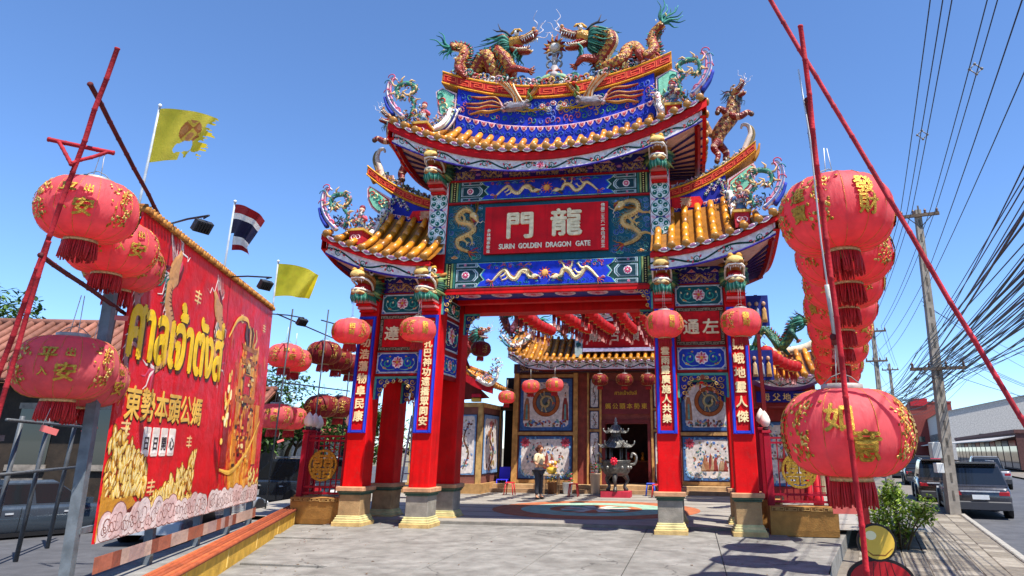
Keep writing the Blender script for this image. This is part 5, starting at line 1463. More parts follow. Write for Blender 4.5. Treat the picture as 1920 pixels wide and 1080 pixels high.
def dragon_statue(label, path, rad, fwd, hs, org, wob=0.12, legs=(0.2, 0.45, 0.62), claws=None, group='dragons on the upper ridge', tuft=True, gold=hx('c8913c'), belly=hx('e6cf9c'), dark=hx('8a2a1c'), name='dragon_statue', seed=1, fins=(hx('2f6f60'), hx('8a2a1c'))):
 """path in (x, z) or (x,y,z), tail first, relative to world; org = base point of the statue"""
 o = thing(name, label, 'dragon statue', org, 0, group)
 og = Vector(org)
 P = [Vector((p[0], (p[1] if len(p) == 3 else 0.52 + wob * math.sin(i * 1.3)), p[-1])) - og for i, p in enumerate(path)]
 C = cat(P, 6); n = len(C)
 rr = [rad * (0.3 + 0.7 * math.sin(math.pi * min(1, 0.1 + 0.62 * i / (n - 1) * 1.15)) ** 0.7) for i in range(n)]
 body = MB()
 def cf(i, j):
  if j in (9, 10, 11): return belly if i % 2 else tuple(c * 0.86 for c in belly)
  return (gold, tuple(c * 0.62 for c in gold), dark)[(i + 2 * j) % 3 if j % 4 else 2]
 # belly faces the ground side: find orientation by using tube's own frame; colour alternates in rings
 body.tube(C, rr, gold, 12, True, cf)
 for i in range(3, n - 4):
  d = (C[i + 1] - C[i - 1]).normalized(); b = Vector((0, -1, 0)).cross(d)
  if b.z < -0.2: pass
  q = b.normalized()
  a = C[i] + q * rr[i] * 0.9; t = C[i] + q * rr[i] * 1.75 - d * rr[i] * 0.5
  body.tube([a, (a + t) / 2 + d * 0.01, t], [rr[i] * 0.3, rr[i] * 0.22, 0.004], fins[i % 2], 4, True)
 for k, t in enumerate(legs):
  i = int(t * (n - 1)); p = C[i]; sd = -1 if k % 2 == 0 else 1
  r = rr[i]
  tgt = claws[k] if claws else None
  e = (Vector(tgt) - og) if tgt else p + Vector((0.12, sd * 0.2, -r * 2.4))
  m = (p + e) / 2 + Vector((-0.1, sd * 0.18, 0.05))
  L = cat([p, m, e], 4)
  body.tube(L, [r * (0.8 - 0.45 * j / (len(L) - 1)) for j in range(len(L))], dark, 7)
  for a in (-0.8, -0.3, 0.3, 0.8):
   dv = (e - m).normalized(); rv = Vector((dv.x * math.cos(a) - dv.z * math.sin(a), dv.y, dv.x * math.sin(a) + dv.z * math.cos(a)))
   body.tube([e, e + rv * r * 0.7, e + rv * r * 1.1 + Vector((0, -0.02, 0.03))], [r * 0.22, r * 0.18, 0.005], hx('8a3a1c'), 5)
 Xh = head_matrix(C[-1], fwd)
 dragon_head(body, Xh, hs, gold, dark, 0.18)
 body.build('body', 'scales', o)
 h, m, w_ = MB(), MB(), MB()
 dragon_trim(h, m, w_, Xh, hs, seed=seed, nm=34, ml=1.25)
 shards(m, C[::3], 110, rad * 1.1, rad * .3, [hx('2f6f60'), hx('8a2a1c'), hx('d8c08a'), hx('4f9c88')], seed)
 if tuft:
  d = (C[0] - C[2]).normalized(); rnd = random.Random(seed)
  for k in range(11):
   a = -1.2 + 0.24 * k
   dv = Vector((d.x * math.cos(a) - d.z * math.sin(a), 0, d.x * math.sin(a) + d.z * math.cos(a))) + Vector((0, rnd.uniform(-.3, .3), 0.25))
   L = rnd.uniform(0.45, 0.75); pv = Vector((-dv.z, 0, dv.x))
   q = cat([C[0], C[0] + dv * L * 0.35 + pv * 0.05, C[0] + dv * L * 0.7 - pv * 0.05, C[0] + dv * L], 3)
   m.tube(q, [0.04 * (1 - 0.8 * i / (len(q) - 1)) for i in range(len(q))], (hx('2f7f6c'), hx('1f5f58'), hx('5fae98'))[k % 3], 5)
 h.build('horns', 'relief', o); m.build('mane', 'relief', o); w_.build('whiskers', 'relief', o)
 return o
dragon_statue('left golden ridge dragon facing right toward the pearl, green tail flames raised', [(-3.10, 12.72), (-2.92, 12.78), (-2.70, 12.62), (-2.65, 12.32), (-2.74, 12.02), (-2.62, 11.80), (-2.40, 11.86), (-2.2, 12.1), (-2.0, 12.26), (-1.87, 12.08), (-1.75, 11.74), (-1.48, 11.6), (-1.27, 11.78), (-1.42, 12.1), (-1.62, 12.36), (-1.55, 12.6), (-1.32, 12.64)], 0.195, (1, -0.3, 0.02), 0.84, (-1.5, 0.55, 11.25), claws=[(-2.5, 0.3, 11.52), (-1.85, .75, 11.35), (-0.72, 0.35, 11.62)], legs=(0.28, 0.5, 0.72), seed=3)
dragon_statue('right golden ridge dragon facing left toward the pearl, neck arched high', [(3.0, 12.86), (2.74, 12.66), (2.68, 12.36), (2.74, 12.02), (2.55, 11.78), (2.36, 12.0), (2.2, 12.26), (2.0, 12.12), (1.93, 11.82), (1.70, 11.66), (1.40, 11.66), (1.24, 11.88), (1.43, 12.14), (1.6, 12.36), (1.52, 12.6), (1.28, 12.64), (1.05, 12.58), (0.92, 12.55)], 0.19, (-1, -0.3, 0.03), 0.82, (1.5, 0.55, 11.25), claws=[(2.4, 0.3, 11.62), (1.85, .75, 11.38), (0.62, 0.35, 11.68)], legs=(0.28, 0.5, 0.66), seed=9)
def pearl():
 o = thing('flaming_pearl', 'flaming pearl finial on scrolled stem between the two ridge dragons', 'finial', (-0.02, 0.5, 11.11))
 mb = MB()
 for k, (dx, c) in enumerate(((0.0, hx('8a2024')), (0.0, hx('b8a03a')), (0.0, hx('8fb088')))):
  w = 0.72 - 0.17 * k; z = 0.03 + 0.1 * k
  c_ = cat([(-w, -0.02, z - 0.06), (-w * 0.6, -0.02, z + 0.08), (0, -0.02, z + 0.12), (w * 0.6, -0.02, z + 0.08), (w, -0.02, z - 0.06)], 5)
  mb.tube(c_, 0.1, c, 7)
 mb.build('cloud_base', 'relief', o)
 mb = MB()
 mb.lathe([(0.13, 0.3), (0.16, 0.4), (0.08, 0.5), (0.12, 0.62), (0.06, 0.72), (0.1, 0.85), (0.07, 1.0), (0.09, 1.05)], 10, hx('b8aca8'))
 for z, c in ((0.42, hx('a85a4a')), (0.72, hx('7a7f84')), (0.98, hx('7a7f84'))):
  for s in (-1, 1):
   mb.tube([(s * (0.05 + 0.11 * math.cos(a) * 0.9 + 0.06), -0.05, z + 0.11 * math.sin(a)) for a in [i * 0.6 - 1.2 for i in range(9)]], 0.035, c, 5)
 mb.build('stem', 'relief', o)
 mb = MB()
 F = FRONT((0, -0.02, 1.28))
 for k in range(14):
  a = k * 2 * math.pi / 14
  mb.tube([(0.17 * math.cos(a), 0, 1.28 + 0.17 * math.sin(a)), (0.25 * math.cos(a + .12), 0, 1.28 + 0.25 * math.sin(a + .12)), (0.36 * math.cos(a), 0, 1.28 + (0.36 if k != 3 and k != 4 else 0.46) * math.sin(a))], [0.06, 0.045, 0.006], hx('7a1c22') if k % 2 else hx('a8702a'), 5)
 mb.lathe([(0.13, -0.04), (0.2, -0.02), (0.2, 0.02), (0.13, 0.04)], 16, hx('c8a87a'), m=Matrix.Translation((0, 0, 1.28)) @ Matrix.Rotation(math.pi / 2, 4, 'X'))
 mb.build('flames', 'relief', o)
 mb = MB(); mb.ball((0, 0, 1.28), 0.13, hx('d0ccc4'), 12, 8); mb.build('pearl', 'glaze', o)
pearl()
# ------------------------------------------------------------------ qilin on the side ridges
def qilin(s, label):
 o = thing('qilin_statue', label, 'beast statue', (s * 4.45, 0.8, 8.68), 0, 'beasts on the side ridges')
 if s < 0: o.scale = (-1, 1, 1)
 b = MB(); gold = hx('a8743a'); dark = hx('7a2018')
 # local: x outward, base at 0.  standing on hind legs leaning outward, head up
 C = cat([(-0.18, 0, 0.55), (-0.12, 0, 0.85), (0.05, -0.02, 1.1), (0.22, -0.03, 1.32), (0.3, -0.04, 1.6), (0.32, -0.05, 1.85)], 5)
 rr = [0.14, 0.19, 0.21, 0.21, 0.19, 0.16]; R_ = [rr[min(5, i // 5)] + (rr[min(5, i // 5 + 1)] - rr[min(5, i // 5)]) * (i % 5) / 5 for i in range(len(C))]
 b.tube(C, R_, gold, 12, True, lambda i, j: (gold, dark, hx('6a4a2a'), hx('c8985a'))[(i + j * 2) % 4])
 for (p) in (((-0.15, -0.12, 0.6), (-0.28, -0.2, 0.38), (-0.18, -0.18, 0.2), (-0.22, -0.22, 0.0)), ((-0.1, 0.12, 0.6), (0.05, 0.2, 0.4), (0.02, 0.18, 0.2), (0.1, 0.2, 0.12)),
    ((0.2, -0.15, 1.28), (0.42, -0.25, 1.2), (0.62, -0.25, 1.3), (0.72, -0.25, 1.25)), ((0.2, 0.12, 1.3), (0.05, -0.28, 1.35), (-0.08, -0.32, 1.42), (-0.14, -0.34, 1.3))):
  q = cat(p, 4); b.tube(q, [0.11 * (1 - 0.5 * i / len(q)) for i in range(len(q))], dark, 7, True, lambda i, j: (dark, hx('c9a080'))[i % 4 == 3])
  b.ball(p[-1], 0.075, hx('5a3a28'), 7, 5)
 X = head_matrix((0.33, -0.05, 1.9), (0.55, -0.6, 0.35))
 dragon_head(b, X, 0.46, hx('b07a3c'), dark, 0.25)
 b.build('body', 'scales', o)
 h, m, w_ = MB(), MB(), MB()
 dragon_trim(h, m, w_, X, 0.46, cols=(hx('4a6068'), hx('6a7a80'), hx('38484c')), seed=4, ml=0.8)
 h.build('horns', 'relief', o); w_.build('whiskers', 'relief', o)
 for k in range(7):
  a = k * 0.45
  q = cat([(-0.22, 0, 0.75), (-0.42, 0.03 * (k - 3), 0.85 + 0.08 * k), (-0.4 - 0.02 * k, 0.05 * (k - 3), 1.05 + 0.1 * k)], 3)
  m.tube(q, [0.05 * (1 - 0.8 * i / (len(q) - 1)) for i in range(len(q))], (hx('7a4a2a'), hx('9a6a3a'))[k % 2], 5)
 m.build('mane', 'relief', o)
 return o
qilin(1, 'red and gold rearing beast on the right side ridge, mouth open to the sky')
qilin(-1, 'red and gold rearing beast on the left side ridge, half behind the upper eave')
# ------------------------------------------------------------------ dragon-head brackets on the columns (parts of the gate)
def bracket_head(x, z, y=-SW):
 """gaping dragon head that juts from a column, mouth to the front"""
 rnd = random.Random(int(x * 10 + z)); K = hx('d8b46a'); KD = hx('a06a34')
 T = lambda f, l, u: Vector((x + l, y - f, z + u))          # forward, left, up
 def ring(f, u, ry, rz, a0=0, a1=2 * math.pi, n=14): return [T(f, ry * math.cos(a0 + (a1 - a0) * i / n), u + rz * math.sin(a0 + (a1 - a0) * i / n)) for i in range(n)]
 b = MB()
 b.loft([ring(0, .02, .19, .26), ring(.2, .06, .22, .25), ring(.36, .13, .21, .19), ring(.52, .17, .2, .13), ring(.7, .18, .2, .12), ring(.82, .19, .17, .11), ring(.87, .18, .09, .06)], lambda i, j: K if j < 8 else KD)
 b.loft([ring(0, -.12, .18, .14), ring(.25, -.2, .2, .1), ring(.5, -.24, .19, .075), ring(.7, -.24, .17, .07), ring(.78, -.22, .1, .05)], lambda i, j: KD if j > 6 else hx('c8b080'))
 b.loft([ring(.1, -.02, .15, .16), ring(.4, -.05, .165, .13), ring(.52, -.06, .15, .1)], hx('a80e16'))
 b.loft([ring(.3, -.12, .11, .04), ring(.6, -.13, .1, .03), ring(.76, -.1, .05, .02)], hx('c8303a'))
 rim = [T(.45, -.19, -.16), T(.62, -.19, -.17), T(.74, -.12, -.16), T(.78, 0, -.155), T(.74, .12, -.16), T(.62, .19, -.17), T(.45, .19, -.16)]
 b.tube(rim, .024, hx('e8e0d0'), 6)
 arch = [T(.3, -.2, -.1), T(.42, -.205, .03), T(.62, -.2, .08), T(.8, -.13, .1), T(.84, 0, .105), T(.8, .13, .1), T(.62, .2, .08), T(.42, .205, .03), T(.3, .2, -.1)]
 b.tube(arch, .026, hx('ece4d6'), 6)
 for k in range(9):
  l = -.14 + .035 * k; f = .8 - abs(l) * .5
  b.tube([T(f, l, .09), T(f, l, .03 - (.05 if k in (1, 7) else 0))], [.015, .003], WHITE, 4); b.tube([T(f - .05, l, -.15), T(f - .05, l, -.1)], [.014, .003], WHITE, 4)
 for s in (-1, 1):
  b.ball(T(.76, s * .09, .3), .07, hx('c8903c'), 8, 5); b.ball(T(.43, s * .17, .3), .065, WHITE, 8, 6); b.ball(T(.475, s * .195, .3), .034, BLACK, 6, 4)
  b.tube([T(.26, s * .15, .33), T(.4, s * .17, .4), T(.54, s * .15, .35), T(.62, s * .1, .29)], [.03, .04, .035, .015], GOLD, 6)
  b.tube([T(.12, s * .2, .24), T(.0, s * .3, .32), T(-.06, s * .32, .3)], [.05, .045, .01], KD, 6)
 hd = b.build('dragon_head', 'relief', gate)
 m = MB()
 for k in range(34):
  a = 2 * math.pi * k / 34; c_, s_ = math.cos(a), math.sin(a); q = rnd.uniform(.3, .42)
  m.tube([T(.22, .2 * c_, .22 * s_), T(.12, .29 * c_, .3 * s_), T(-.02, q * c_, q * s_)], [.04, .042, .012], (hx('2f5a44'), hx('24443a'), hx('5a7a4c'), hx('8a9a5c'))[k % 4], 5)
 for k in range(15):
  l = -.18 + .36 * k / 14; f = .76 - abs(l) * .7
  m.tube([T(f, l, -.27), T(f - .01, l, -.36), T(f - .04, l * .95, -.44 - .05 * (k % 2))], [.022, .026, .005], (hx('2f8068'), hx('246452'), hx('6fa890'))[k % 3], 5)
  for s in (-1, 1):
   if k % 2 == 0:
    ff = .15 + .5 * k / 14; m.tube([T(ff, s * .17, -.24), T(ff - .03, s * .19, -.34), T(ff - .06, s * .18, -.42)], [.024, .024, .005], (hx('2f8068'), hx('3f7050'))[k // 2 % 2], 5)
 m.build('mane', 'relief', hd)
 st = MB()
 for k in range(5):
  d = .55 - .1 * k
  st.bbox(x - .19, x + .19, y - d, y - .002, z - .36 - .06 * k, z - .31 - .06 * k, (RED, hx('d88a8a'))[k % 2])
 st.bbox(x - .16, x + .16, y - .2, y - .003, z - .31, z - .1, DRED)
 st.build('bracket_steps', 'paint', hd)
for sx in (-1, 1):
 bracket_head(sx * 2.79, 8.42)
 bracket_head(sx * 2.79, 5.42)
 bracket_head(sx * 4.389, 5.42)
# lanterns hanging from the lower dragon mouths
for x, lb in ((-4.45, 'round red lantern hanging before the leftmost gate column'), (-2.8, 'round red lantern hanging before the second gate column from the left'), (2.82, 'round red lantern hanging before the inner right gate column'), (4.43, 'round red lantern hanging before the rightmost gate column')):
 lantern('fortune', (x, -0.92, 4.26), 0.84, lb, 'lanterns hung from the gate dragons', random.uniform(-1, 1), 0.02, wires=0.62)
# ================================================================== TEMPLE BEHIND THE GATE
TC = 0.75
temple = wthing('temple', 'low Chinese shrine hall with painted wall panels and golden tiled roof behind the gate', 'temple', (TC, 12.0, 0.06))
GRAN = hx('8e4438'); TANW = hx('b08a5c'); MAR = hx('6e2a2a')
def mural(parent, F, u0, u1, v0, v1, kind, seed, border=hx('3c5f94')):
 """painted ceramic panel: border, pale field and small painted forms"""
 r = random.Random(seed); mb = MB(); W, H = u1 - u0, v1 - v0; cu, cv = (u0 + u1) / 2, (v0 + v1) / 2
 mb.prism([(u0, v0), (u1, v0), (u1, v1), (u0, v1)], F, 0, 0.02, hx('2c2a3c'))
 b = min(W, H) * 0.05
 mb.prism([(u0 + b * .4, v0 + b * .4), (u1 - b * .4, v0 + b * .4), (u1 - b * .4, v1 - b * .4), (u0 + b * .4, v1 - b * .4)], F, 0.02, 0.026, border)
 n = 64
 fld = []
 for i in range(n):
  t = 2 * math.pi * i / n
  ex = 0.2; k = 1 - 0.012 * math.sin(16 * t)
  cx = math.copysign(abs(math.cos(t)) ** ex, math.cos(t)); cy = math.copysign(abs(math.sin(t)) ** ex, math.sin(t))
  fld.append((cu + (W / 2 - b * 1.6) * cx * k, cv + (H / 2 - b * 1.6) * cy * k))
 mb.prism(fld, F, 0.026, 0.032, hx('cfc6c0'))
 pan = mb.build('wall_panel', 'relief', parent)
 m2 = MB()
 cols = [hx(c) for c in ('4a6fa8', '8a3a34', 'a06a4a', '5f8f8a', 'b86a6a', '6a4a3a', '7a8fb4', '9c8a5a', '3c5a6a')]
 def put(x, y, a, c, sq=0.7, h=0.008, h0=0.033):
  blob(m2, F, ell((x, y), a * .62, a * sq * .62, 12, r.random() * 3, 0.1, r.choice((3, 5))), c, h, h0, 0.8)
 if kind == 'round':
  rr = min(W, H) * 0.27; c0 = (cu, cv + H * 0.04)
  for rad, c, h in ((rr, hx('6a3a22'), 0.04), (rr * 0.96, hx('a0562c'), 0.05), (rr * 0.74, hx('3a2020'), 0.052), (rr * 0.7, hx('54606a'), 0.056)):
   m2.prism(ell(c0, rad, rad, 28), F, 0.032, h, c)
  pts = [(c0[0] + rr * 0.5 * math.cos(a) * (1 - 0.09 * a), c0[1] + rr * 0.5 * math.sin(a) * (1 - 0.09 * a)) for a in [0.9 * k for k in range(8)]]
  relief_dragon(m2, F, pts, rr * 0.17, hx('b8a878'), hx('6a5a3a'), 0.057, 0.03, mane=hx('6a7a6a'), head=0.9)
  for s in (-1, 1):      # standing robed figures
   x = cu + s * W * 0.36
   blob(m2, F, [(x - .14, v0 + H * .2), (x + .14, v0 + H * .2), (x + .11, v0 + H * .5), (x + .05, v0 + H * .62), (x - .05, v0 + H * .62), (x - .11, v0 + H * .5)], cols[1 if s > 0 else 2], 0.02, 0.033, 0.8)
   blob(m2, F, [(x - .05, v0 + H * .22), (x + .05, v0 + H * .22), (x + .04, v0 + H * .52), (x - .04, v0 + H * .52)], cols[3], 0.012, 0.046, 0.8)
   put(x, v0 + H * 0.67, 0.065, hx('c9987a'), 1.1, 0.02); put(x, v0 + H * 0.71, 0.07, BLACK, 0.5, 0.02)
  for k in range(46):
   put(cu + W * r.uniform(-.38, .38), v0 + H * r.uniform(0.1, 0.2), r.uniform(0.07, 0.15), r.choice(cols), 0.6)
  for k in range(26):
   put(cu + W * r.uniform(-.4, .4), v1 - H * r.uniform(0.08, 0.17), r.uniform(0.03, 0.07), r.choice(cols), 0.5)
 elif kind == 'scene':
  for s in (-1, 1):
   flower(m2, F, (cu + s * W * 0.37, v1 - H * 0.16), H * 0.12, hx('b84a5a'), hx('8a2a3a'), 0.02, 0.033, 8)
  for k in range(30):          # wavy blue inner border
   t = k / 30 * 2 * math.pi
   put(cu + W * 0.45 * math.copysign(abs(math.cos(t)) ** .4, math.cos(t)), cv + H * 0.44 * math.copysign(abs(math.sin(t)) ** .4, math.sin(t)), 0.11, hx('6f9cc4'), 0.6)
  for k in range(9):           # rocks
   x = cu + W * r.uniform(-.15, .25); h = r.uniform(0.2, 0.42) * H
   blob(m2, F, [(x - .1, v0 + H * .22), (x + .1, v0 + H * .22), (x + .06, v0 + H * .22 + h * .7), (x, v0 + H * .22 + h), (x - .07, v0 + H * .22 + h * .6)], r.choice([hx('8a3a34'), hx('9c6a4a'), hx('a88a6a')]), 0.018, 0.033, 0.75)
  for k in range(80):
   put(cu + W * r.uniform(-.33, .33), v0 + H * r.uniform(0.3, 0.85), r.uniform(0.04, 0.11), r.choice(cols), r.uniform(0.35, 0.8))
  for k in range(34):
   put(cu + W * r.uniform(-.42, .42), v0 + H * r.uniform(0.08, 0.22), r.uniform(0.08, 0.16), r.choice([hx('b8b4b4'), hx('6a7a8a'), hx('8f9c8a')]), 0.45)
 else:                            # narrow panel: branch with blossoms
  P = cat([(cu - W * .1, v0 + H * .1, 0), (cu + W * .15, v0 + H * .35, 0), (cu - W * .12, v0 + H * .6, 0), (cu + W * .12, v0 + H * .86, 0)], 5)
  stroke(m2, F, P, W * 0.09, hx('5a3a28'), 0.015, 0.033)
  for k in range(44):
   p = P[r.randrange(len(P))]
   put(p.x + W * r.uniform(-.22, .22), p.y + r.uniform(-.08, .08), W * r.uniform(0.05, 0.12), r.choice(cols), 0.7)
 m2.build('painted_relief', 'relief', pan)
 return pan
def build_temple():
 P = lambda: MB()
 mb = P(); mb.bbox(TC - 6.2, TC + 6.2, 10.9, 17, 0.06, 0.2, hx('9c7a58')); mb.bbox(TC - 5.6, TC + 5.6, 11.25, 17, 0.2, 0.34, hx('b08f66')); mb.build('platform', 'stone', temple)
 mb = P(); W = 4.55
 # back wall with a doorway
 mb.bbox(TC - W, TC - 1.0, 12.0, 12.35, 0.34, 5.0, hx('863c30')); mb.bbox(TC + 1.0, TC + W, 12.0, 12.35, 0.34, 5.0, hx('863c30')); mb.bbox(TC - 1.0, TC + 1.0, 12.0, 12.35, 2.62, 5.0, GRAN)
 mb.bbox(TC - W, TC + W, 15.5, 15.7, 0.34, 6.0, hx('4a2a22')); mb.bbox(TC - W, TC - W + 0.3, 12.35, 15.5, 0.34, 5.6, hx('6a4030')); mb.bbox(TC + W - 0.3, TC + W, 12.35, 15.5, 0.34, 5.6, hx('6a4030'))
 mb.build('hall_wall', 'stone', temple)
 mb = P()                                    # timber/stone frame bars and pilasters
 for s in (-1, 1):
  for u0, u1 in ((4.42, 4.62), (1.95, 2.12), (1.5, 1.56), (0.98, 1.06)):
   a, b = sorted((TC + s * u0, TC + s * u1)); mb.bbox(a, b, 11.86, 11.998, 0.34, 4.9, hx('b98a4c'))
  for z in (0.42, 2.24, 4.52):
   a, b = sorted((TC + s * 2.12, TC + s * 4.42)); mb.bbox(a, b, 11.9, 11.998, z - 0.06, z + 0.06, hx('a8804e'))
  for z in (2.36, 3.18):
   a, b = sorted((TC + s * 1.06, TC + s * 1.5)); mb.bbox(a, b, 11.92, 11.998, z - 0.04, z + 0.04, hx('a8804e'))
 mb.build('wall_frame', 'wood', temple)
 F = FRONT((TC, 11.998, 0))
 for s in (-1, 1):
  a, b = sorted((s * 2.16, s * 4.38))
  mural(temple, F, a, b, 2.32, 4.44, 'round', 10 + s); mural(temple, F, a, b, 0.5, 2.16, 'scene', 20 + s)
  a, b = sorted((s * 1.1, s * 1.46))
  mural(temple, F, a, b, 3.24, 4.4, 'tall', 31 + s, hx('2c3044')); mural(temple, F, a, b, 2.42, 3.12, 'tall', 41 + s, hx('5a5a74')); mural(temple, F, a, b, 0.5, 2.3, 'tall', 51 + s, hx('3a4a6a'))
 # maroon name stone over the door
 mb = P(); mb.bbox(TC - 1.0, TC + 1.0, 11.93, 11.999, 3.0, 4.3, hx('762c30')); st = mb.build('name_stone', 'stone', temple)
 G = FRONT((TC, 11.93, 0))
 for i, ch in enumerate('媽公頭本勢東'):
  m2 = P(); text_on(m2, ch, G, -0.72 + i * 0.29, 3.3, 0.001, hx('d8a83c'), 0.24, h1=0.02, bold=0.004); m2.build('character', 'gold', st)
 m2 = P(); text_on(m2, 'ศาลเจ้าตังสี่', G, 0, 3.82, 0.001, hx('d8a83c'), 0.2, h1=0.02, bold=0.003); m2.build('lettering', 'gold', st)
 # door frame, opening and altar inside
 mb = P()
 for s in (-1, 1):
  a, b = sorted((TC + s * 0.84, TC + s * 0.98)); mb.bbox(a, b, 11.9, 12.36, 0.34, 2.62, MAR)
 mb.bbox(TC - 0.98, TC + 0.98, 11.9, 12.36, 2.62, 2.78, MAR); mb.build('door_frame', 'paint', temple)
 mb = P(); mb.bbox(TC - 0.7, TC + 0.8, 13.6, 14.4, 0.34, 1.15, hx('5a1a14')); mb.bbox(TC - 0.75, TC + 0.85, 13.55, 14.45, 1.15, 1.2, hx('8a4a2a'))
 mb.build('altar_table', 'wood', temple)
 for k, (x, c) in enumerate(((-0.4, GOLD), (-0.1, hx('c8203a')), (0.2, GOLD), (0.5, hx('d88a2a')))):
  m2 = P(); m2.lathe([(0.07, 0), (0.09, 0.08), (0.04, 0.2), (0.07, 0.3), (0.01, 0.34)], 10, c, (TC + x, 13.7, 1.2)); m2.build('altar_vessel', 'gold', temple)
 # lintel band with painted panels, under the eave
 mb = P(); mb.bbox(TC - 4.6, TC + 4.6, 11.7, 12.0, 4.62, 5.0, hx('4a2c2c')); mb.build('lintel', 'wood', temple)
 FF = FRONT((TC, 11.698, 0))
 for k in range(8):
  u = -4.45 + k * 1.115
  filigree_panel(temple, FF, u, u + 1.05, 4.66, 4.96, (hx('3a3c5c'), hx('5a2a30'))[k % 2], hx('a8947a'), 'lintel_panel', False)
 # lower roof: tiled slope with upturned ends
 xa, xb = TC - 4.75, TC + 4.75
 ze = lambda x: 5.0 + 0.55 * max(0, (abs(x - TC) - 3.2) / 1.55) ** 2
 zt = lambda x: 6.15 + 0.5 * max(0, (abs(x - TC) - 2.6) / 2.1) ** 2
 zs = lambda x, t: ze(x) * (1 - t) + zt(x) * t - 0.12 * math.sin(math.pi * t)
 mb = P(); mb.grid(lambda u, v: Vector((xa + (xb - xa) * u, 11.0 + 1.5 * v, zs(xa + (xb - xa) * u, v) - 0.03)), 40, 5, DTILE)
 mb.grid(lambda u, v: Vector((xb + (xa - xb) * u, 15.0 - 2.5 * v, zs(xb + (xa - xb) * u, v) - 0.03)), 40, 3, DTILE)
 rf = mb.build('lower_roof', 'glaze', temple)
 n = 33; U = (xb - xa) / n
 for i in range(n):
  x = xa + (i + .5) * U
  tile_row(rf, [(x, 10.97 + 1.5 * k / 5, zs(x, k / 5) + 0.04) for k in range(6)], 0.078, True, 6, ((x + U / 2, 10.98, ze(x + U / 2) + 0.02), Vector((U * .95, 0, 0)), Vector((0, -1, 0))) if i < n - 1 else None)
 fz = P(); vine_frieze(fz, lambda u, v, h=0: Vector((xa + 0.05 + u, 11.06 - h, ze(xa + 0.05 + u) - 0.32 + v)), xb - xa - 0.1, 0.25, seg=44); fz.build('carved_frieze', 'relief', rf)
 mb = P(); mb.grid(lambda u, v: Vector((xa + (xb - xa) * u, 11.0 + 1.0 * v, ze(xa + (xb - xa) * u) - 0.33 + 0.02 * v)), 30, 1, hx('7a2a22')); mb.build('soffit', 'paint', rf)
 # big red name board standing on the roof, with side posts
 mb = P(); mb.bbox(TC - 1.66, TC + 1.66, 11.35, 11.45, 5.56, 6.66, hx('c00c14')); bd = mb.build('name_board', 'paint', temple)
 G = FRONT((TC, 11.35, 0))
 for i, ch in enumerate('廟古頭本'):
  m2 = P(); text_on(m2, ch, G, -1.17 + i * 0.78, 6.05, 0.001, hx('e0b890'), 0.52, h1=0.03, bold=0.01); m2.build('character', 'gold', bd)
 mb = P()
 for s in (-1, 1):
  a, b = sorted((TC + s * 1.68, TC + s * 1.98)); mb.bbox(a, b, 11.3, 11.6, 5.2, 6.7, hx('9ab0b0')); 
  K = FRONT(((a + b) / 2, 11.298, 0))
  for z in (5.7, 6.05, 6.4): blob(mb, K, ell((0, z), 0.11, 0.11, 10, 0, .2, 6), hx('1f5a5a'), 0.02)
 mb.bbox(TC - 1.66, TC + 1.66, 11.28, 11.46, 5.4, 5.54, hx('a8a4c4')); mb.build('board_post', 'relief', temple)
 # upper roof over the middle bay
 ze2 = lambda x: 6.86 + 0.5 * (abs(x - TC) / 2.6) ** 2.2; zt2 = lambda x: 7.8 + 0.2 * (abs(x - TC) / 2.6) ** 2
 zs2 = lambda x, t: ze2(x) * (1 - t) + zt2(x) * t - 0.1 * math.sin(math.pi * t)
 mb = P(); xa2, xb2 = TC - 2.6, TC + 2.6
 mb.grid(lambda u, v: Vector((xa2 + (xb2 - xa2) * u, 10.9 + 1.5 * v, zs2(xa2 + (xb2 - xa2) * u, v) - 0.03)), 24, 4, DTILE)
 mb.bbox(xa2 + .5, xb2 - .5, 11.5, 13.5, 6.6, 7.7, hx('8a2018'))
 rf2 = mb.build('upper_roof', 'glaze', temple)
 for i in range(18):
  x = xa2 + (i + .5) * 5.2 / 18
  tile_row(rf2, [(x, 10.87 + 1.5 * k / 4, zs2(x, k / 4) + 0.04) for k in range(5)], 0.078, True, 6, ((x + .144, 10.88, ze2(x + .144) + 0.02), Vector((.28, 0, 0)), Vector((0, -1, 0))))
 fz = P(); vine_frieze(fz, lambda u, v, h=0: Vector((xa2 + u, 10.96 - h, ze2(xa2 + u) - 0.3 + v)), 5.2, 0.24, seg=24); fz.build('carved_frieze', 'relief', rf2)
 mb = P(); mb.grid(lambda u, v: Vector((xa2 + 5.2 * u, 10.97 + 0.6 * v, ze2(xa2 + 5.2 * u) - 0.31)), 20, 1, hx('7a1a1a')); mb.build('soffit', 'paint', rf2)
 mb = P(); shards(mb, [(TC - 4.3 + .2 * k, 12.4, zt(TC - 4.3 + .2 * k) + .25) for k in range(44)], 500, .2, .09, PORC + [hx('c02a2a')] * 2, 4); shards(mb, [(TC + s * 1.83, 11.4, 6.75 + .1 * k) for s in (-1, 1) for k in range(5)], 160, .14, .07, PORC, 6); stuff(mb.build('roof_crest', 'relief', temple))
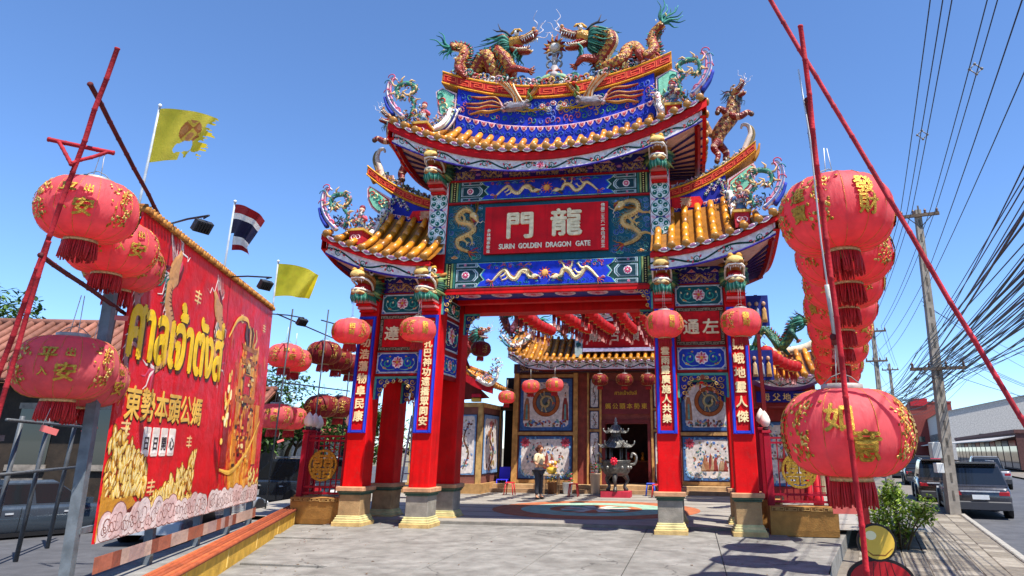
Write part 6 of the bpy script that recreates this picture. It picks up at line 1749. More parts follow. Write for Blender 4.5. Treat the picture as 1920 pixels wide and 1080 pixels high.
 # ridges with white swallowtails
 for s in (-1, 1):
  mb = P()
  c = cat([(TC + s * 2.4, 12.5, 6.5), (TC + s * 3.6, 12.5, 6.75), (TC + s * 4.3, 12.4, 7.2), (TC + s * 4.65, 12.3, 7.9)], 6)
  mb.tube(c, [0.17 - 0.11 * i / len(c) for i in range(len(c))], hx('d8d0c8'), 7)
  c = cat([(TC + s * 3.85, 12.0, 6.4), (TC + s * 4.25, 11.4, 5.8), (TC + s * 4.6, 11.05, 5.7), (TC + s * 4.95, 10.95, 6.1)], 6)
  shards(mb, [p + Vector((0, -.05, .1)) for p in c], 120, .2, .08, PORC, 3); mb.tube(c, [0.1 - 0.06 * i / len(c) for i in range(len(c))], hx('d8d4cc'), 7); mb.tube([p + Vector((s * .1, -.08, -.06)) for p in c], 0.05, hx('3f7f8f'), 5)
  mb.build('ridge', 'relief', temple)
build_temple()
dragon_statue('purple and red dragon on the left roof end of the shrine hall', [(-3.0, 12.3, 6.9), (-3.4, 12.2, 7.3), (-3.8, 12.0, 6.9), (-4.1, 11.8, 6.4), (-4.3, 11.6, 6.9), (-4.15, 11.3, 7.3), (-3.85, 11.1, 7.2)], 0.16, (0.8, -0.6, -0.05), 0.6, (-3.8, 12.0, 6.1), group='dragons on the shrine roof', gold=hx('7a3a5a'), belly=hx('c8a07a'), dark=hx('5a1a24'), legs=(0.3, 0.5, 0.7), seed=6)
dragon_statue('green dragon on the right roof end of the shrine hall', [(4.5, 12.3, 6.9), (4.9, 12.2, 7.3), (5.3, 12.0, 6.9), (5.6, 11.8, 6.4), (5.8, 11.6, 6.9), (5.65, 11.3, 7.3), (5.35, 11.1, 7.2)], 0.16, (-0.8, -0.6, -0.05), 0.6, (5.3, 12.0, 6.1), group='dragons on the shrine roof', gold=hx('3a6a4a'), belly=hx('c8b07a'), dark=hx('24402a'), legs=(0.3, 0.5, 0.7), seed=8)
dragon_statue('small red dragon on the shrine name board, left of the lanterns', [(-1.6, 11.6, 5.9), (-1.75, 11.5, 6.25), (-1.55, 11.4, 6.5), (-1.35, 11.3, 6.3), (-1.3, 11.2, 6.55)], 0.1, (0.7, -0.7, 0.1), 0.36, (-1.5, 11.5, 5.7), group='dragons on the shrine roof', gold=hx('a8742a'), legs=(0.3, 0.6), seed=12, tuft=False)
# ------------------------------------------------------------------ side hall on the left of the court
def side_hall():
 o = wthing('side_hall', 'small side hall with painted panels and red gable boards left of the court', 'hall', (-5.7, 11.5, 0.06))
 x0, x1, y0, y1 = -7.4, -4.6, 10.0, 13.0
 mb = MB(); mb.bbox(x0, x1, y0, y1, 0.06, 3.3, hx('7a4a40')); mb.bbox(x0 - .2, x1 + .15, y0 - .2, y1, 0.06, 0.4, hx('a8804e')); mb.build('hall_wall', 'stone', o)
 mb = MB()
 for (a, b, c, d) in ((x1 - .14, x1 + .03, y0 - .03, y0 + .14), (x1 - .1, x1 + .03, y1 - .5, y1 - .36), (x0, x0 + .15, y0 - .03, y0 + .1), (x1 - 1.1, x1 - .98, y0 - .03, y0 + .1)):
  mb.bbox(a, b, c, d, 0.4, 3.3, hx('b8945a'))
 mb.bbox(x0, x1 + .05, y0 - .05, y0 + .05, 3.18, 3.34, hx('c8a468')); mb.bbox(x1 - .05, x1 + .05, y0, y1, 3.18, 3.34, hx('c8a468')); mb.build('wall_frame', 'wood', o)
 Fr = plane_map((x1 + 0.002, (y0 + y1) / 2, 0), (0, 1, 0), (0, 0, 1), (1, 0, 0))
 mural(o, Fr, -1.25, 0.85, 0.7, 2.95, 'tall', 61, hx('7a9cc4')); mural(o, Fr, 1.2, 1.45, 0.7, 2.95, 'tall', 62)
 Ff = FRONT((x1, y0 - 0.002, 0))
 mural(o, Ff, -0.95, -0.18, 0.7, 2.9, 'tall', 63, hx('6a8ab0')); mural(o, Ff, -2.6, -1.2, 0.7, 2.9, 'scene', 64)
 # bracket blocks
 for k in range(4):
  for q in range(2):
   mb = MB(); y = y0 - 0.1; x = x1 - 0.2 - k * 0.72
   mb.bevbox(x - .17, x + .17, y - .2, y + .1, 3.36 + .16 * q, 3.5 + .16 * q, (hx('d8b04a'), hx('c8203a'), hx('2a3a8c'))[(k + q) % 3], 0.03); mb.build('bracket_block', 'paint', o)
 # gable roof, ridge along depth, red barge boards
 ax = (x0 + x1) / 2 + 0.55; az = 4.65
 for s, xe in ((-1, x0 - .3), (1, x1 + .55)):
  mb = MB()
  ze = 3.72
  mb.grid(lambda u, v: Vector((ax + (xe - ax) * u, y0 - 0.55 + 4.2 * v, az + (ze - az) * (u ** 0.75) + 0.16 * u * u)), 8, 1, DTILE); rf = mb.build('roof', 'glaze', o)
  for k in range(13):
   y = y0 - 0.4 + k * 0.31
   tile_row(rf, [(ax + (xe - ax) * u, y, az + (ze - az) * (u ** 0.75) + 0.16 * u * u + 0.05) for u in (1, .8, .6, .4, .2, .02)], 0.085, True, 6)
  mb = MB()
  P = [(ax + (xe - ax) * u, az + (ze - az) * (u ** 0.75) + 0.16 * u * u) for u in (0, .1, .25, .4, .6, .8, 1.0)]
  for i in range(len(P) - 1):
   a, b = P[i], P[i + 1]
   mb.add([(a[0], y0 - .6, a[1] + .02), (b[0], y0 - .6, b[1] + .02), (b[0], y0 - .6, b[1] - .26), (a[0], y0 - .6, a[1] - .26), (a[0], y0 - .5, a[1] + .02), (b[0], y0 - .5, b[1] + .02), (b[0], y0 - .5, b[1] - .26), (a[0], y0 - .5, a[1] - .26)], [(3, 2, 1, 0) if s > 0 else (0, 1, 2, 3), (2, 3, 7, 6), (0, 1, 5, 4), (4, 5, 6, 7)], hx('b01420'))
  mb.build('barge_board', 'paint', o)
  mb = MB(); c = cat([(ax + (xe - ax) * .55, y0 - .55, 4.2), (ax + (xe - ax) * .9, y0 - .6, 3.95), (xe + s * .15, y0 - .62, 4.2), (xe + s * .2, y0 - .62, 4.55)], 5)
  mb.tube(c, [0.1 - 0.06 * i / len(c) for i in range(len(c))], hx('e4dcd4'), 6)
  shards(mb, [p + Vector((-.1 * s, 0, .22)) for p in c], 160, .2, .07, PORC, 5)
  mb.build('roof_ornament', 'relief', o)
 mb = MB(); mb.add([(x0, y0 - .04, 3.34), (x1 + .3, y0 - .04, 3.5), (ax, y0 - .04, 4.5)], [(0, 1, 2)], hx('7a2a22')); mb.build('gable_wall', 'paint', o)
 mb = MB(); mb.tube([(ax, y0 - .6, az + .08), (ax, y1 + .6, az + .08)], 0.13, hx('b8782a'), 8)
 shards(mb, [(ax, y0 - .4, az + .2 + .12 * k) for k in range(6)], 220, .22, .09, PORC + [hx('c02a2a')] * 3, 8)
 mb.build('roof_ridge', 'relief', o)
 # passage between side hall and shrine: dark-coloured boxes stand in for its shade
 mb = MB(); mb.bbox(-4.6, -3.8, 13.3, 13.5, 0.06, 4.6, hx('241a18')); mb.bbox(-4.6, -3.8, 12.4, 13.5, 3.2, 3.35, hx('3a2a22')); mb.build('passage_shade', 'wood', o)
side_hall()
# ------------------------------------------------------------------ small pavilion on the right
def pavilion():
 o = wthing('pavilion', 'small tiled pavilion with blue name board right of the gate', 'pavilion', (6.3, 8.0, 0.06))
 x0, x1, y0, y1 = 5.35, 7.25, 7.2, 9.2
 mb = MB()
 for x in (x0 + .2, x1 - .2):
  for y in (y0 + .2, y1 - .2):
   m = MB(); m.lathe([(0.16, 0.06), (0.16, 0.3), (0.11, 0.36), (0.1, 3.1)], 12, hx('b01420'), (x, y, 0)); m.build('column', 'paint', o)
 mb.bbox(x0, x1, y0, y1, 3.0, 3.1, hx('7a1a1a')); mb.bbox(x0, x1, y0 + .05, y0 + .2, 3.1, 3.8, hx('8a2420')); mb.bbox(x0, x0 + .2, y0, y1, 3.1, 3.8, hx('8a2420')); mb.build('beam', 'paint', o)
 mb = MB(); mb.bbox(x0 + .1, x1 - .1, y1 - .2, y1 - .1, .06, 3.0, hx('8a2a28')); mb.build('back_wall', 'paint', o)
 mural(o, FRONT((c_ := (x0 + x1) / 2, y1 - .202, 0)), -.75, .75, .5, 2.6, 'scene', 71)
 mb = MB(); mb.bbox(x0 + .05, x1 - .3, y0 - .06, y0 + .04, 3.12, 3.46, hx('1c2080')); bd = mb.build('name_board', 'paint', o)
 G = FRONT(((x0 + x1) / 2 - .12, y0 - .06, 0))
 for i, ch in enumerate('母父地天'):
  m2 = MB(); text_on(m2, ch, G, -0.48 + i * 0.32, 3.28, 0.001, hx('e0c084'), 0.25, h1=0.02, bold=0.006); m2.build('character', 'gold', bd)
 xa, xb = x0 - .6, x1 + .6
 c = (xa + xb) / 2
 ze = lambda x: 3.8 + 0.75 * (abs(x - c) / 1.6) ** 2.4; zt = lambda x: 4.75 + 0.1 * abs(x - c)
 zs = lambda x, t: ze(x) * (1 - t) + zt(x) * t - 0.1 * math.sin(math.pi * t)
 mb = MB(); mb.grid(lambda u, v: Vector((xa + (xb - xa) * u, y0 - .6 + 1.4 * v, zs(xa + (xb - xa) * u, v) - .03)), 16, 4, DTILE); mb.grid(lambda u, v: Vector((xb + (xa - xb) * u, y1 + .6 - 1.4 * v, zs(xb + (xa - xb) * u, v) - .03)), 16, 2, DTILE); rf = mb.build('roof', 'glaze', o)
 n = 11
 for i in range(n):
  x = xa + (i + .5) * (xb - xa) / n
  tile_row(rf, [(x, y0 - .63 + 1.4 * k / 4, zs(x, k / 4) + .045) for k in range(5)], 0.085, True, 6, ((x + .14, y0 - .62, ze(x + .14) + .02), Vector((.27, 0, 0)), Vector((0, -1, 0))))
 fz = MB(); vine_frieze(fz, lambda u, v, h=0: Vector((xa + u, y0 - .54 - h, ze(xa + u) - .26 + v)), xb - xa, 0.2, seg=16); fz.build('carved_frieze', 'relief', rf)
 mb = MB(); mb.grid(lambda u, v: Vector((xa + (xb - xa) * u, y0 - .53 + .6 * v, ze(xa + (xb - xa) * u) - .26 - .1 * v)), 12, 1, hx('5a2a6a')); mb.build('soffit', 'paint', rf)
 mb = MB()
 mb.tube(cat([(xa + .2, 8.2, 5.2), (c - .6, 8.2, 4.9), (c + .6, 8.2, 4.9), (xb - .2, 8.2, 5.2), (xb + .15, 8.2, 5.7)], 5), 0.14, hx('c8b8a0'), 7)
 for s in (-1, 1):
  q = cat([(c + s * 1.1, 7.6, 4.7), (c + s * 1.5, 6.9, 4.55), (c + s * 1.75, 6.65, 4.9), (c + s * 1.7, 6.6, 5.4)], 5)
  mb.tube(q, [0.1 - .06 * i / len(q) for i in range(len(q))], hx('d8d0c4'), 6)
 mb.build('ridge', 'relief', o)
 # figures panels (painted) on the side toward the gate
 for k in range(2):
  F = FRONT((4.98, 2.6, 0))
pavilion()
dragon_statue('green and gold dragon coiled on the right pavilion roof', [(5.5, 7.6, 5.0), (5.8, 7.5, 5.5), (6.1, 7.4, 5.2), (6.3, 7.3, 4.9), (6.6, 7.2, 5.2), (6.75, 7.1, 5.6), (7.05, 7.0, 5.65)], 0.15, (1, -0.4, 0.1), 0.5, (6.3, 7.4, 4.75), group='dragons on the court roofs', gold=hx('5a7a3c'), belly=hx('d8c07a'), dark=hx('2a5a48'), legs=(0.35, 0.6, 0.75), seed=15)
dragon_statue('red and gold dragon on the left side hall roof', [(-6.3, 9.8, 5.0), (-6.0, 9.7, 5.5), (-5.7, 9.6, 5.2), (-5.4, 9.5, 4.9), (-5.1, 9.4, 5.3), (-4.9, 9.3, 5.8), (-4.6, 9.2, 5.85)], 0.15, (1, -0.4, 0.1), 0.5, (-5.7, 9.7, 4.8), group='dragons on the court roofs', gold=hx('b84a2a'), belly=hx('e0c08a'), dark=hx('7a1a1a'), legs=(0.35, 0.6, 0.75), seed=16)
# small gatehouse figures seen right of the outer gate column
def side_relief(x, y, z0, label):
 o = wthing('figure_panel', label, 'relief panel', (x, y, z0))
 F = FRONT((x, y, 0)); mb = MB()
 mb.prism([(-.28, z0), (.28, z0), (.28, z0 + .75), (-.28, z0 + .75)], F, -.06, .0, hx('1c2a7a')); mb.build('board', 'paint', o)
 for k in range(3):
  m2 = MB(); u = -.17 + .17 * k
  blob(m2, F, [(u - .07, z0 + .08), (u + .07, z0 + .08), (u + .05, z0 + .4), (u, z0 + .48), (u - .05, z0 + .4)], (hx('b8a07a'), hx('8a8f9c'), hx('c89a5a'))[k], .05, .001, .7); blob(m2, F, ell((u, z0 + .54), .05, .06, 8), hx('c9a080'), .05, .001)
  m2.build('figure', 'relief', o)
 mb = MB(); mb.bbox(x - .04, x + .04, y + .06, y + .14, 0.06, z0 + .78, hx('6a1418')); mb.build('post', 'paint', o)
side_relief(5.0, 1.2, 4.55, 'small blue panel with gilt figures, upper one right of the gate')
side_relief(5.12, 2.2, 3.35, 'small blue panel with gilt figures, lower one right of the gate')
side_relief(-4.95, 1.2, 4.5, 'small blue panel with gilt figures left of the gate')
# ------------------------------------------------------------------ incense burner
def burner():
 o = wthing('incense_burner', 'tall bronze incense burner with two pagoda tiers in the court', 'incense burner', (0.6, 9.5, 0.06))
 X, Y, Z = 0.6, 9.5, 0.06
 o.scale = (.86, .86, .9)
 BR = hx('5e5c58'); LB = hx('8c8a84')
 mb = MB()
 mb.bbox(X - .6, X + .6, Y - .45, Y + .45, Z, Z + .22, hx('b03040')); mb.build('stand', 'paint', o)
 for k in range(3):
  a = k * 2.094 + .5; m = MB()
  m.tube(cat([(X + .35 * math.cos(a), Y + .35 * math.sin(a), Z + .85), (X + .5 * math.cos(a), Y + .5 * math.sin(a), Z + .62), (X + .36 * math.cos(a), Y + .36 * math.sin(a), Z + .4), (X + .46 * math.cos(a), Y + .46 * math.sin(a), Z + .22)], 4), [.13, .12, .1, .09, .08, .07, .06, .06, .06, .07, .08, .09, .09], BR, 8); m.build('leg', 'bronze', o)
 mb = MB(); mb.lathe([(.25, .78), (.45, .82), (.56, .95), (.6, 1.1), (.56, 1.26), (.62, 1.34), (.6, 1.37), (.5, 1.36)], 24, BR, (X, Y, Z))
 for k in range(12):
  a = k * math.pi / 6; mb.ball((X + .6 * math.cos(a), Y + .6 * math.sin(a), Z + 1.1), .07, LB, 7, 5)
 mb.build('bowl', 'bronze', o)
 for s in (-1, 1):
  m = MB(); m.tube(cat([(X + s * .56, Y, Z + 1.2), (X + s * .78, Y, Z + 1.25), (X + s * .84, Y, Z + 1.5), (X + s * .68, Y, Z + 1.62), (X + s * .62, Y, Z + 1.45)], 5), .05, LB, 7); m.build('handle', 'bronze', o)
 for k in range(6):
  a = k * math.pi / 3; m = MB(); m.lathe([(.035, 1.36), (.04, 1.45), (.03, 1.85)], 8, BR, (X + .42 * math.cos(a), Y + .42 * math.sin(a), Z)); m.build('post', 'bronze', o)
 def tier(z, r, h, n=6):
  mb = MB(); m = 36
  prof = [(1.0, .0), (.86, .16), (.66, .34), (.45, .62), (.3, 1.0)]
  def rm(j):
   q = (j % (m // n)) / (m // n); return 1 + .16 * abs(2 * q - 1) ** 3
  vs = []; 
  for i, (p, hz) in enumerate(prof):
   for j in range(m):
    a = 2 * math.pi * j / m; rr = r * p * rm(j); lift = .22 * h * abs(2 * ((j % 6) / 6) - 1) ** 3 * (1 if i == 0 else .3 if i == 1 else 0)
    vs.append((X + rr * math.cos(a), Y + rr * math.sin(a), Z + z + hz * h + lift))
  fs = [(i * m + j, i * m + (j + 1) % m, (i + 1) * m + (j + 1) % m, (i + 1) * m + j) for i in range(4) for j in range(m)]
  mb.add(vs, fs, LB, False); mb.add(vs[:m], [tuple(range(m - 1, -1, -1))], BR)
  for j in range(0, m, 2):
   mb.tube([Vector(vs[i * m + j]) + Vector((0, 0, .012)) for i in range(5)], .014, (LB, BR)[j % 4 == 0], 4)
  for k in range(n):
   a = 2 * math.pi * k / n; rr = r * 1.16
   mb.tube(cat([(X + rr * .9 * math.cos(a), Y + rr * .9 * math.sin(a), Z + z + .2 * h), (X + rr * 1.05 * math.cos(a), Y + rr * 1.05 * math.sin(a), Z + z + .35 * h), (X + rr * 1.08 * math.cos(a), Y + rr * 1.08 * math.sin(a), Z + z + .65 * h)], 3), .03, LB, 6)
  mb.build('pagoda_roof', 'bronze', o)
 tier(1.83, .62, .42); 
 mb = MB(); mb.lathe([(.2, 2.2), (.22, 2.25), (.2, 2.4), (.24, 2.42)], 6, BR, (X, Y, Z), smooth=False); mb.build('neck', 'bronze', o)
 tier(2.38, .42, .3)
 mb = MB(); mb.lathe([(.1, 2.66), (.12, 2.7), (.05, 2.74), (.09, 2.8), (.04, 2.85), (.06, 2.9), (.01, 3.0)], 12, LB, (X, Y, Z)); mb.build('finial', 'bronze', o)
 mb = MB(); flower(mb, FRONT((X - .02, Y - .66, Z + 1.33)), (0, 0), .16, hx('d8203c'), hx('e84a5a'), .06, 0, 9); mb.build('rosette', 'fabric', o)
burner()
# ------------------------------------------------------------------ things in the court
def court_things():
 # folding ladder behind the left bay
 o = wthing('ladder', 'white folding ladder leaning behind the left gate bay', 'ladder', (-4.42, 3.0, 0.06))
 for k, x in enumerate((-4.62, -4.18)):
  m = MB(); m.tube([(x, 2.9, .06), (x + .06 * (1 - k * 2), 3.25, 2.55)], .028, hx('c8c8c8'), 6); m.build('rail', 'metal', o)
  m = MB(); m.tube([(x, 3.7, .06), (x + .06 * (1 - k * 2), 3.3, 2.5)], .022, hx('b0b0b0'), 6); m.build('rear_rail', 'metal', o)
 for k in range(7):
  t = (k + 1) / 8; m = MB(); m.bbox(-4.62 + .06 * t, -4.18 - .06 * t, 2.88 + .35 * t, 2.98 + .35 * t, .06 + 2.45 * t, .09 + 2.45 * t, hx('bcbcbc')); m.build('step', 'metal', o)
 # flower offerings and pots by the shrine wall
 def pot(x, y, c, pc, label, h=.38):
  o = wthing('flower_pot', label, 'flower pot', (x, y, .06), 'pots by the shrine')
  m = MB(); m.lathe([(.13, .06), (.16, .08), (.2, .06 + h), (.22, .08 + h), (.18, .08 + h), (.17, .02 + h)], 14, pc, (x, y, 0)); m.build('pot', 'plastic', o)
  m = MB(); r = random.Random(int(x * 10))
  for k in range(60):
   a = r.random() * 6.28; q = r.random() ** .5 * .2; z = .1 + h + r.random() * .35
   blob(m, plane_map((x + q * math.cos(a), y + q * math.sin(a), z), (math.cos(a), math.sin(a), .3), (-math.sin(a), math.cos(a), .6), (.2, -1, .4)), ell((0, 0), .05, .03, 6), c if k % 3 == 0 else hx('3f6a34'), .006)
  m.build('blossoms', 'leaf', o)
 pot(-1.35, 10.6, hx('c8304a'), hx('d0d0cc'), 'white pot of red flowers left of the burner')
 pot(-1.95, 10.7, hx('e0b83a'), hx('8a5a3a'), 'brown pot of yellow flowers beside the standing person')
 pot(-.35, 10.9, hx('c84a4a'), hx('b8a08a'), 'tall tan pot beside the shrine pillar', .7)
 # offering table with fruit
 o = wthing('offering_table', 'low table with tiered offerings in front of the wall panel', 'table', (-1.9, 10.2, .06))
 m = MB(); m.bbox(-2.15, -1.6, 10.0, 10.4, .72, .77, hx('c8b090')); m.build('tabletop', 'wood', o)
 for x in (-2.12, -1.63):
  for y in (10.03, 10.37):
   m = MB(); m.bbox(x - .02, x + .02, y - .02, y + .02, .06, .72, hx('8a6a4a')); m.build('leg', 'wood', o)
 o = wthing('offering_basket', 'pink and yellow offering basket on the low table', 'basket', (-1.88, 10.2, .77))
 m = MB(); m.lathe([(.1, .77), (.18, .85), (.2, .98), (.17, 1.0)], 12, hx('e0b840'), (-1.88, 10.2, 0)); m.build('bowl', 'plastic', o)
 m = MB(); r = random.Random(2)
 for k in range(22):
  m.ball((-1.88 + r.uniform(-.16, .16), 10.2 + r.uniform(-.14, .14), 1.0 + r.uniform(0, .2)), .06, r.choice([hx('d88a9a'), hx('e8d0c8'), hx('e0a03a')]), 7, 5)
 m.build('fruit', 'plastic', o)
 # blue plastic chair in the passage
 o = wthing('plastic_chair', 'blue plastic chair in the dark passage', 'chair', (-4.2, 11.9, .06))
 BL = hx('2a2ad0')
 m = MB(); m.bevbox(-4.42, -3.98, 11.7, 12.1, .46, .5, BL, .015); m.build('seat', 'plastic', o)
 m = MB(); m.grid(lambda u, v: Vector((-4.42 + .44 * u, 12.1 + .08 * v, .5 + .45 * v)), 4, 3, BL); m.grid(lambda u, v: Vector((-3.98 - .44 * u, 12.12 + .08 * v, .5 + .45 * v)), 4, 3, BL); m.build('backrest', 'plastic', o)
 for x in (-4.4, -4.0):
  for y in (11.72, 12.08):
   m = MB(); m.tube([(x, y, .06), (x, y, .47)], .022, BL, 6); m.build('leg', 'plastic', o)
 for i, (x, y, c, lb) in enumerate(((2.0, 9.6, 'c0202a', 'red plastic stool right of the incense burner'), (1.75, 10.3, '2a4ab0', 'blue plastic stool by the shrine door'), (-3.3, 9.6, 'c0202a', 'red plastic stool left of the standing person'), (-.9, 9.3, 'b8282a', 'red plastic stool between the person and the burner'))):
  o = wthing('plastic_stool', lb, 'stool', (x, y, .06), 'stools in the court'); c = hx(c)
  m = MB(); m.bevbox(x - .15, x + .15, y - .15, y + .15, .46, .5, c, .02); m.build('seat', 'plastic', o)
  for a in (-1, 1):
   for b in (-1, 1):
    m = MB(); m.tube([(x + a * .17, y + b * .17, .06), (x + a * .12, y + b * .12, .47)], .022, c, 5); m.build('leg', 'plastic', o)
 o = wthing('offering_cabinet', 'red cabinet with stacked joss paper right of the shrine door', 'cabinet', (2.2, 11.0, .2))
 m = MB(); m.bevbox(1.95, 2.45, 10.85, 11.2, .2, 1.15, hx('8a1a18'), .02); m.build('body', 'paint', o)
 for k in range(4):
  m = MB(); m.bbox(1.98 + .02 * k, 2.4 - .03 * k, 10.9, 11.15, 1.15 + .07 * k, 1.21 + .07 * k, (hx('e0c050'), hx('d89a3a'), hx('e8d8c0'), hx('c84a3a'))[k]); m.build('paper_stack', 'fabric', o)
court_things()
# small lantern strings over the court
def small_lantern_mesh():
 out = {}
 m = MB(); pr = [(.05 + .12 * math.sin(math.pi * i / 8) ** .75, -.12 * math.cos(math.pi * i / 8)) for i in range(9)]
 m.lathe(pr, 20, hx('d8222a'), rmod=lambda j, z: 1 - .03 * (j % 2)); out['shade'] = ('cloth', m)
 m = MB(); m.lathe([(.05, .115), (.052, .14), (.03, .14)], 10, hx('d8b060')); m.lathe([(.03, -.14), (.052, -.14), (.05, -.115)], 10, hx('d8b060')); out['cap_rings'] = ('gold', m)
 m = MB(); r = random.Random(1)
 for k in range(10):
  a = k * .628; m.tube([(.03 * math.cos(a), .03 * math.sin(a), -.14), (.035 * math.cos(a), .035 * math.sin(a), -.3 - .03 * (k % 3))], .007, hx('c4141c'), 4)
 m.bbox(-.035, .035, -.003, .003, -.42, -.32, hx('e8a8a0')); out['tassel'] = ('fringe', m)
 res = {}
 for k, (mat, mb) in out.items():
  me = mb.mesh(k); me.materials.append(M[mat]); res[k] = me
 return res
SL = small_lantern_mesh()
NTH = 'first second third fourth fifth sixth seventh eighth ninth tenth eleventh twelfth thirteenth'.split()
def lantern_string(p0, p1, n, sag, which, sz=1.0, group='small lantern strings'):
 a, b = Vector(p0), Vector(p1)
 f = lambda t: a.lerp(b, t) + Vector((0, 0, -sag * 4 * t * (1 - t)))
 m = MB(); m.tube([f(t / 12) for t in range(13)], .012, hx('6a1a1a'), 4)
 c = m.build('string_cord', 'metal'); tag(c, 'thin cord carrying ' + which, 'cord')
 for i in range(n):
  p = f((i + .5) / n)
  o = thing('small_lantern', 'small red lantern, %s in %s' % (NTH[i], which), 'lantern', (p.x, p.y, p.z - .16 * sz), i * .7, group)
  o.scale = (sz,) * 3; o.rotation_euler = (random.uniform(-.1, .1), random.uniform(-.1, .1), i * .7)
  for k, me in SL.items(): link(k, me, o)
for x0, x1, z, wh in ((-2.02, -1.85, 6.12, 'the leftmost string over the court'), (-.85, -.3, 6.15, 'the second string over the court from the left'), (.12, .5, 6.12, 'the middle string over the court'), (1.08, 1.3, 6.1, 'the fourth string over the court from the left'), (1.78, 2.05, 5.95, 'the rightmost string over the court')):
 lantern_string((x0, 4.6, z + .0), (x0 + (x1 - x0) * .8, 9.8, z + .12), 9, .1, wh, 1.42)
lantern_string((5.4, 4.2, 4.6), (6.6, 6.3, 4.35), 7, .12, 'the short string before the right pavilion', 1.3)
lantern_string((3.1, 10.6, 4.75), (5.0, 10.6, 4.75), 8, .55, 'the swag over the round panel in the right bay', .9)
lantern_string((-4.6, 2.6, 3.8), (-5.6, 6.5, 3.9), 8, .2, 'the string seen beside the left outer column', 1.3)
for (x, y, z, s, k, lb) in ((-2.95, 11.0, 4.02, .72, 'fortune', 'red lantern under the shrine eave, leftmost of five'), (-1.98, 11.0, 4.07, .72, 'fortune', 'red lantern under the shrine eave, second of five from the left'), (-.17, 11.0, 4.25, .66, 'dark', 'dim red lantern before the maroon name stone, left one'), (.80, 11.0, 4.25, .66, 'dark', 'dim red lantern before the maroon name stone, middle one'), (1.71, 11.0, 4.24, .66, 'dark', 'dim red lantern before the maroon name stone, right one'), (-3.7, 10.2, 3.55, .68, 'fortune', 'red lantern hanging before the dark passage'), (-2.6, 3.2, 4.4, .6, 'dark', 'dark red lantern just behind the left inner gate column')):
 lantern(k, (x, y, z), s, lb, 'lanterns under the shrine eave', random.uniform(-2, 2), 0.02, wires=.4)
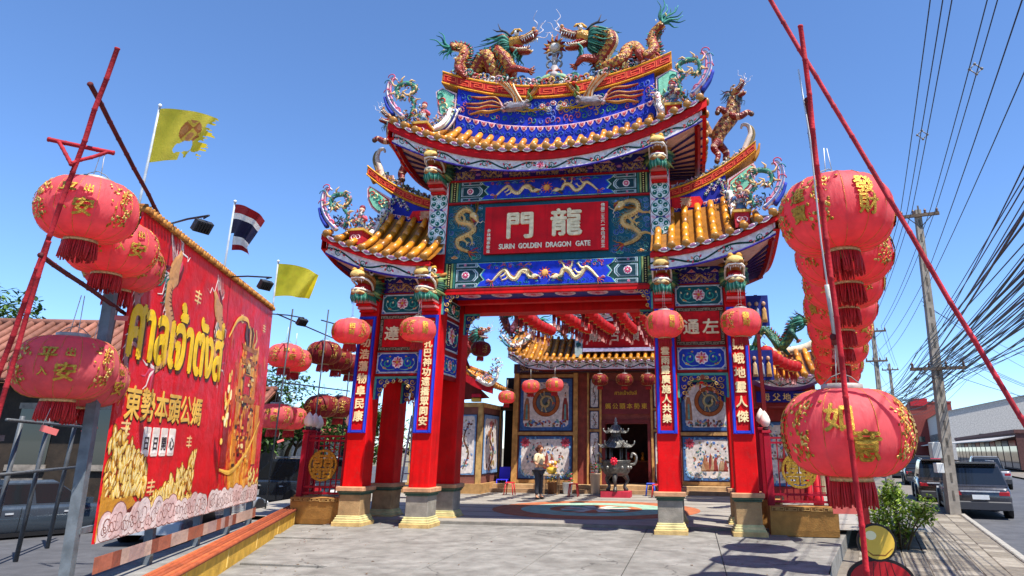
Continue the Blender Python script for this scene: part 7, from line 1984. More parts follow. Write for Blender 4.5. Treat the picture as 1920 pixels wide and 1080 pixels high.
# ------------------------------------------------------------------ the person in the court
def person():
 o = thing('person', 'standing person in cream shirt and dark trousers, arms folded, before the wall panel', 'person', (-1.82, 7.75, 0.06), R(-28))
 # local: facing +x ; height about 1.66
 def skin_mesh(name, verts, edges, radii, mat, col, sub=2, root=0, parent=o):
  me = bpy.data.meshes.new(name); me.from_pydata(verts, edges, [])
  ob = bpy.data.objects.new(name, me); COL.objects.link(ob)
  sk = ob.modifiers.new('skin', 'SKIN'); sk.use_smooth_shade = True
  for i, r in enumerate(radii):
   me.skin_vertices[0].data[i].radius = (r, r) if not isinstance(r, tuple) else r
  me.skin_vertices[0].data[root].use_root = True
  ss = ob.modifiers.new('sub', 'SUBSURF'); ss.levels = sub; ss.render_levels = sub
  dg = bpy.context.evaluated_depsgraph_get(); dg.update()
  m2 = bpy.data.meshes.new_from_object(ob.evaluated_get(dg))
  bpy.data.objects.remove(ob); bpy.data.meshes.remove(me)
  ca = m2.color_attributes.new('Col', 'FLOAT_COLOR', 'CORNER')
  ca.data.foreach_set('color', [c for _ in range(len(m2.loops)) for c in (*col, 1.0)])
  m2.materials.clear(); m2.materials.append(M[mat])
  m2.name = name
  return link(name, m2, parent)
 SK = hx('c08a68')
 V = [(0, 0, .92), (0, 0, 1.1), (0, 0, 1.3), (.0, 0, 1.4), (.015, 0, 1.47), (.03, 0, 1.55), (.045, 0, 1.63),      # 0-6 pelvis..head
         (0, .17, 1.36), (.02, .22, 1.12), (.2, .1, 1.05), (.26, -.04, 1.08),                                     # 7-10 left arm
         (0, -.17, 1.36), (.02, -.22, 1.12), (.19, -.08, 1.07), (.26, .06, 1.03),                                   # 11-14 right arm
         (0, .09, .86), (.02, .1, .48), (0, .11, .09), (.13, .13, .05), (0, -.09, .86), (.03, -.1, .48), (.01, -.11, .09), (.14, -.13, .05)]
 E_ = [(0, 1), (1, 2), (2, 3), (3, 4), (4, 5), (5, 6), (3, 7), (7, 8), (8, 9), (9, 10), (3, 11), (11, 12), (12, 13), (13, 14), (0, 15), (15, 16), (16, 17), (17, 18), (0, 19), (19, 20), (20, 21), (21, 22)]
 Rr = [.13, .12, .125, .08, .048, .085, .075, .055, .042, .034, .026, .055, .042, .034, .026, .085, .055, .04, .032, .085, .055, .04, .032]
 skin_mesh('body', V, E_, Rr, 'skin', SK)
 shirt = [(0, 0, .9), (0, 0, 1.1), (0, 0, 1.3), (0, 0, 1.4), (0, .17, 1.37), (.015, .215, 1.17), (0, -.17, 1.37), (.015, -.215, 1.17)]
 skin_mesh('shirt', shirt, [(0, 1), (1, 2), (2, 3), (3, 4), (4, 5), (3, 6), (6, 7)], [(.165, .14), (.15, .135), (.155, .14), .09, .075, .066, .075, .066], 'fabric', hx('d8c49a'))
 tr = [(0, 0, .93), (0, .095, .84), (.02, .1, .48), (0, .11, .14), (0, -.095, .84), (.03, -.1, .48), (.01, -.11, .14)]
 skin_mesh('trousers', tr, [(0, 1), (1, 2), (2, 3), (0, 4), (4, 5), (5, 6)], [.15, .105, .078, .07, .105, .078, .07], 'fabric', hx('3a3a40'))
 m = MB(); m.ball((.02, 0, 1.62), .112, hx('5a2c1c'), 12, 8, (1, .92, 1.02)); m.ball((-.1, 0, 1.57), .06, hx('5a2c1c'), 8, 6); m.ball((-.03, 0, 1.54), .09, hx('5a2c1c'), 8, 6, (.7, .9, .9)); m.build('hair', 'fabric', o)
 m = MB()
 m.ball((.075, 0, 1.585), .085, SK, 12, 8, (.78, .86, 1.2)); m.tube([(.135, 0, 1.6), (.158, 0, 1.57), (.14, 0, 1.56)], [.012, .016, .01], SK, 6)
 for s in (-1, 1):
  m.ball((.13, s * .032, 1.605), .012, WHITE, 6, 4); m.ball((.139, s * .032, 1.605), .007, BLACK, 6, 4); m.ball((.03, s * .088, 1.58), .022, SK, 6, 4, (.6, .4, 1))
 m.tube([(.134, -.022, 1.535), (.142, 0, 1.533), (.134, .022, 1.535)], .007, hx('a0504a'), 5); m.build('face', 'skin', o)
 for s, wx, wy, wz in ((1, .26, -.04, 1.08), (-1, .26, .06, 1.03)):
  m = MB(); m.box((wx + .01, wy - s * .03, wz), (.05, .07, .03), SK)
  for k in range(4):
   z = wz + .014 - .011 * k; L = (.06, .07, .065, .05)[k]
   m.tube([(wx + .03, wy - s * .05, z), (wx + .035, wy - s * (.05 + L * .5), z - .004), (wx + .015, wy - s * (.05 + L), z - .012)], [.009, .0085, .007], SK, 5)
  m.tube([(wx + .02, wy - s * .02, wz + .018), (wx + .045, wy - s * .04, wz + .035), (wx + .05, wy - s * .065, wz + .03)], [.01, .009, .007], SK, 5)
  m.build('hand', 'skin', o)
 for s in (-1, 1):
  m = MB(); m.ball((.06 + .01 * (s < 0), s * .115, .045), .05, hx('2a221e'), 10, 6, (2.5, .95, .85)); m.build('shoe', 'plastic', o)
 m = MB(); m.lathe([(.152, .93), (.156, .95), (.156, .98), (.15, 1.0)], 18, hx('8a8a8c')); m.build('belt_bag', 'fabric', o)
person()
# ================================================================== LEFT SIDE
flat('car_park', [(-60, -40), (-2.6, -40), (-4.3, -8.0), (-7.2, -0.2), (-9.5, 10), (-9.5, 60), (-60, 60)], -0.45, 'asphalt')
# low boundary wall with ribbed terracotta coping
def low_wall():
 A = Vector((-1.55, -10.15, 0)); B = Vector((-6.35, 1.2, 0)); d = (B - A).normalized(); n = Vector((-d.y, d.x, 0)); L = (B - A).length
 o = wthing('low_wall', 'low yellow wall with ribbed terracotta coping below the billboard', 'wall', ((A + B) / 2)[:])
 F = lambda u, v, h=0: A + d * u + n * v + Vector((0, 0, h))
 m = MB(); vs = [F(u, v, h) for u in (0, L) for v in (0, 0.3) for h in (-0.45, 0.27)]
 m.add(vs, [(0, 1, 3, 2), (4, 6, 7, 5), (0, 4, 5, 1), (2, 3, 7, 6), (1, 5, 7, 3)], hx('d6a63a')); m.build('wall_body', 'stone', o)
 for k in range(5):
  m = MB(); c = (hx('9c4a28'), hx('a8552e'), hx('8d4426'))[k % 3]
  m.tube([F(-0.0, 0.0 + 0.075 * k, 0.285), F(L, 0.0 + 0.075 * k, 0.285)], 0.032, c, 8); m.build('coping_rib', 'stone', o)
 m = MB(); m.prism([(0, -0.03), (L, -0.03), (L, 0.33), (0, 0.33)], F, 0.268, 0.285, hx('7a3a22')); m.build('coping_slab', 'stone', o)
 for k in range(int(L / 2.0)):
  m = MB(); u = 1 + k * 2.0
  m.prism([(u, -0.006), (u + 0.03, -0.006), (u + 0.03, 0.0), (u, 0.0)], lambda a, b, h=0: F(a, b, h), 0.0, 0.26, hx('e0c070')); m.build('wall_joint', 'stone', o)
low_wall()
# ------------------------------------------------------------------ the billboard
BA = Vector((-4.27, -7.08, 0.5)); Bd = Vector((-0.33931, 0.94069, 0)); Bn0 = Vector((0.94069, 0.33931, 0))
Bu = (Vector((0, 0, 4.45)) - Bn0 * 0.25).normalized(); Bn = Bd.cross(Bu)
BF = lambda u, v, h=0.0: BA + Bd * u + Bu * v + Bn * h
def billboard():
 o = wthing('billboard', 'large red printed shrine billboard with golden Thai and Chinese lettering', 'billboard', (BA + Bd * 3.7 - Vector((0, 0, 0.95)))[:])
 RB = hx('d0101a')
 H0 = lambda u: 4.52
 def sheet(u0, u1, c, name):
  m = MB(); m.prism([(u0, 0), (u1, 0), (u1, 4.46), (u0, 4.46)], BF, -0.03, 0.0, c); return m.build(name, 'vinyl', o)
 p1 = sheet(-0.12, 3.955, RB, 'printed_panel'); p2 = sheet(3.975, 7.36, RB, 'printed_panel')
 P = lambda: MB()
 g = hx('f2c414'); br = hx('4a2408')
 # title, one piece per letter cluster
 m = P(); text_on(m, 'ศาลเจ้าตังสี่', BF, 1.98, 2.86, 0.0, br, 1.26, h0=0, h1=0.006, bold=0.066, sx=0.7)
 m.build('title_shadow', 'vinyl', p1)
 m = P(); text_on(m, 'ศาลเจ้าตังสี่', BF, 1.94, 2.89, 0.0, g, 1.26, h0=0.006, h1=0.012, bold=0.036, sx=0.7)
 m.build('title_lettering', 'vinyl', p1)
 for i, ch in enumerate('東勢本頭公媽'):
  m = P(); text_on(m, ch, BF, 0.42 + i * 0.5, 1.76, 0.0, hx('3a1a0a'), 0.5, h1=0.004, bold=0.022); text_on(m, ch, BF, 0.40 + i * 0.5, 1.775, 0.0, hx('e0b04a'), 0.5, h0=0.004, h1=0.009, bold=0.01); m.build('character', 'vinyl', p1)
 for i, ch in enumerate('日日開心'):
  u = 1.0 + i * 0.315; m = P()
  m.prism(ell((u, 1.26), 0.14, 0.215, 4, math.pi / 4 * 0) if False else [(u - .125, 1.06), (u - .105, 1.04), (u + .105, 1.04), (u + .125, 1.06), (u + .125, 1.44), (u + .105, 1.46), (u - .105, 1.46), (u - .125, 1.44)], BF, 0.0, 0.006, hx('e6d8c8'))
  m.prism([(u - .095, 1.08), (u + .095, 1.08), (u + .095, 1.36), (u - .095, 1.36)], BF, 0.006, 0.008, hx('f0e8dc'))
  text_on(m, ch, BF, u, 1.23, 0.008, hx('241a1a'), 0.21, h1=0.003, bold=0.004); m.build('tile_print', 'vinyl', p1)
 # dragons printed in silver and pink
 for pts, mir in (([(0.95, 2.3), (1.35, 2.55), (1.5, 2.85), (1.3, 3.1), (1.12, 3.35), (1.1, 3.62), (1.22, 3.82)], 0), ([(3.75, 2.7), (3.5, 2.9), (3.62, 3.15), (3.72, 3.35), (3.6, 3.55), (3.5, 3.68)], 1)):
  m = P(); relief_dragon(m, BF, pts, 0.25, hx('c8905a'), hx('6a1a1c'), 0.002, 0.006, fin=hx('e0ccc4'), head=1.25, mane=hx('dcc4bc'), flame=hx('e8d0c8'), legs=())
  p = pts[-1]
  for k in range(44):
   r = random.Random(k * 31 + 7 * mir); a = 0.9 + k * 0.05
   L = r.uniform(.35, .75)
   stroke(m, BF, [(p[0], p[1]), (p[0] + .25 * math.cos(a) * L, p[1] + .5 * L), (p[0] + .45 * math.cos(a) * L + .05, p[1] + .7 * L), (p[0] + .5 * math.cos(a) * L, p[1] + L)], 0.035, (hx('e6d4cc'), hx('a85a5a'), hx('4a1a20'), hx('c89a94'))[k % 4], 0.001, 0.001 + k * .00002, 'end')
  m.build('printed_dragon', 'vinyl', p1)
 m = P(); relief_dragon(m, BF, [(0.1, 2.0), (-0.02, 2.5), (0.12, 3.0), (0.0, 3.4), (0.1, 3.7)], 0.18, hx('a8706a'), hx('5a2a2c'), 0.001, 0.008, fin=hx('e8dcd4'), mane=hx('e0c0b8')); m.build('printed_dragon', 'vinyl', p1)
 # small knot marks
 def knot(u, v, s, par):
  m = P()
  for k in (-1, 0, 1): band(m, BF, [(u - s, v + k * s * .6), (u + s, v + k * s * .6)], s * .24, hx('e8c080'), .004, .001)
  band(m, BF, [(u, v - s * .9), (u + s * .15, v + s * .9)], s * .22, hx('e8c080'), .005, .001); m.build('knot_mark', 'vinyl', par)
 for u, v, s in ((0.28, 1.42, .12), (2.72, 1.26, .1), (1.38, 0.6, .11), (2.35, 3.72, .13)): knot(u, v, s, p1)
 for u, v, s in ((5.0, 3.82, .1), (6.75, 3.9, .1)): knot(u, v, s, p2)
 # heaps of golden petals, an ingot and cloud banks
 def heap(u0, u1, v0, top, n, par, seed):
  m = P(); r = random.Random(seed)
  for k in range(n):
   u = r.uniform(u0, u1); v = v0 + r.random() ** 1.2 * (top(u) - v0)
   c = (hx('e0a83a'), hx('f0cc6a'), hx('b87a24'), hx('e8bc50'))[k % 4]
   a_, b_, t_ = r.uniform(.07, .13), r.uniform(.035, .06), r.uniform(.7, 2.1)
   blob(m, BF, ell((u, v), a_ * 1.12, b_ * 1.25, 9, t_), hx('6a3c14'), .0008, .001 + k * .00003, .95)
   blob(m, BF, ell((u, v), a_, b_, 9, t_), c, .0025, .0016 + k * .00003, .6)
   blob(m, BF, ell((u, v + .01), a_ * .5, b_ * .4, 7, t_), hx('f6e09a'), .0006, .0042 + k * .00003, .8)
  m.build('printed_gold', 'vinyl', par)
 heap(-0.1, 1.15, 0.55, lambda u: 1.4 - 0.6 * max(0, u - .3), 190, p1, 1)
 heap(1.2, 3.1, 0.25, lambda u: 0.36 + 0.42 * max(0, u - 1.3), 190, p1, 2)
 m = P(); m.prism([(-0.12, 0.75), (0.0, 0.55), (0.35, 0.5), (0.75, 0.52), (1.0, 0.36), (1.1, 0.1), (-0.12, 0.02)][::-1], BF, .0012, .008, hx('c98a2a'))
 blob(m, BF, [(0.4, 0.05), (0.55, 0.3), (0.8, 0.38), (1.0, 0.3), (0.98, 0.12), (0.8, 0.02)], hx('5a2018'), .002, .0085, .9); m.build('printed_ingot', 'vinyl', p1)
 def clouds(u0, u1, par, seed, hmax=.45):
  m = P(); r = random.Random(seed); u = u0; k = 0
  while u < u1:
   s = r.uniform(.12, .24); v = r.uniform(.05, hmax * .6) * (1 if r.random() < .6 else .3)
   uu = min(max(u, u0 + s), u1 - s)
   blob(m, BF, ell((uu, max(v, s * .95)), s * 1.06, s * .98, 16), hx('8a5a50'), .001, .009 + k * .00006, .97)
   blob(m, BF, ell((uu, max(v, s * .95)), s, s * .93, 16), hx('e8d4cc') if r.random() < .7 else hx('e0bcb4'), .0012, .0095 + k * .00006, .95)
   stroke(m, BF, spir((uu, max(v, s * .95)), s * .7, s * .15, r.random() * 6, 1.2, 14), .015, hx('8a5a50'), .0012, .0115 + k * .00006)
   u += s * r.uniform(.55, .8); k += 1
  m.prism([(u0, 0.0), (u1, 0.0), (u1, .12), (u0, .12)], BF, .001, .0088, hx('dcc4bc')); m.build('printed_clouds', 'vinyl', par)
 clouds(-0.1, 3.94, p1, 5); clouds(3.98, 7.34, p2, 6, .35)
 heap(6.5, 7.3, 0.3, lambda u: .7, 26, p2, 9)
 # right panel: tower of the shrine in a golden glow
 r = random.Random(4); m = P()
 for k in range(420):
  t = r.random(); u = 5.75 + r.gauss(0, .55); v = .3 + 3.0 * t ** 1.3
  if not 4.05 < u < 7.25: continue
  far = abs(u - 5.75)
  c = r.choice([hx('e8962a'), hx('f0b04a'), hx('d8701f'), hx('e0a030')]) if far < .7 else r.choice([hx('c8481a'), hx('d8601c'), hx('b03018')])
  blob(m, BF, ell((u, v), r.uniform(.03, .09), r.uniform(.08, .22), 7, r.uniform(-.25, .25), .2, 3), c, .0015, .001 + k * .00001, .7)
 m.build('printed_glow', 'vinyl', p2)
 m = P(); z = .0062
 for u, w, v0, v1, c in ((5.75, .62, .9, 2.0, 'b0201a'), (5.75, .5, 2.0, 2.25, '2a1a14'), (5.75, .6, 2.25, 2.7, '8a3a1c'), (5.75, .4, 2.28, 2.66, 'c81420'), (5.75, .34, 2.72, 2.9, '2a2018'), (5.75, .66, 2.92, 3.02, 'b87a2a'), (5.75, .5, 3.02, 3.2, 'a02018'), (5.2, .2, .9, 2.9, 'c8782a'), (6.3, .2, .9, 2.9, 'c8782a'), (4.6, .35, .8, 2.0, '8a1a18'), (6.75, .3, .8, 2.1, 'd8861e')):
  m.prism([(u - w / 2, v0), (u + w / 2, v0), (u + w / 2, v1), (u - w / 2, v1)], BF, .006, z, hx(c)); z += .0004
 for u, v, w in ((5.75, 3.2, 1.0), (5.75, 2.92, .95), (5.75, 2.1, 1.25)):
  m.prism([(u - w / 2 - .12, v + .12), (u - w / 2, v), (u + w / 2, v), (u + w / 2 + .12, v + .12), (u + w * .3, v + .1), (u, v + .16), (u - w * .3, v + .1)], BF, .006, z, hx('a8641c')); z += .0004
 for k in range(18):
  a = r.uniform(.3, 2.8)
  stroke(m, BF, [(5.75 + .3 * math.cos(a), 3.3), (5.75 + .5 * math.cos(a), 3.45 + .2 * math.sin(a)), (5.75 + .45 * math.cos(a + .3), 3.75)], .07, r.choice([hx('6a3a1a'), hx('d8a03a'), hx('3a2418'), hx('e8c884')]), .002, z)
 text_on(m, '門龍', BF, 5.75, 2.82, z, hx('e8c884'), .16, h1=.001)
 for k in range(90):
  u = 5.75 + r.uniform(-.62, .62); v = r.uniform(.8, 3.15); q = r.uniform(.03, .1)
  m.prism([(u - q, v - .03), (u + q, v - .03), (u + q, v + .03), (u - q, v + .03)], BF, z, z + .0003 + k * .000012, r.choice([hx('6a2418'), hx('e8b04a'), hx('3a1c14'), hx('c83020'), hx('d8881e'), hx('f0d890')]))
 z += .0016
 for pts in ([(4.2, 3.3), (4.7, 3.75), (5.3, 3.85), (5.5, 3.7)], [(4.4, .75), (5.2, .7), (6.2, 1.1), (7.0, 1.75)]):
  stroke(m, BF, cat([(*p, 0) for p in pts], 6), .1, hx('f0b84a'), .003, z + .0008)
 for k in range(26):
  blob(m, BF, ell((4.55 + r.gauss(0, .16), 2.0 + r.gauss(0, .3)), r.uniform(.03, .08), r.uniform(.04, .12), 8), (hx('f4d060'), hx('f0a83a'), hx('f8ecb0'))[k % 3], .001, z + k * .00002, .7)
 m.build('printed_tower', 'vinyl', p2)
 # terracotta trim along the top, tile by tile
 me = []
 for c in ('a8702e', '8a5522', 'b8803a'):
  t = MB(); t.lathe([(.03, -.065), (.045, -.06), (.045, .06), (.03, .065)], 8, hx(c), m=Matrix.Rotation(math.pi / 2, 4, 'X') @ Matrix.Rotation(0, 4, 'Y')); x = t.mesh('trim_tile'); x.materials.append(M['stone']); me.append(x)
 a = math.atan2(Bn0.y, Bn0.x); k = 0; u = -0.1
 while u < 7.38:
  p = BF(u, 4.50, 0.0)
  q = link('trim_tile', me[k % 3], o, (p - Vector(o.location))[:], a + math.pi / 2); p2_ = BF(u + .03, 4.56, -0.04)
  link('trim_tile', me[(k + 1) % 3], o, (p2_ - Vector(o.location))[:], a + math.pi / 2)
  u += .118; k += 1
 m = P(); m.prism([(-.12, 4.46), (7.38, 4.46), (7.38, 4.54), (-.12, 4.54)], BF, -.1, .01, hx('6a3f1c')); m.build('top_rail', 'wood', o)
 # steel back frame
 def post(u, h, lo=-0.95, top=4.5, w=.06):
  m = P(); m.prism([(u - w, lo), (u + w, lo), (u + w, top), (u - w, top)], BF, h - .06, h + .06, hx('6a7074')); m.build('steel_post', 'metal', o)
 for u in (-0.42, 1.9, 3.96, 5.7, 7.3): post(u, -.12)
 post(-.75, -1.3, -.95, 2.4, .028)
 for v in (.35, 1.3):
  m = P(); m.prism([(-2.0, v), (-.45, v), (-.45, v + .07), (-2.0, v + .07)], BF, -1.1, -1.04, hx('7a8084')); m.build('steel_rail', 'metal', o)
 for v in (.15, 2.2, 4.3):
  m = P(); m.prism([(-.4, v), (7.3, v), (7.3, v + .07), (-.4, v + .07)], BF, -.13, -.05, hx('6a7074')); m.build('steel_rail', 'metal', o)
 # loose skirt of leftover print below the bottom edge
 m = P(); r = random.Random(3)
 for k in range(30):
  u = -.1 + 7.4 * k / 30
  m.prism([(u, -.36), (u + .25, -.36), (u + .25, -.16), (u, -.16)], BF, .02, .024, (hx('b09088'), hx('a8604a'), hx('8a4a3a'), hx('c0a090'))[r.randrange(4)])
 m.build('lower_print_strip', 'vinyl', o)
billboard()
# ------------------------------------------------------------------ flags
def flag(label, p0, p1, h, out, L, kind, seed):
 """p0 pole foot, p1 pole top"""
 o = wthing('flag', label, 'flag', p0, 'flags behind the billboard')
 a, b = Vector(p0), Vector(p1); d = (b - a).normalized()
 m = MB(); m.tube([a, b], [.028, .02], hx('a8b0b8'), 8); m.ball(b, .035, hx('d8dce0'), 8, 5); m.build('pole', 'metal', o)
 t0 = b - d * .06; e = Vector(out).normalized(); side = e.cross(d).normalized()
 r = random.Random(seed); m = MB(); nu, nv = (72, 48) if kind == 'torn' else (24, 16)
 droop = .55 if kind == 'thai' else .28
 def P(u, v):
  lee = u * L
  w = .09 * math.sin(u * 7 + v * 2 + seed) * u ** .6 + .04 * math.sin(u * 15 + v * 4) * u
  ln = 1 - (.18 * v if kind != 'thai' else .45 * (1 - abs(v - .75)))
  return t0 - d * (h * v * (1 - .12 * u)) + e * (lee * ln) + side * w + Vector((0, 0, -droop * u * u * L * (.6 + .4 * (1 - v))))
 vs = [P(i / nu, j / nv) for j in range(nv + 1) for i in range(nu + 1)]; fs = []; cs = []
 for j in range(nv):
  for i in range(nu):
   u, v = (i + .5) / nu, (j + .5) / nv
   if kind == 'torn':
    if ((u - .5 - .1 * v) / .19) ** 2 + ((v - .74 + .2 * (u - .5)) / .12) ** 2 < 1 + .25 * math.sin(19 * u + 23 * v) + .15 * math.sin(47 * u): continue
    if u > .9 + .05 * math.sin(v * 21) + .035 * math.sin(v * 53) + .03 * math.sin(v * 97) - .12 * max(0, v - .5): continue
    if v > .86 + .07 * math.sin(u * 31) + .03 * math.sin(u * 67) and u > .55: continue
    c = hx('f0dc4a') if not (((u - .6) / .2) ** 2 + ((v - .4) / .24) ** 2 < 1) else (hx('c98a4a'), hx('b8702a'), hx('d8b83a'))[int(2 + math.sin(u * 23) + math.sin(v * 17 + u * 9)) % 3]
   elif kind == 'thai':
    c = (hx('a01424') if v < .16 or v > .86 else WHITE if v < .32 or v > .7 else hx('1c2048'))
    if v > .62 and u < .22: continue
   else:
    c = hx('fff04a')
   k = j * (nu + 1) + i
   fs.append((k, k + 1, k + nu + 2, k + nu + 1)); cs.append(c)
 m.add(vs, fs, cs, True); m.build('cloth', 'flag', o)
flag('torn yellow flag with a hole, leftmost flag behind the billboard', (-7.18, -4.62, 3.0), (-5.97, -5.88, 7.58), 1.0, (1, .25, .12), 1.15, 'torn', 2)
flag('red white and blue striped flag drooping from the middle pole', (-7.0, -2.2, 3.0), (-6.16, -3.30, 6.70), 1.02, (1, .3, .1), .75, 'thai', 5)
flag('plain yellow flag on the rightmost pole behind the billboard', (-7.6, .7, 3.0), (-7.0, -.31, 6.23), .86, (1, .35, .05), 1.05, 'plain', 1)
def floodlight(label, a, b, lamp, on=True):
 o = wthing('floodlight', label, 'floodlight', a, 'floodlights on the billboard')
 m = MB(); m.tube([a, ((a[0] + b[0]) / 2, (a[1] + b[1]) / 2, (a[2] + b[2]) / 2 + .02), b], .016, hx('2a2c30'), 6); m.build('arm', 'metal', o)
 L = Vector(lamp); bb = Vector(b)
 m = MB(); m.tube([bb, L + Vector((0, 0, .12))], .012, hx('2a2c30'), 5); m.tube([bb + Vector((-.2, .1, 0)), bb + Vector((-.15, .05, -.12)), L], .007, hx('1a1a1c'), 4); m.build('bracket', 'metal', o)
 m = MB(); X = Matrix.Translation(L) @ Matrix.Rotation(R(-20), 4, 'Z') @ Matrix.Rotation(R(35), 4, 'Y')
 m.box((0, 0, 0), (.1, .24, .17), hx('303236'), m=X); m.box((0, 0, 0), (.02, .21, .14), hx('5a5e64'), m=X @ Matrix.Translation((-.056, 0, 0)))
 for k in range(5): m.box((0, 0, 0), (.03, .008, .15), hx('1e2024'), m=X @ Matrix.Translation((.06, -.08 + .04 * k, 0)))
 m.build('lamp_head', 'metal', o)
floodlight('black floodlight on the arm nearest the big lanterns', (-5.0, -6.2, 5.15), (-3.41, -7.25, 4.85), (-3.51, -7.22, 4.70))
floodlight('black floodlight on the middle arm of the billboard', (-6.0, -3.4, 5.0), (-4.42, -4.18, 4.74), (-4.54, -4.16, 4.60))
floodlight('square floodlight on the arm at the far end of the billboard', (-7.1, -.1, 4.9), (-5.85, -.66, 4.66), (-5.89, -.66, 4.56))
# ------------------------------------------------------------------ big lanterns, left
for k, p, sz, lb, rz, zt in (
 ('peace', (-3.70, -8.84, 4.37), 1.07, 'largest red lantern at upper left with gold characters, nearest in the top row', 0.55, 5.15),
 ('peace', (-4.22, -7.9, 4.2), 1.06, 'second red lantern in the upper left row, partly behind the nearest', 1.2, 4.95),
 ('peace', (-4.56, -7.3, 4.12), 1.0, 'third red lantern in the upper left row, before the billboard corner', 2.0, 4.9),
 ('peace', (-4.33, -8.06, 2.61), 1.1, 'nearest red lantern in the lower left row, cut by the picture edge', 0.65, 3.5),
 ('peace', (-4.62, -7.45, 2.5), 1.0, 'second red lantern in the lower left row, before the billboard', 1.5, 3.4),
 ('peace', (-8.73, 3.21, 4.30), 1.06, 'sunlit red lantern right of the billboard, upper row, left one', 0.8, 5.2),
 ('peace', (-9.3, 4.6, 4.34), 1.06, 'sunlit red lantern right of the billboard, upper row, right one', 1.9, 5.2),
 ('peace', (-9.13, 3.70, 2.56), 1.06, 'sunlit red lantern right of the billboard, lower row, left one', 0.4, 3.4),
 ('peace', (-9.85, 5.70, 2.57), 1.06, 'sunlit red lantern right of the billboard, lower row, right one', 1.4, 3.4),
 ('dark', (-9.19, 6.16, 4.79), 1.15, 'dark red lantern left of the gate, upper row, nearest', 0.2, 5.5),
 ('dark', (-9.5, 7.6, 4.75), 1.15, 'dark red lantern left of the gate, upper row, second', 1.1, 5.5),
 ('dark', (-9.8, 9.2, 4.75), 1.15, 'dark red lantern left of the gate, upper row, third', 2.1, 5.5),
 ('dark', (-9.36, 6.70, 3.02), 1.12, 'dark red lantern left of the gate, lower row, nearest', 0.5, 3.8),
 ('dark', (-9.62, 8.4, 3.1), 1.12, 'dark red lantern left of the gate, lower row, second', 1.5, 3.8)):
 lantern(k, p, sz, lb, 'big lanterns left of the gate', rz, random.uniform(-.03, .03), wires=max(.2, zt - p[2] - .5 * sz / 1.3))
def pole(name, label, cat_, pts, r, col, group=None, nodes=True, mat='wood'):
 m = MB(); P = [Vector(p) for p in pts]
 if len(P) == 2 and nodes:      # bamboo: slightly wavy with nodes
  n = max(4, int((P[1] - P[0]).length / .35)); Q = []; Rr = []
  for i in range(n + 1):
   q = P[0].lerp(P[1], i / n) + Vector((random.uniform(-.006, .006), random.uniform(-.006, .006), 0))
   dd = (P[1] - P[0]).normalized() * .012
   Q += [q - dd, q, q + dd]; Rr += [r, r * 1.18, r]
  m.tube(Q, Rr, col, 8)
 else:
  m.tube(P, r, col, 8)
 o = m.build(name, mat); return tag(o, label, cat_, group)
BAM = hx('a01824'); BAMD = hx('5a1a1c')
G1 = 'bamboo frame poles at the left'
pole('bamboo_pole', 'long red bamboo pole leaning up at far left', 'pole', [(-4.45, -9.0, 0.0), (-2.86, -9.73, 5.93)], .025, BAM, G1)
pole('bamboo_pole', 'dark bamboo rail running back over the upper left lanterns', 'pole', [(-3.18, -9.66, 5.55), (-5.1, -6.0, 5.0)], .028, BAMD, G1)
pole('bamboo_pole', 'short red crossbar tied high on the left leaning pole', 'pole', [(-3.56, -9.63, 4.91), (-3.04, -9.31, 4.86)], .026, BAM, G1)
pole('bamboo_pole', 'small red brace left of the leaning pole under its crossbar', 'pole', [(-3.46, -9.6, 4.88), (-3.22, -9.6, 4.6)], .02, BAM, G1)
pole('bamboo_pole', 'small red brace right of the leaning pole under its crossbar', 'pole', [(-3.05, -9.36, 4.85), (-3.22, -9.6, 4.62)], .02, BAM, G1)
pole('bamboo_pole', 'dark bamboo rail over the lower left lanterns', 'pole', [(-3.38, -9.55, 3.6), (-5.3, -5.6, 3.4)], .026, BAMD, G1)
pole('bamboo_pole', 'red bamboo leg crossing behind the left leaning pole', 'pole', [(-3.75, -9.3, 0.0), (-3.35, -9.52, 3.75)], .023, BAM, G1)
for k, (x, y, h) in enumerate(((-9.6, -3.2, 2.6), (-10.6, -1.6, 3.0), (-8.9, -4.4, 2.2))):
 pole('steel_pole', ('grey scaffold upright behind the left steel frame, middle one', 'grey scaffold upright behind the left steel frame, farthest one', 'grey scaffold upright behind the left steel frame, nearest one')[k], 'pole', [(x, y, -.45), (x, y, h)], .04, hx('54585c'), 'scaffold behind the billboard', False, 'metal')
for k, (z, lb) in enumerate(((1.2, 'lower'), (2.1, 'upper'))):
 pole('steel_pole', 'grey scaffold rail behind the left steel frame, %s one' % lb, 'pole', [(-8.3, -5.2, z), (-11.0, -.9, z)], .03, hx('5c6064'), 'scaffold behind the billboard', False, 'metal')
# frame carrying the lanterns between billboard and gate
for p, q, lb in (((-8.3, 2.6, -.4), (-8.3, 2.6, 5.6), 'thin dark steel post right of the billboard, nearest'), ((-8.9, 5.6, -.4), (-8.9, 5.6, 6.2), 'thin dark steel post left of the gate, tallest'), ((-9.6, 8.8, -.4), (-9.6, 8.8, 5.9), 'thin dark steel post left of the gate, farthest'),
                 ((-8.1, 1.6, 5.25), (-10.2, 10.5, 5.55), 'thin steel rail carrying the upper lanterns left of the gate'), ((-8.5, 1.6, 3.45), (-10.4, 10.5, 3.85), 'thin steel rail carrying the lower lanterns left of the gate'), ((-9.3, 5.9, 5.9), (-7.9, 5.4, 5.5), 'short steel bar tied across the post left of the gate')):
 pole('steel_pole', lb, 'pole', [p, q], .022, hx('3a3c40'), 'steel frame left of the gate', False, 'metal')
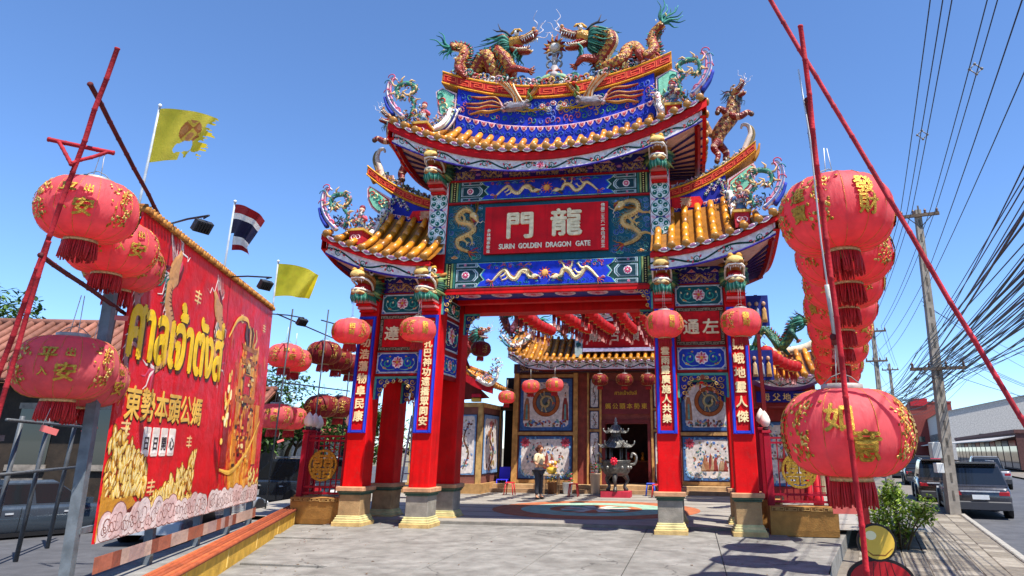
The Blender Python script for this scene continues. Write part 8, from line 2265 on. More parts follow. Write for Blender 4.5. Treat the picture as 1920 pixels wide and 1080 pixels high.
# ================================================================== RIGHT LANTERN ROW
RL = [(4.99, -7.89, 4.19), (5.37, -6.43, 4.14), (5.70, -4.78, 4.15), (5.96, -3.23, 4.09), (6.31, -1.45, 4.01), (6.70, .56, 3.92), (7.10, 2.78, 3.82), (7.5, 5.0, 3.78)]
ORD = ['nearest', 'second', 'third', 'fourth', 'fifth', 'sixth', 'seventh', 'farthest']
for i, p in enumerate(RL):
 lantern('fortune', p, 1.22, 'big red lantern in the upper right row, %s from the camera' % ORD[i], 'big lanterns right of the gate', (.35, 2.5, 1.2, .2, 1.8, .9, 2.2, .1)[i], random.uniform(-.03, .03), wires=.35)
for i, p in enumerate([(4.79, -8.19, 1.86), (5.25, -6.3, 1.8), (5.65, -4.4, 1.75)]):
 lantern('wish', p, 1.22 if i == 0 else 1.15, 'big red lantern in the lower right row, %s from the camera' % ORD[i], 'big lanterns right of the gate', (-.14, 1.2, 2.0)[i], random.uniform(-.02, .02), wires=.4)
G2 = 'bamboo frame poles at the right'
pole('bamboo_pole', 'upright red bamboo pole in front of the right lanterns', 'pole', [(4.545, -9.3, 5.72), (4.75, -8.6, 0.0)], .025, hx('b81c28'), G2)
pole('bamboo_pole', 'long red bamboo pole slanting down to the right edge', 'pole', [(4.28, -9.16, 6.22), (6.8, -8.95, -.0)], .024, hx('b82c38'), G2)
pole('bamboo_pole', 'dark bamboo rail over the right lanterns running back', 'pole', [(4.55, -9.2, 4.95), (7.7, 5.6, 4.55)], .028, BAMD, G2)
pole('bamboo_pole', 'dark bamboo rail over the lower right lanterns', 'pole', [(4.62, -8.9, 2.68), (5.9, -3.6, 2.55)], .028, BAMD, G2)
pole('steel_tube', 'bare grey steel tube tied to the right bamboo pole', 'tube', [(4.62, -8.85, 3.18), (4.74, -8.48, 2.42)], .024, hx('a8a8a4'), None, False, 'metal')
pole('power_cord', 'white cord hanging along the right bamboo pole', 'cord', [(4.5, -9.2, 5.3), (4.56, -9.1, 4.6), (4.6, -8.9, 3.6), (4.66, -8.75, 2.7)], .008, hx('c8ccd0'), None, False, 'plastic')
def tagcard(p, rot, label):
 m = MB(); X = Matrix.Translation(p) @ Matrix.Rotation(rot, 4, 'Y') @ Matrix.Rotation(.3, 4, 'Z')
 m.box((0, 0, 0), (.2, .004, .07), hx('e07068'), m=X); o = m.build('paper_tag', 'plastic'); tag(o, label, 'paper tag', 'paper tags on lanterns')
 m = MB(); m.tube([X @ Vector((-.09, 0, .02)), Vector(p) + Vector((-.05, 0, .25))], .003, hx('d8c8c0'), 4); m.build('thread', 'plastic', o)
for i, (p, r, lb) in enumerate((((-4.1, -8.3, 1.86), .3, 'pink paper tag below the nearest lower left lantern'), ((-4.75, -7.1, 1.9), -.5, 'red paper tag before the billboard, below the second lower lantern'), ((5.85, -3.1, 3.2), .5, 'red paper tag fluttering below the right lantern row'), ((-9.4, 4.6, 1.85), -.4, 'pink paper tag below the lower lanterns beyond the billboard'), ((-4.45, -7.3, 3.38), .05, 'white and pink card between the left lantern rows'))):
 tagcard(p, r, lb)
# ------------------------------------------------------------------ fences with double-happiness medallions
def fence_section(p, rz, L, label, H=1.95, base=.58, ends=(True, True)):
 o = thing('fence_section', label, 'fence', p, rz, 'red lattice fences beside the gate')
 FC = hx('98122a')
 m = MB(); sec = [(-.17, .0), (-.2, base * .2), (-.25, base * .7), (-.27, base * .85), (-.27, base), (.27, base), (.27, base * .85), (.25, base * .7), (.2, base * .2), (.17, .0)]
 m.loft([[Vector((x, y, z)) for y, z in sec] for x in (0, L)], hx('a5763a'), True, False); tr = m.build('planter_base', 'stone', o)
 m = MB(); F = FRONT((0, -.272, 0)); meander(m, F, .03, L - .03, base * .84, base * .99, hx('7a5428'), hx('c8a060'), .012, .002, unit=.24)
 m.build('key_pattern', 'stone', tr)
 for k, e in enumerate(ends):
  if not e: continue
  x = .06 if k == 0 else L - .06
  m = MB(); m.bevbox(x - .07, x + .07, -.07, .07, base, H + .1, FC, .012); m.bevbox(x - .09, x + .09, -.09, .09, H + .1, H + .15, FC, .01); ps = m.build('post', 'paint', o)
  m = MB(); m.lathe([(.05, H + .15), (.07, H + .2), (.04, H + .23)], 12, hx('3a2a2c'), (x, 0, 0)); m.lathe([(.05, H + .23), (.105, H + .3), (.115, H + .37), (.085, H + .46), (.035, H + .54), (.002, H + .58)], 14, hx('e6d8cc'), (x, 0, 0)); m.build('bud_lamp', 'lampglass', ps)
 for z in (base + .08, base + .22, H - .1, H):
  m = MB(); m.bbox(.1, L - .1, -.022, .022, z - .022, z + .022, FC); m.build('rail', 'paint', o)
 n = int(L / .13)
 for k in range(1, n):
  x = k * L / n
  m = MB(); m.bbox(x - .012, x + .012, -.012, .012, base + .05, H - .02, FC); m.build('bar', 'paint', o)
 # short lattice steps
 for k in range(14):
  r = random.Random(k + int(L * 10)); x = r.uniform(.15, L - .35); z = r.uniform(base + .25, H - .15)
  m = MB(); m.bbox(x, x + .22, -.017, .017, z - .011, z + .011, FC); m.build('lattice_bar', 'paint', o)
 c = (L / 2, (base + H) / 2 + .02); rr = .36
 m = MB(); G = FRONT((0, -.04, 0)); nn = 36; md = hx('b0882e')
 for q0, q1 in ((1.0, .86),):
  vs = [G(c[0] + rr * q * math.cos(2 * math.pi * i / nn), c[1] + rr * q * math.sin(2 * math.pi * i / nn), h) for q in (1.0, .86) for h in (0, .05) for i in range(nn)]
  m.add(vs, [f for i in range(nn) for j in [(i + 1) % nn] for f in ((nn + i, nn + j, 3 * nn + j, 3 * nn + i), (i, j, nn + j, nn + i), (2 * nn + j, 2 * nn + i, 3 * nn + i, 3 * nn + j), (j, i, 2 * nn + i, 2 * nn + j))], md)
 text_on(m, '囍', G, c[0], c[1], 0.0, md, .6, h0=0, h1=.045, bold=.012)
 m.build('medallion', 'gold', o)
fence_section((-6.02, .3, -.02), 0, 1.22, 'red lattice fence with round gold medallion left of the gate')
fence_section((4.84, .3, -.02), 0, 1.36, 'red lattice fence with round gold medallion right of the gate, behind the low lantern')
fence_section((4.86, .75, .06), R(80), 1.4, 'red lattice fence running back beside the right outer column')
fence_section((-6.1, .8, -.02), R(115), 1.4, 'red lattice fence running back behind the left fence')
# red notice stand and standee at lower right
def notices():
 o = wthing('notice_stand', 'red post with pink notice boards beside the right fence', 'notice stand', (6.45, -1.2, -.03))
 m = MB(); m.bbox(6.4, 6.5, -1.25, -1.15, -.03, 2.0, hx('7a1418')); m.build('post', 'paint', o)
 for k, (x, z, w, h) in enumerate(((6.1, .55, .5, .38), (6.25, 1.05, .42, .3), (6.0, 1.5, .4, .26))):
  m = MB(); m.bbox(x - w / 2, x + w / 2, -1.3, -1.28, z, z + h, (hx('c05a50'), hx('d88a80'), hx('b04038'))[k]); m.build('board', 'plastic', o)
 o = wthing('standee', 'printed standee with yellow ball on a red dome, cut by the bottom edge', 'standee', (4.97, -8.1, 0.0))
 F = FRONT((4.97, -8.1, 0))
 def half(r, n=18): return [(r * math.cos(math.pi * i / n), r * .62 * math.sin(math.pi * i / n)) for i in range(n + 1)]
 m = MB(); m.prism([(-.3, 0), (.3, 0), (.3, .55)] + [(x, .55 + y) for x, y in half(.3)][1:-1] + [(-.3, .55)], F, -.03, 0, hx('1a1212'))
 m.prism([(-.275, .02), (.275, .02), (.275, .54)] + [(x, .54 + y) for x, y in half(.275)][1:-1] + [(-.275, .54)], F, 0, .004, hx('a8141c')); m.build('board', 'plastic', o)
 m = MB(); m.prism(ell((0, .87), .175, .165, 26), F, -.03, .006, hx('1a1212')); m.prism(ell((0, .87), .155, .146, 26), F, .006, .01, hx('d8b040')); m.prism(ell((-.05, .93), .05, .04, 14), F, .01, .012, hx('f0e4b0')); stroke(m, F, [(-.13, .82), (-.05, .76), (.06, .76), (.13, .82)], .014, hx('8a5a1c'), .002, .0105); [stroke(m, F, [(.05 * t, .7), (.075 * t, .5), (.09 * t, .2)], .012, hx('5a0c10'), .002, .005) for t in (-2, -1, 0, 1, 2)]; m.build('printed_ball', 'plastic', o)
 m = MB(); m.tube([(4.97, -8.07, .5), (4.97, -7.7, 0)], .015, hx('7a7a7a'), 5); m.build('prop', 'metal', o)
notices()
# ================================================================== PLANTS
def leaf_mass(n, shape, cols, size, seed, lean=.5):
 """many small folded leaves spread through clumps; returns an MB"""
 r = random.Random(seed); m = MB()
 for k in range(n):
  p = shape(r); s = size * r.uniform(.6, 1.35)
  a = r.random() * 6.283; t = r.uniform(-.6, .9)
  d = Vector((math.cos(a) * math.cos(t), math.sin(a) * math.cos(t), math.sin(t))); q = d.cross(Vector((0, 0, 1)))
  if q.length < .01: q = Vector((1, 0, 0))
  q.normalize(); up = q.cross(d)
  m.add([p - d * s, p - q * s * .42 + up * s * .12, p + d * s, p + q * s * .42 + up * s * .12, p], [(0, 1, 4), (1, 2, 4), (2, 3, 4), (3, 0, 4)], r.choice(cols), False)
 return m
def tree(label, base, h, rad, n, seed, cols, group='trees beyond the car park', size=.16):
 o = thing('tree', label, 'tree', base, 0, group); r = random.Random(seed)
 m = MB(); top = Vector((r.uniform(-.3, .3), r.uniform(-.3, .3), h * .62))
 m.tube(cat([(0, 0, -.1), (r.uniform(-.1, .1), 0, h * .2), (r.uniform(-.2, .2), r.uniform(-.2, .2), h * .42), top], 4), [.2 * h / 6 * (1 - .6 * i / 12) for i in range(13)], hx('5a4a3a'), 8)
 cl = []
 for k in range(13):
  a = r.random() * 6.28; q = rad * r.uniform(.25, .95); z = h * r.uniform(.42, .95)
  c = Vector((q * math.cos(a), q * math.sin(a), z)); cl.append((c, rad * r.uniform(.28, .5)))
  m.tube(cat([top * r.uniform(.6, 1.0), (top + c) / 2 + Vector((0, 0, -.1)), c], 3), [.06, .055, .05, .04, .035, .03, .02], hx('5a4a3a'), 5)
 m.build('trunk', 'wood', o)
 def shp(r_):
  c, q = r_.choice(cl)
  v = Vector((r_.gauss(0, 1), r_.gauss(0, 1), r_.gauss(0, .8))); v = v.normalized() * q * r_.random() ** .45
  return c + v
 stuff(leaf_mass(n, shp, cols, size, seed).build('crown', 'leaf', o))
LC = [hx('4a6a2c'), hx('3a5824'), hx('5f8038'), hx('2f4a20'), hx('6f8f44')]
tree('dark green tree right of the billboard, nearest', (-14.6, 13.5, -.45), 4.6, 2.2, 2600, 2, LC)
tree('green tree left of the red fence, behind the dark lanterns', (-13.3, 17.0, -.45), 4.0, 2.0, 2200, 3, LC)
tree('tall tree behind the billboard end', (-19.5, 18.0, -.45), 6.6, 2.6, 2800, 4, LC)
tree('tree behind the houses at the far left', (-24.0, 9.0, -.45), 8.0, 3.0, 2600, 6, LC)
tree('bushy tree seen low beside the left fence', (-11.5, 20.5, -.45), 3.6, 2.0, 1800, 9, LC)
def bush(label, base, h, rad, n, seed, size=.055):
 o = thing('bush', label, 'bush', base, 0); r = random.Random(seed); m = MB(); cl = []
 for k in range(20):
  a = r.random() * 6.28; q = rad * r.uniform(.1, .85); c = Vector((q * math.cos(a), q * math.sin(a), h * r.uniform(.25, .95) * (1 - .3 * q / rad))); cl.append((c, rad * r.uniform(.22, .36)))
  m.tube(cat([(q * .2 * math.cos(a), q * .2 * math.sin(a), -.03), c * .5, c], 3), [.018, .017, .016, .014, .012, .009, .006], hx('5a4a34'), 5)
 m.build('stems', 'wood', o)
 def shp(r_):
  c, q = r_.choice(cl); v = Vector((r_.gauss(0, 1), r_.gauss(0, 1), r_.gauss(0, 1))).normalized() * q * r_.random() ** .4
  p = c + v; p.z = max(p.z, .03); return p
 stuff(leaf_mass(n, shp, [hx('7f9a2c'), hx('96ac3c'), hx('5f7f24'), hx('a8b850'), hx('4f6c20')], size, seed).build('foliage', 'leaf', o))
bush('yellow-green bush on the footpath edge at lower right', (7.55, .9, -.31), 1.35, .85, 3400, 3)
# compound wall and garden behind the right pavilion
def compound_wall():
 o = wthing('compound_wall', 'cream garden wall with red coping behind the right fence', 'wall', (7.9, 12.6, -.03))
 for k in range(4):
  x = 5.1 + k * 1.0
  m = MB(); m.bbox(x, x + .985, 12.5, 12.7, -.03, 2.1, hx('b8a488')); m.build('panel', 'stone', o)
  m = MB(); m.bevbox(x - .06, x + .06, 12.44, 12.76, -.03, 2.3, hx('9c8668'), .02); m.build('pier', 'stone', o)
  m = MB(); m.tube([(x, 12.6, 2.16), (x + 1.0, 12.6, 2.16)], .12, hx('a03a2a'), 8); m.build('coping', 'stone', o)
compound_wall()
tree('leafy garden tree behind the right pavilion', (8.2, 16.5, -.03), 4.2, 1.3, 1700, 21, LC)
# ================================================================== VEHICLES
def car(kind, label, p, rz, col, group, tail=hx('a01420')):
 """local +x forward, wheels on z=0"""
 o = thing('pickup_truck' if kind == 'pickup' else 'parked_car', label, 'pickup' if kind == 'pickup' else 'car', p, rz, group)
 L, W, H, belt, clr = {'suv': (4.6, 1.86, 1.72, 1.02, .24), 'sedan': (4.5, 1.78, 1.46, .9, .2), 'pickup': (5.1, 1.85, 1.78, 1.06, .3)}[kind]
 w = W / 2
 def ring(x, zb, zt, k=1.0):
  ww = w * k
  half = [(ww * .86, zb), (ww * .97, zb + .1), (ww, zb + (zt - zb) * .45), (ww * .985, zt - .12), (ww * .93, zt - .02), (ww * .8, zt)]
  return [Vector((x, -y, z)) for y, z in half] + [Vector((x, y, z)) for y, z in half[::-1]]
 m = MB()
 st = [(-L / 2, clr + .22, belt - .16, .86), (-L / 2 + .07, clr + .06, belt - .05, .95), (-L / 2 + .35, clr, belt, .99), (-L * .25, clr - .02, belt + .01, 1.0), (0, clr - .02, belt, 1.0), (L * .2, clr - .02, belt - .02, 1.0), (L * .34, clr, belt - .1, .98), (L / 2 - .12, clr + .05, belt - .22, .92), (L / 2, clr + .18, belt - .32, .8)]
 m.loft([ring(*s_) for s_ in st], col, True, True); m.build('body', 'carpaint', o)
 xr, xf = {'suv': (-L / 2 + .12, L * .23), 'sedan': (-L / 2 + .75, L * .2), 'pickup': (-L * .08, L * .22)}[kind]
 xr2, xf2 = xr + (.32 if kind != 'sedan' else .65), xf - .85
 def cab(x, z, k): return [Vector((x, -w * k, z)), Vector((x, w * k, z))]
 b = belt - .03
 base = [Vector((xr, -w * .92, b)), Vector((xr, w * .92, b)), Vector((xf, w * .9, b)), Vector((xf, -w * .9, b))]
 top = [Vector((xr2, -w * .74, H)), Vector((xr2, w * .74, H)), Vector((xf2, w * .74, H)), Vector((xf2, -w * .74, H))]
 m = MB()
 def q(i, t): return base[i].lerp(top[i], t)
 rings = [[q(i, t) for i in range(4)] for t in (0, .9)] + [[(q(i, 1.0) - Vector((0, 0, 0))).lerp(sum(top, Vector()) / 4, .05) for i in range(4)]]
 m.loft(rings, col, True, False); m.build('cabin', 'carpaint', o)
 def pane(a, b_, c, d, name):
  n = (b_ - a).cross(d - a).normalized() * .006; cc = (a + b_ + c + d) / 4
  v = [x.lerp(cc, .05) for x in (a, b_, c, d)]
  g = MB(); g.add([x + n for x in v] + [x - n * 2 for x in v], [(0, 1, 2, 3), (0, 4, 5, 1), (1, 5, 6, 2), (2, 6, 7, 3), (3, 7, 4, 0)], BLACK); return g.build(name, 'glass', o)
 pane(q(1, .06), q(0, .06), q(0, .86), q(1, .86), 'rear_window'); pane(q(3, .06), q(2, .06), q(2, .86), q(3, .86), 'windscreen')
 for s, (i, j) in ((-1, (0, 3)), (1, (1, 2))):
  nsp = 2 if kind != 'suv' else 3
  for k in range(nsp):
   t0, t1 = k / nsp + .015, (k + 1) / nsp - .015
   A, B_, C_, D = q(i, .08).lerp(q(j, .08), t0), q(i, .08).lerp(q(j, .08), t1), q(i, .86).lerp(q(j, .86), t1), q(i, .86).lerp(q(j, .86), t0)
   pane(*((A, B_, C_, D) if s < 0 else (B_, A, D, C_)), 'side_window')
  for q_, xx in enumerate((-L * .12, L * .14)):
   m = MB(); m.bbox(xx - .006, xx + .006, s * w - .004, s * w + .004, clr + .1, belt - .05, hx('141416')); m.build('door_gap', 'plastic', o)
   m = MB(); m.bbox(xx - .3, xx - .14, s * w - .01, s * w + .03, belt - .2, belt - .16, hx('b0b4b8')); m.build('door_handle', 'metal', o)
  m = MB(); m.bbox(-L * .22, L * .22, s * w - .02, s * w + .015, clr, clr + .09, hx('1c1c1e')); m.build('sill_trim', 'plastic', o)
  m = MB(); m.box((xf - .1, s * (w + .06), belt + .06), (.12, .2, .14), col); m.build('mirror', 'carpaint', o)
  m = MB(); m.bevbox(-L / 2 - .006, -L / 2 + .22, min(s * w * .55, s * w * .9), max(s * w * .55, s * w * .9), belt - .3, belt - .16, tail, .03); m.build('tail_light', 'plastic', o)
  m = MB(); m.bevbox(L / 2 - .22, L / 2 - .05, min(s * w * .5, s * w * .88), max(s * w * .5, s * w * .88), belt - .4, belt - .26, hx('d8dce0'), .02); m.build('headlight', 'lampglass', o)
  for x in (-L * .3, L * .31):
   m = MB(); X = Matrix.Translation((x, s * (w - .1), .34)) @ Matrix.Rotation(math.pi / 2, 4, 'X')
   m.lathe([(.2, -.11), (.31, -.11), (.34, -.08), (.34, .08), (.31, .11), (.2, .11)], 22, hx('18181a'), m=X); wh = m.build('wheel', 'plastic', o)
   m = MB(); m.lathe([(.02, .0), (.05, .1), (.18, .085), (.21, .1), (.21, -.1), (.18, -.085), (.05, -.1), (.02, 0)], 16, hx('9a9ca0'), m=X); m.build('rim', 'metal', wh)
   m = MB(); m.lathe([(.37, -.135), (.4, -.13), (.4, .08), (.37, .085)], 20, hx('141416'), m=Matrix.Translation((x, s * (w - .07), .36)) @ Matrix.Rotation(math.pi / 2, 4, 'X')); m.build('wheel_arch', 'plastic', o)
 m = MB(); m.bevbox(-L / 2 - .06, -L / 2 + .15, -w * .92, w * .92, clr + .05, clr + .3, hx('3a3a3e') if kind != 'sedan' else col, .03); m.build('rear_bumper', 'plastic', o)
 m = MB(); m.bbox(-L / 2 - .075, -L / 2 - .06, -.24, .24, clr + .36, clr + .5, hx('d8dad8')); m.build('number_plate', 'plastic', o)
 if kind == 'suv':
  m = MB(); m.bevbox(xr2 - .22, xr2 + .12, -w * .68, w * .68, H - .03, H + .03, col, .015); m.build('roof_spoiler', 'carpaint', o)
  for s in (-1, 1):
   m = MB(); m.tube([(xr2 + .2, s * w * .66, H + .05), (xf2 - .1, s * w * .66, H + .05)], .018, hx('b0b2b4'), 5); m.build('roof_rail', 'metal', o)
  m = MB(); m.bbox(-L / 2 - .02, -L / 2 + .1, -w * .6, w * .6, belt - .2, belt - .16, hx('c0c2c4')); m.build('chrome_bar', 'metal', o)
 if kind == 'pickup':
  m = MB(); m.bbox(-L / 2 + .1, xr - .05, -w * .88, w * .88, belt - .06, belt + .012, hx('141416')); m.build('bed_cover', 'plastic', o)
  m = MB(); m.tube([(xr - .25, -w * .85, belt), (xr - .3, -w * .7, H - .06), (xr - .3, w * .7, H - .06), (xr - .25, w * .85, belt)], .03, hx('2a2a2c'), 6); m.build('roll_bar', 'metal', o)
 return o
STR = math.pi / 2 - math.atan2(DRx, DRy)
G3 = 'vehicles parked along the street'
car('suv', 'grey sport utility car at the right edge, rear toward us', (13.0, 11.75, -.42), STR, hx('3c3c42'), G3)
car('suv', 'dark bronze car parked beyond the grey one, behind the utility pole', (13.75, 17.4, -.42), STR, hx('3a302a'), G3)
car('pickup', 'dark pickup truck with rear toward us far along the street', (17.2, 31.3, -.42), STR, hx('2c3034'), G3)
car('sedan', 'small red car far along the street', (24.0, 50.0, -.42), STR, hx('a02030'), G3)
car('suv', 'black car parked far along the near kerb', (18.9, 41.5, -.42), STR, hx('1c1e22'), G3)
car('pickup', 'white pickup facing away on the far side of the street', (20.6, 30.0, -.42), STR, hx('7a7c80'), G3)
car('sedan', 'silver car far along the street behind the pickup', (20.2, 47.0, -.42), STR, hx('4a4c50'), G3)
G4 = 'cars in the car park at left'
car('sedan', 'silver blue car at far left behind the steel frame', (-13.2, .4, -.6), R(62), hx('3c4650'), G4)
car('suv', 'dark car seen beyond the right end of the billboard', (-11.0, 8.0, -.45), R(160), hx('2a3038'), G4)
car('sedan', 'white car parked below the billboard edge', (-9.2, 1.2, -.45), R(100), hx('a8b0b8'), G4)
# ================================================================== BUILDINGS
def house(label, cx, cy, w, d, h, rz, wall, roofc, rise=1.6, name='house'):
 o = thing(name, label, 'house', (cx, cy, -.5), rz, 'houses behind the car park')
 m = MB(); m.bbox(-w / 2, w / 2, -d / 2, d / 2, 0, h, wall); m.build('wall', 'wood', o)
 for s in (-1, 1):
  e = .7
  m = MB(); P = lambda u, v: Vector(((u - .5) * (w + 1.0), s * (d / 2 + e) * (1 - v), h - .3 + (rise + .3) * v))
  m.grid(P, 2, 1, roofc); m.grid(lambda u, v: P(1 - u, v) + Vector((0, 0, -.08)), 2, 1, BROWN); rf = m.build('roof', 'stone', o)
  n = int((w + 1) / .34)
  for k in range(n):
   c = random.choice([roofc, tuple(x * .75 for x in roofc), tuple(min(1, x * 1.25) for x in roofc)])
   t = MB(); u = (k + .5) / n
   t.tube([P(u, 0) + Vector((0, 0, .04)), P(u, .5) + Vector((0, 0, .04)), P(u, 1) + Vector((0, 0, .04))], .11, c, 6); t.build('roof_tile_row', 'stone', rf)
 m = MB(); m.tube([(-w / 2 - .5, 0, h + rise + .05), (w / 2 + .5, 0, h + rise + .05)], .13, tuple(x * .8 for x in roofc), 8); m.build('roof_ridge', 'stone', o)
 for s in (-1, 1):
  x = s * w / 2; m = MB()
  m.add([(x, -d / 2, h), (x, d / 2, h), (x, 0, h + rise)], [(0, 1, 2) if s > 0 else (2, 1, 0)], wall); m.build('gable', 'wood', o)
 n = max(2, int(w / 2))
 for k in range(n):
  x = -w / 2 + (k + .5) * w / n
  m = MB(); m.bbox(x - .5, x + .5, -d / 2 - .03, -d / 2 + .02, h * .38, h * .75, hx('1c1a18')); f = m.build('window', 'glass', o)
  m = MB(); m.bbox(x - .56, x + .56, -d / 2 - .06, -d / 2 - .03, h * .75, h * .79, hx('8a8074')); m.bbox(x - .56, x + .56, -d / 2 - .08, -d / 2 - .03, h * .34, h * .38, hx('8a8074')); m.build('frame', 'wood', f)
 return o
house('brown tiled house at the far left edge', -17.6, 4.6, 8.0, 5.0, 4.3, R(14), hx('33291f'), hx('8a5a4a'), 1.9)
house('lower tiled house behind the silver blue car', -18.6, 12.0, 6.0, 5.0, 3.2, R(14), hx('40352a'), hx('7a4a3a'), 1.4)
house('red roofed house far beyond the dark lanterns', -27.0, 36.0, 9.0, 6.0, 3.4, R(20), hx('a89a8a'), hx('a04a40'), 1.6)
def shophouse(label, lat, y0, length, h, depth, wall, gable=0, storeys=2, sign=None, awn=hx('c8c4bc'), roof=hx('8a8680')):
 """facade faces the street; local x = along street (away), y = away from the street"""
 k = DRx / DRy
 bx = 9.6 + y0 * k + lat
 o = thing('shophouse', label, 'building', (bx, y0, -.1), STR, 'shophouses along the street')
 # local +x along street, +y to the left (towards street) -> building body occupies y in [-depth, 0]
 m = MB(); m.bbox(0, length, -depth, 0, 0, h, wall); m.build('wall', 'stone', o)
 if gable:
  m = MB(); vs = [(x, y, z) for x in (0, length) for y, z in ((0, h), (-depth, h), (-depth / 2, h + gable))]
  m.add(vs[:3], [(0, 1, 2)], wall); m.build('gable', 'stone', o); m = MB(); m.add(vs[3:], [(2, 1, 0)], wall); m.build('gable', 'stone', o)
  m = MB(); m.add([(-.3, .3, h - .1), (length, .3, h - .1), (length, -depth / 2, h + gable + .05), (-.3, -depth / 2, h + gable + .05), (-.3, -depth - .3, h - .1), (length, -depth - .3, h - .1)], [(0, 1, 2, 3), (3, 2, 5, 4)], roof); m.build('roof', 'metal', o)
 else:
  m = MB(); m.bbox(-.1, length + .1, -depth - .1, .1, h, h + .35, tuple(min(1, c * 1.1) for c in wall)); m.build('parapet', 'stone', o)
 n = max(1, int(length / 4))
 for b in range(n):
  x0 = b * length / n
  m = MB(); m.bbox(x0 + .3, x0 + length / n - .3, -.06, .04, .1, 2.7, hx('2c2826')); sh = m.build('shop_front', 'glass', o)
  m = MB(); m.bbox(x0 + .3, x0 + length / n - .3, .04, .1, 2.2, 2.75, (hx('8a2a2a'), hx('3a4a6a'), hx('b8b0a0'))[b % 3]); m.build('shop_sign', 'plastic', o)
  for s_ in range(1, storeys):
   z = 3.6 + (s_ - 1) * 3.1
   for q in range(2):
    x = x0 + length / n * (.28 + .44 * q)
    m = MB(); m.bbox(x - .65, x + .65, -.03, .05, z, z + 1.4, hx('1a1c20')); wn = m.build('window', 'glass', o)
    m = MB(); m.bbox(x - .72, x + .72, .05, .1, z - .08, z, hx('b8b4ac')); m.bbox(x - .03, x + .03, .05, .08, z, z + 1.4, hx('b8b4ac')); m.build('frame', 'stone', wn)
 m = MB(); m.add([(-.2, .1, 3.2), (length, .1, 3.2), (length, 2.2, 2.75), (-.2, 2.2, 2.75), (-.2, .1, 3.1), (length, .1, 3.1), (length, 2.2, 2.65), (-.2, 2.2, 2.65)], [(0, 1, 2, 3), (7, 6, 5, 4), (3, 2, 6, 7), (0, 3, 7, 4)], awn); m.build('awning', 'metal', o)
 # a few storefront details on the wall that faces us
 for j in range(3):
  m = MB(); y = -depth * (.2 + .28 * j); m.bbox(-.05, .02, y - .6, y + .6, 3.6, 4.8, hx('3a3c40')); m.build('window', 'glass', o)
 if sign:
  m = MB(); m.bbox(-.25, -.1, -depth * .45, -.3, h - .6, h + 1.1, sign); m.build('sign_board', 'plastic', o)
 return o
LAT = 10.4
shophouse('white gabled shop building across the street at right', LAT, 128, 40, 8.8, 34, hx('b4b0aa'), gable=3.4, storeys=2)
shophouse('dark low shop row before the white building', LAT + .3, 58, 54, 3.4, 9, hx('5a3a36'), storeys=1, awn=hx('b0aaa2'))
shophouse('red-brown three-storey building with a red roof sign far along the street', LAT - 3.6, 160, 24, 12.5, 9, hx('8a4038'), storeys=3, sign=hx('b02028'))
shophouse('grey shophouses beyond the red-brown building', LAT - 3.6, 188, 40, 9.5, 12, hx('a8a49c'), storeys=2)
shophouse('cream shop building at the far end of the street', LAT - 5, 232, 40, 8.0, 14, hx('b8b0a0'), storeys=2)
# ================================================================== UTILITY POLES AND WIRES
def upole(label, x, y, h, lean, arms, boxes=()):
 o = thing('utility_pole', label, 'utility pole', (x, y, -.31), 0, 'utility poles along the street')
 m = MB(); s0, s1 = .17, .1
 def sq(z, s): cx = lean * z / h; return [Vector((cx - s, -s, z)), Vector((cx + s, -s, z)), Vector((cx + s, s, z)), Vector((cx - s, s, z))]
 m.loft([sq(h * i / 8, s0 + (s1 - s0) * i / 8) for i in range(9)], hx('8d8478'), True, False)
 for k in range(int(h / .55)):
  z = .6 + k * .55; s = s0 + (s1 - s0) * z / h + .004; cx = lean * z / h
  m.box((cx, -s, z), (.06, .012, .3), hx('5f584e'))
 m.build('post', 'stone', o)
 for z, L in arms:
  m = MB(); c = Vector((lean * z / h, -.16, z)); u = Vector((DRy, -DRx, 0))
  m.box((0, 0, 0), (L, .09, .11), hx('6a5a4c'), m=Matrix.Translation(c) @ Matrix.Rotation(-math.atan2(DRx, DRy), 4, 'Z')); ar = m.build('crossarm', 'wood', o)
  n = 4 if L > .8 else 2
  for k in range(n):
   p = c + u * (L * (-.45 + .9 * k / (n - 1))); m = MB(); m.lathe([(.03, .05), (.055, .08), (.03, .12), (.055, .15), (.03, .2), (.01, .24)], 9, hx('6a4a3a'), p[:]); m.build('insulator', 'glaze', ar)
  for s in (-1, 1):
   m = MB(); m.tube([c + u * (s * L * .35), c + Vector((0, .05, -.45))], .018, hx('6a6a68'), 5); m.build('arm_brace', 'metal', ar)
 for (z, w_, hh, c) in boxes:
  m = MB(); m.bevbox(-.3 - w_, -.2, -.35, -.05, z, z + hh, c, .02); m.build('meter_box', 'plastic', o)
 return o
upole('tall concrete utility pole beside the grey car', 11.6, 9.6, 10.5, .33, ((10.25, 1.3), (4.68, 1.75)), ((1.75, .2, .5, hx('a8a8a4')), (1.3, .14, .3, hx('c8c8c4'))))
upole('second utility pole, behind the big right lanterns', 15.0, 30.0, 10.0, .2, ((9.3, 1.5), (7.4, 1.3), (5.0, 1.6)))
upole('third utility pole, thin and far along the street', 22.5, 54.0, 10.0, .1, ((9.4, 1.5), (5.2, 1.6)))
upole('farthest utility pole down the street', 30.5, 88.0, 10.0, .1, ((9.4, 1.5), (5.2, 1.6)))
def wire(label, pts, r, group, col=hx('1c1c20')):
 m = MB(); m.tube(pts, r, col, 5, True); o = m.build('overhead_wire', 'plastic'); return tag(o, label, 'wire', group)
def cat_wire(a, b, sag, n=14):
 a, b = Vector(a), Vector(b); return [a.lerp(b, t / n) + Vector((0, 0, -sag * 4 * (t / n) * (1 - t / n))) for t in range(n + 1)]
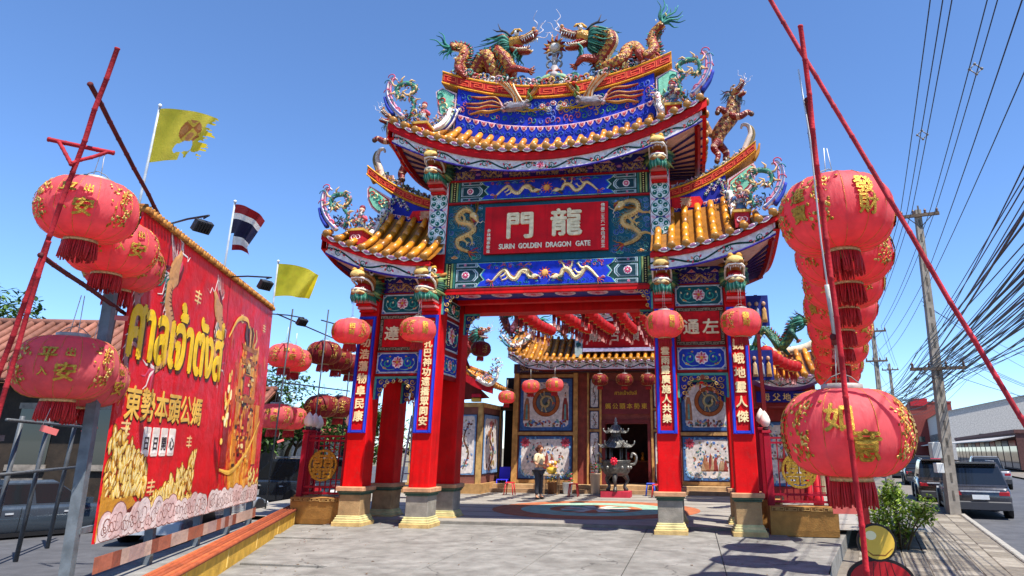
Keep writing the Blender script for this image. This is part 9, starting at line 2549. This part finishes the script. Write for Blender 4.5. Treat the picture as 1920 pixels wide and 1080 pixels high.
U_ = Vector((DRy, -DRx, 0)); D_ = Vector((DRx, DRy, 0)); P1 = Vector((11.9, 9.44, 0)); P2 = Vector((15.2, 29.8, 0)); P3 = Vector((22.6, 53.8, 0)); P0 = P1 - D_ * 42
rw = random.Random(5)
for k in range(5):
 l = (-.58, -.36, -.2, .42, .6)[k]; z = 10.15
 wire('high power line at the top of the street poles, %s' % ('leftmost of five', 'second of five from the left', 'third of five', 'fourth of five', 'rightmost of five')[k], cat_wire(P0 + U_ * (l + .1) + Vector((0, 0, z + .5)), P1 + U_ * l + Vector((0, 0, z)), .5) + cat_wire(P1 + U_ * l + Vector((0, 0, z)), P2 + U_ * l * 1.1 + Vector((0, 0, 9.3)), .3)[1:] + cat_wire(P2 + U_ * l * 1.1 + Vector((0, 0, 9.3)), P3 + U_ * l * 1.1 + Vector((0, 0, 9.4)), .3)[1:], .013, 'high power lines')
for k in range(2):
 l = (-.3, .4)[k]; z = 7.6
 wire('middle power line along the street, %s one' % ('left', 'right')[k], cat_wire(P0 + U_ * (l + .4) + Vector((0, 0, z + .6)), P1 + U_ * l * .3 + Vector((0, 0, z)), .45) + cat_wire(P1 + U_ * l * .3 + Vector((0, 0, z)), P2 + U_ * l + Vector((0, 0, 7.4)), .35)[1:] + cat_wire(P2 + U_ * l + Vector((0, 0, 7.4)), P3 + U_ * l + Vector((0, 0, 7.4)), .3)[1:], .011, 'middle power lines')
for k in range(48):
 l = rw.uniform(-.85, .9); z = rw.uniform(3.9, 5.0); z0 = z + rw.uniform(-.1, .9)
 wire('telephone cable in the tangled low bundle between the poles', cat_wire(P0 + U_ * (l + rw.uniform(-.3, 1.4)) + Vector((0, 0, z0)), P1 + U_ * l + Vector((0, 0, z)), rw.uniform(.15, .7)) + cat_wire(P1 + U_ * l + Vector((0, 0, z)), P2 + U_ * l + Vector((0, 0, z + rw.uniform(-.1, .5))), rw.uniform(.2, .8))[1:] + cat_wire(P2 + U_ * l + Vector((0, 0, z + .2)), P3 + U_ * l + Vector((0, 0, z + .3)), rw.uniform(.2, .6))[1:], rw.choice([.006, .008, .011, .015]), 'low cable bundle')
for k in range(7):
 a = P1 + U_ * rw.uniform(-.4, .4) + Vector((0, 0, rw.uniform(3.8, 7.2)))
 wire('service drop cable crossing the street to the shops', cat_wire(a, a + U_ * 14 + D_ * rw.uniform(15, 45) + Vector((0, 0, rw.uniform(-1, 1))), rw.uniform(.3, 1.0)), .01, 'service drop cables')
def spacer(p, label):
 m = MB(); p = Vector(p); c = hx('7a7670')
 for a in (0, 1.57, 3.14, 4.71):
  q = p + Vector((.13 * math.cos(a), 0, .13 * math.sin(a))); m.ball(q, .035, c, 7, 5); m.tube([q, p + Vector((.13 * math.cos(a + 1.57), 0, .13 * math.sin(a + 1.57)))], .013, c, 5)
 o = m.build('wire_spacer', 'plastic'); tag(o, label, 'wire spacer', 'wire spacers')
spacer((P1 - D_ * 7.2 + U_ * -.3 + Vector((0, 0, 9.95)))[:], 'grey wire spacer on the left high power lines')
spacer((P1 - D_ * 10.5 + U_ * .58 + Vector((0, 0, 9.9)))[:], 'grey wire spacer on the right high power lines, lower')
for o_ in COL.objects:
 if 'world_built' in o_:
  del o_['world_built']
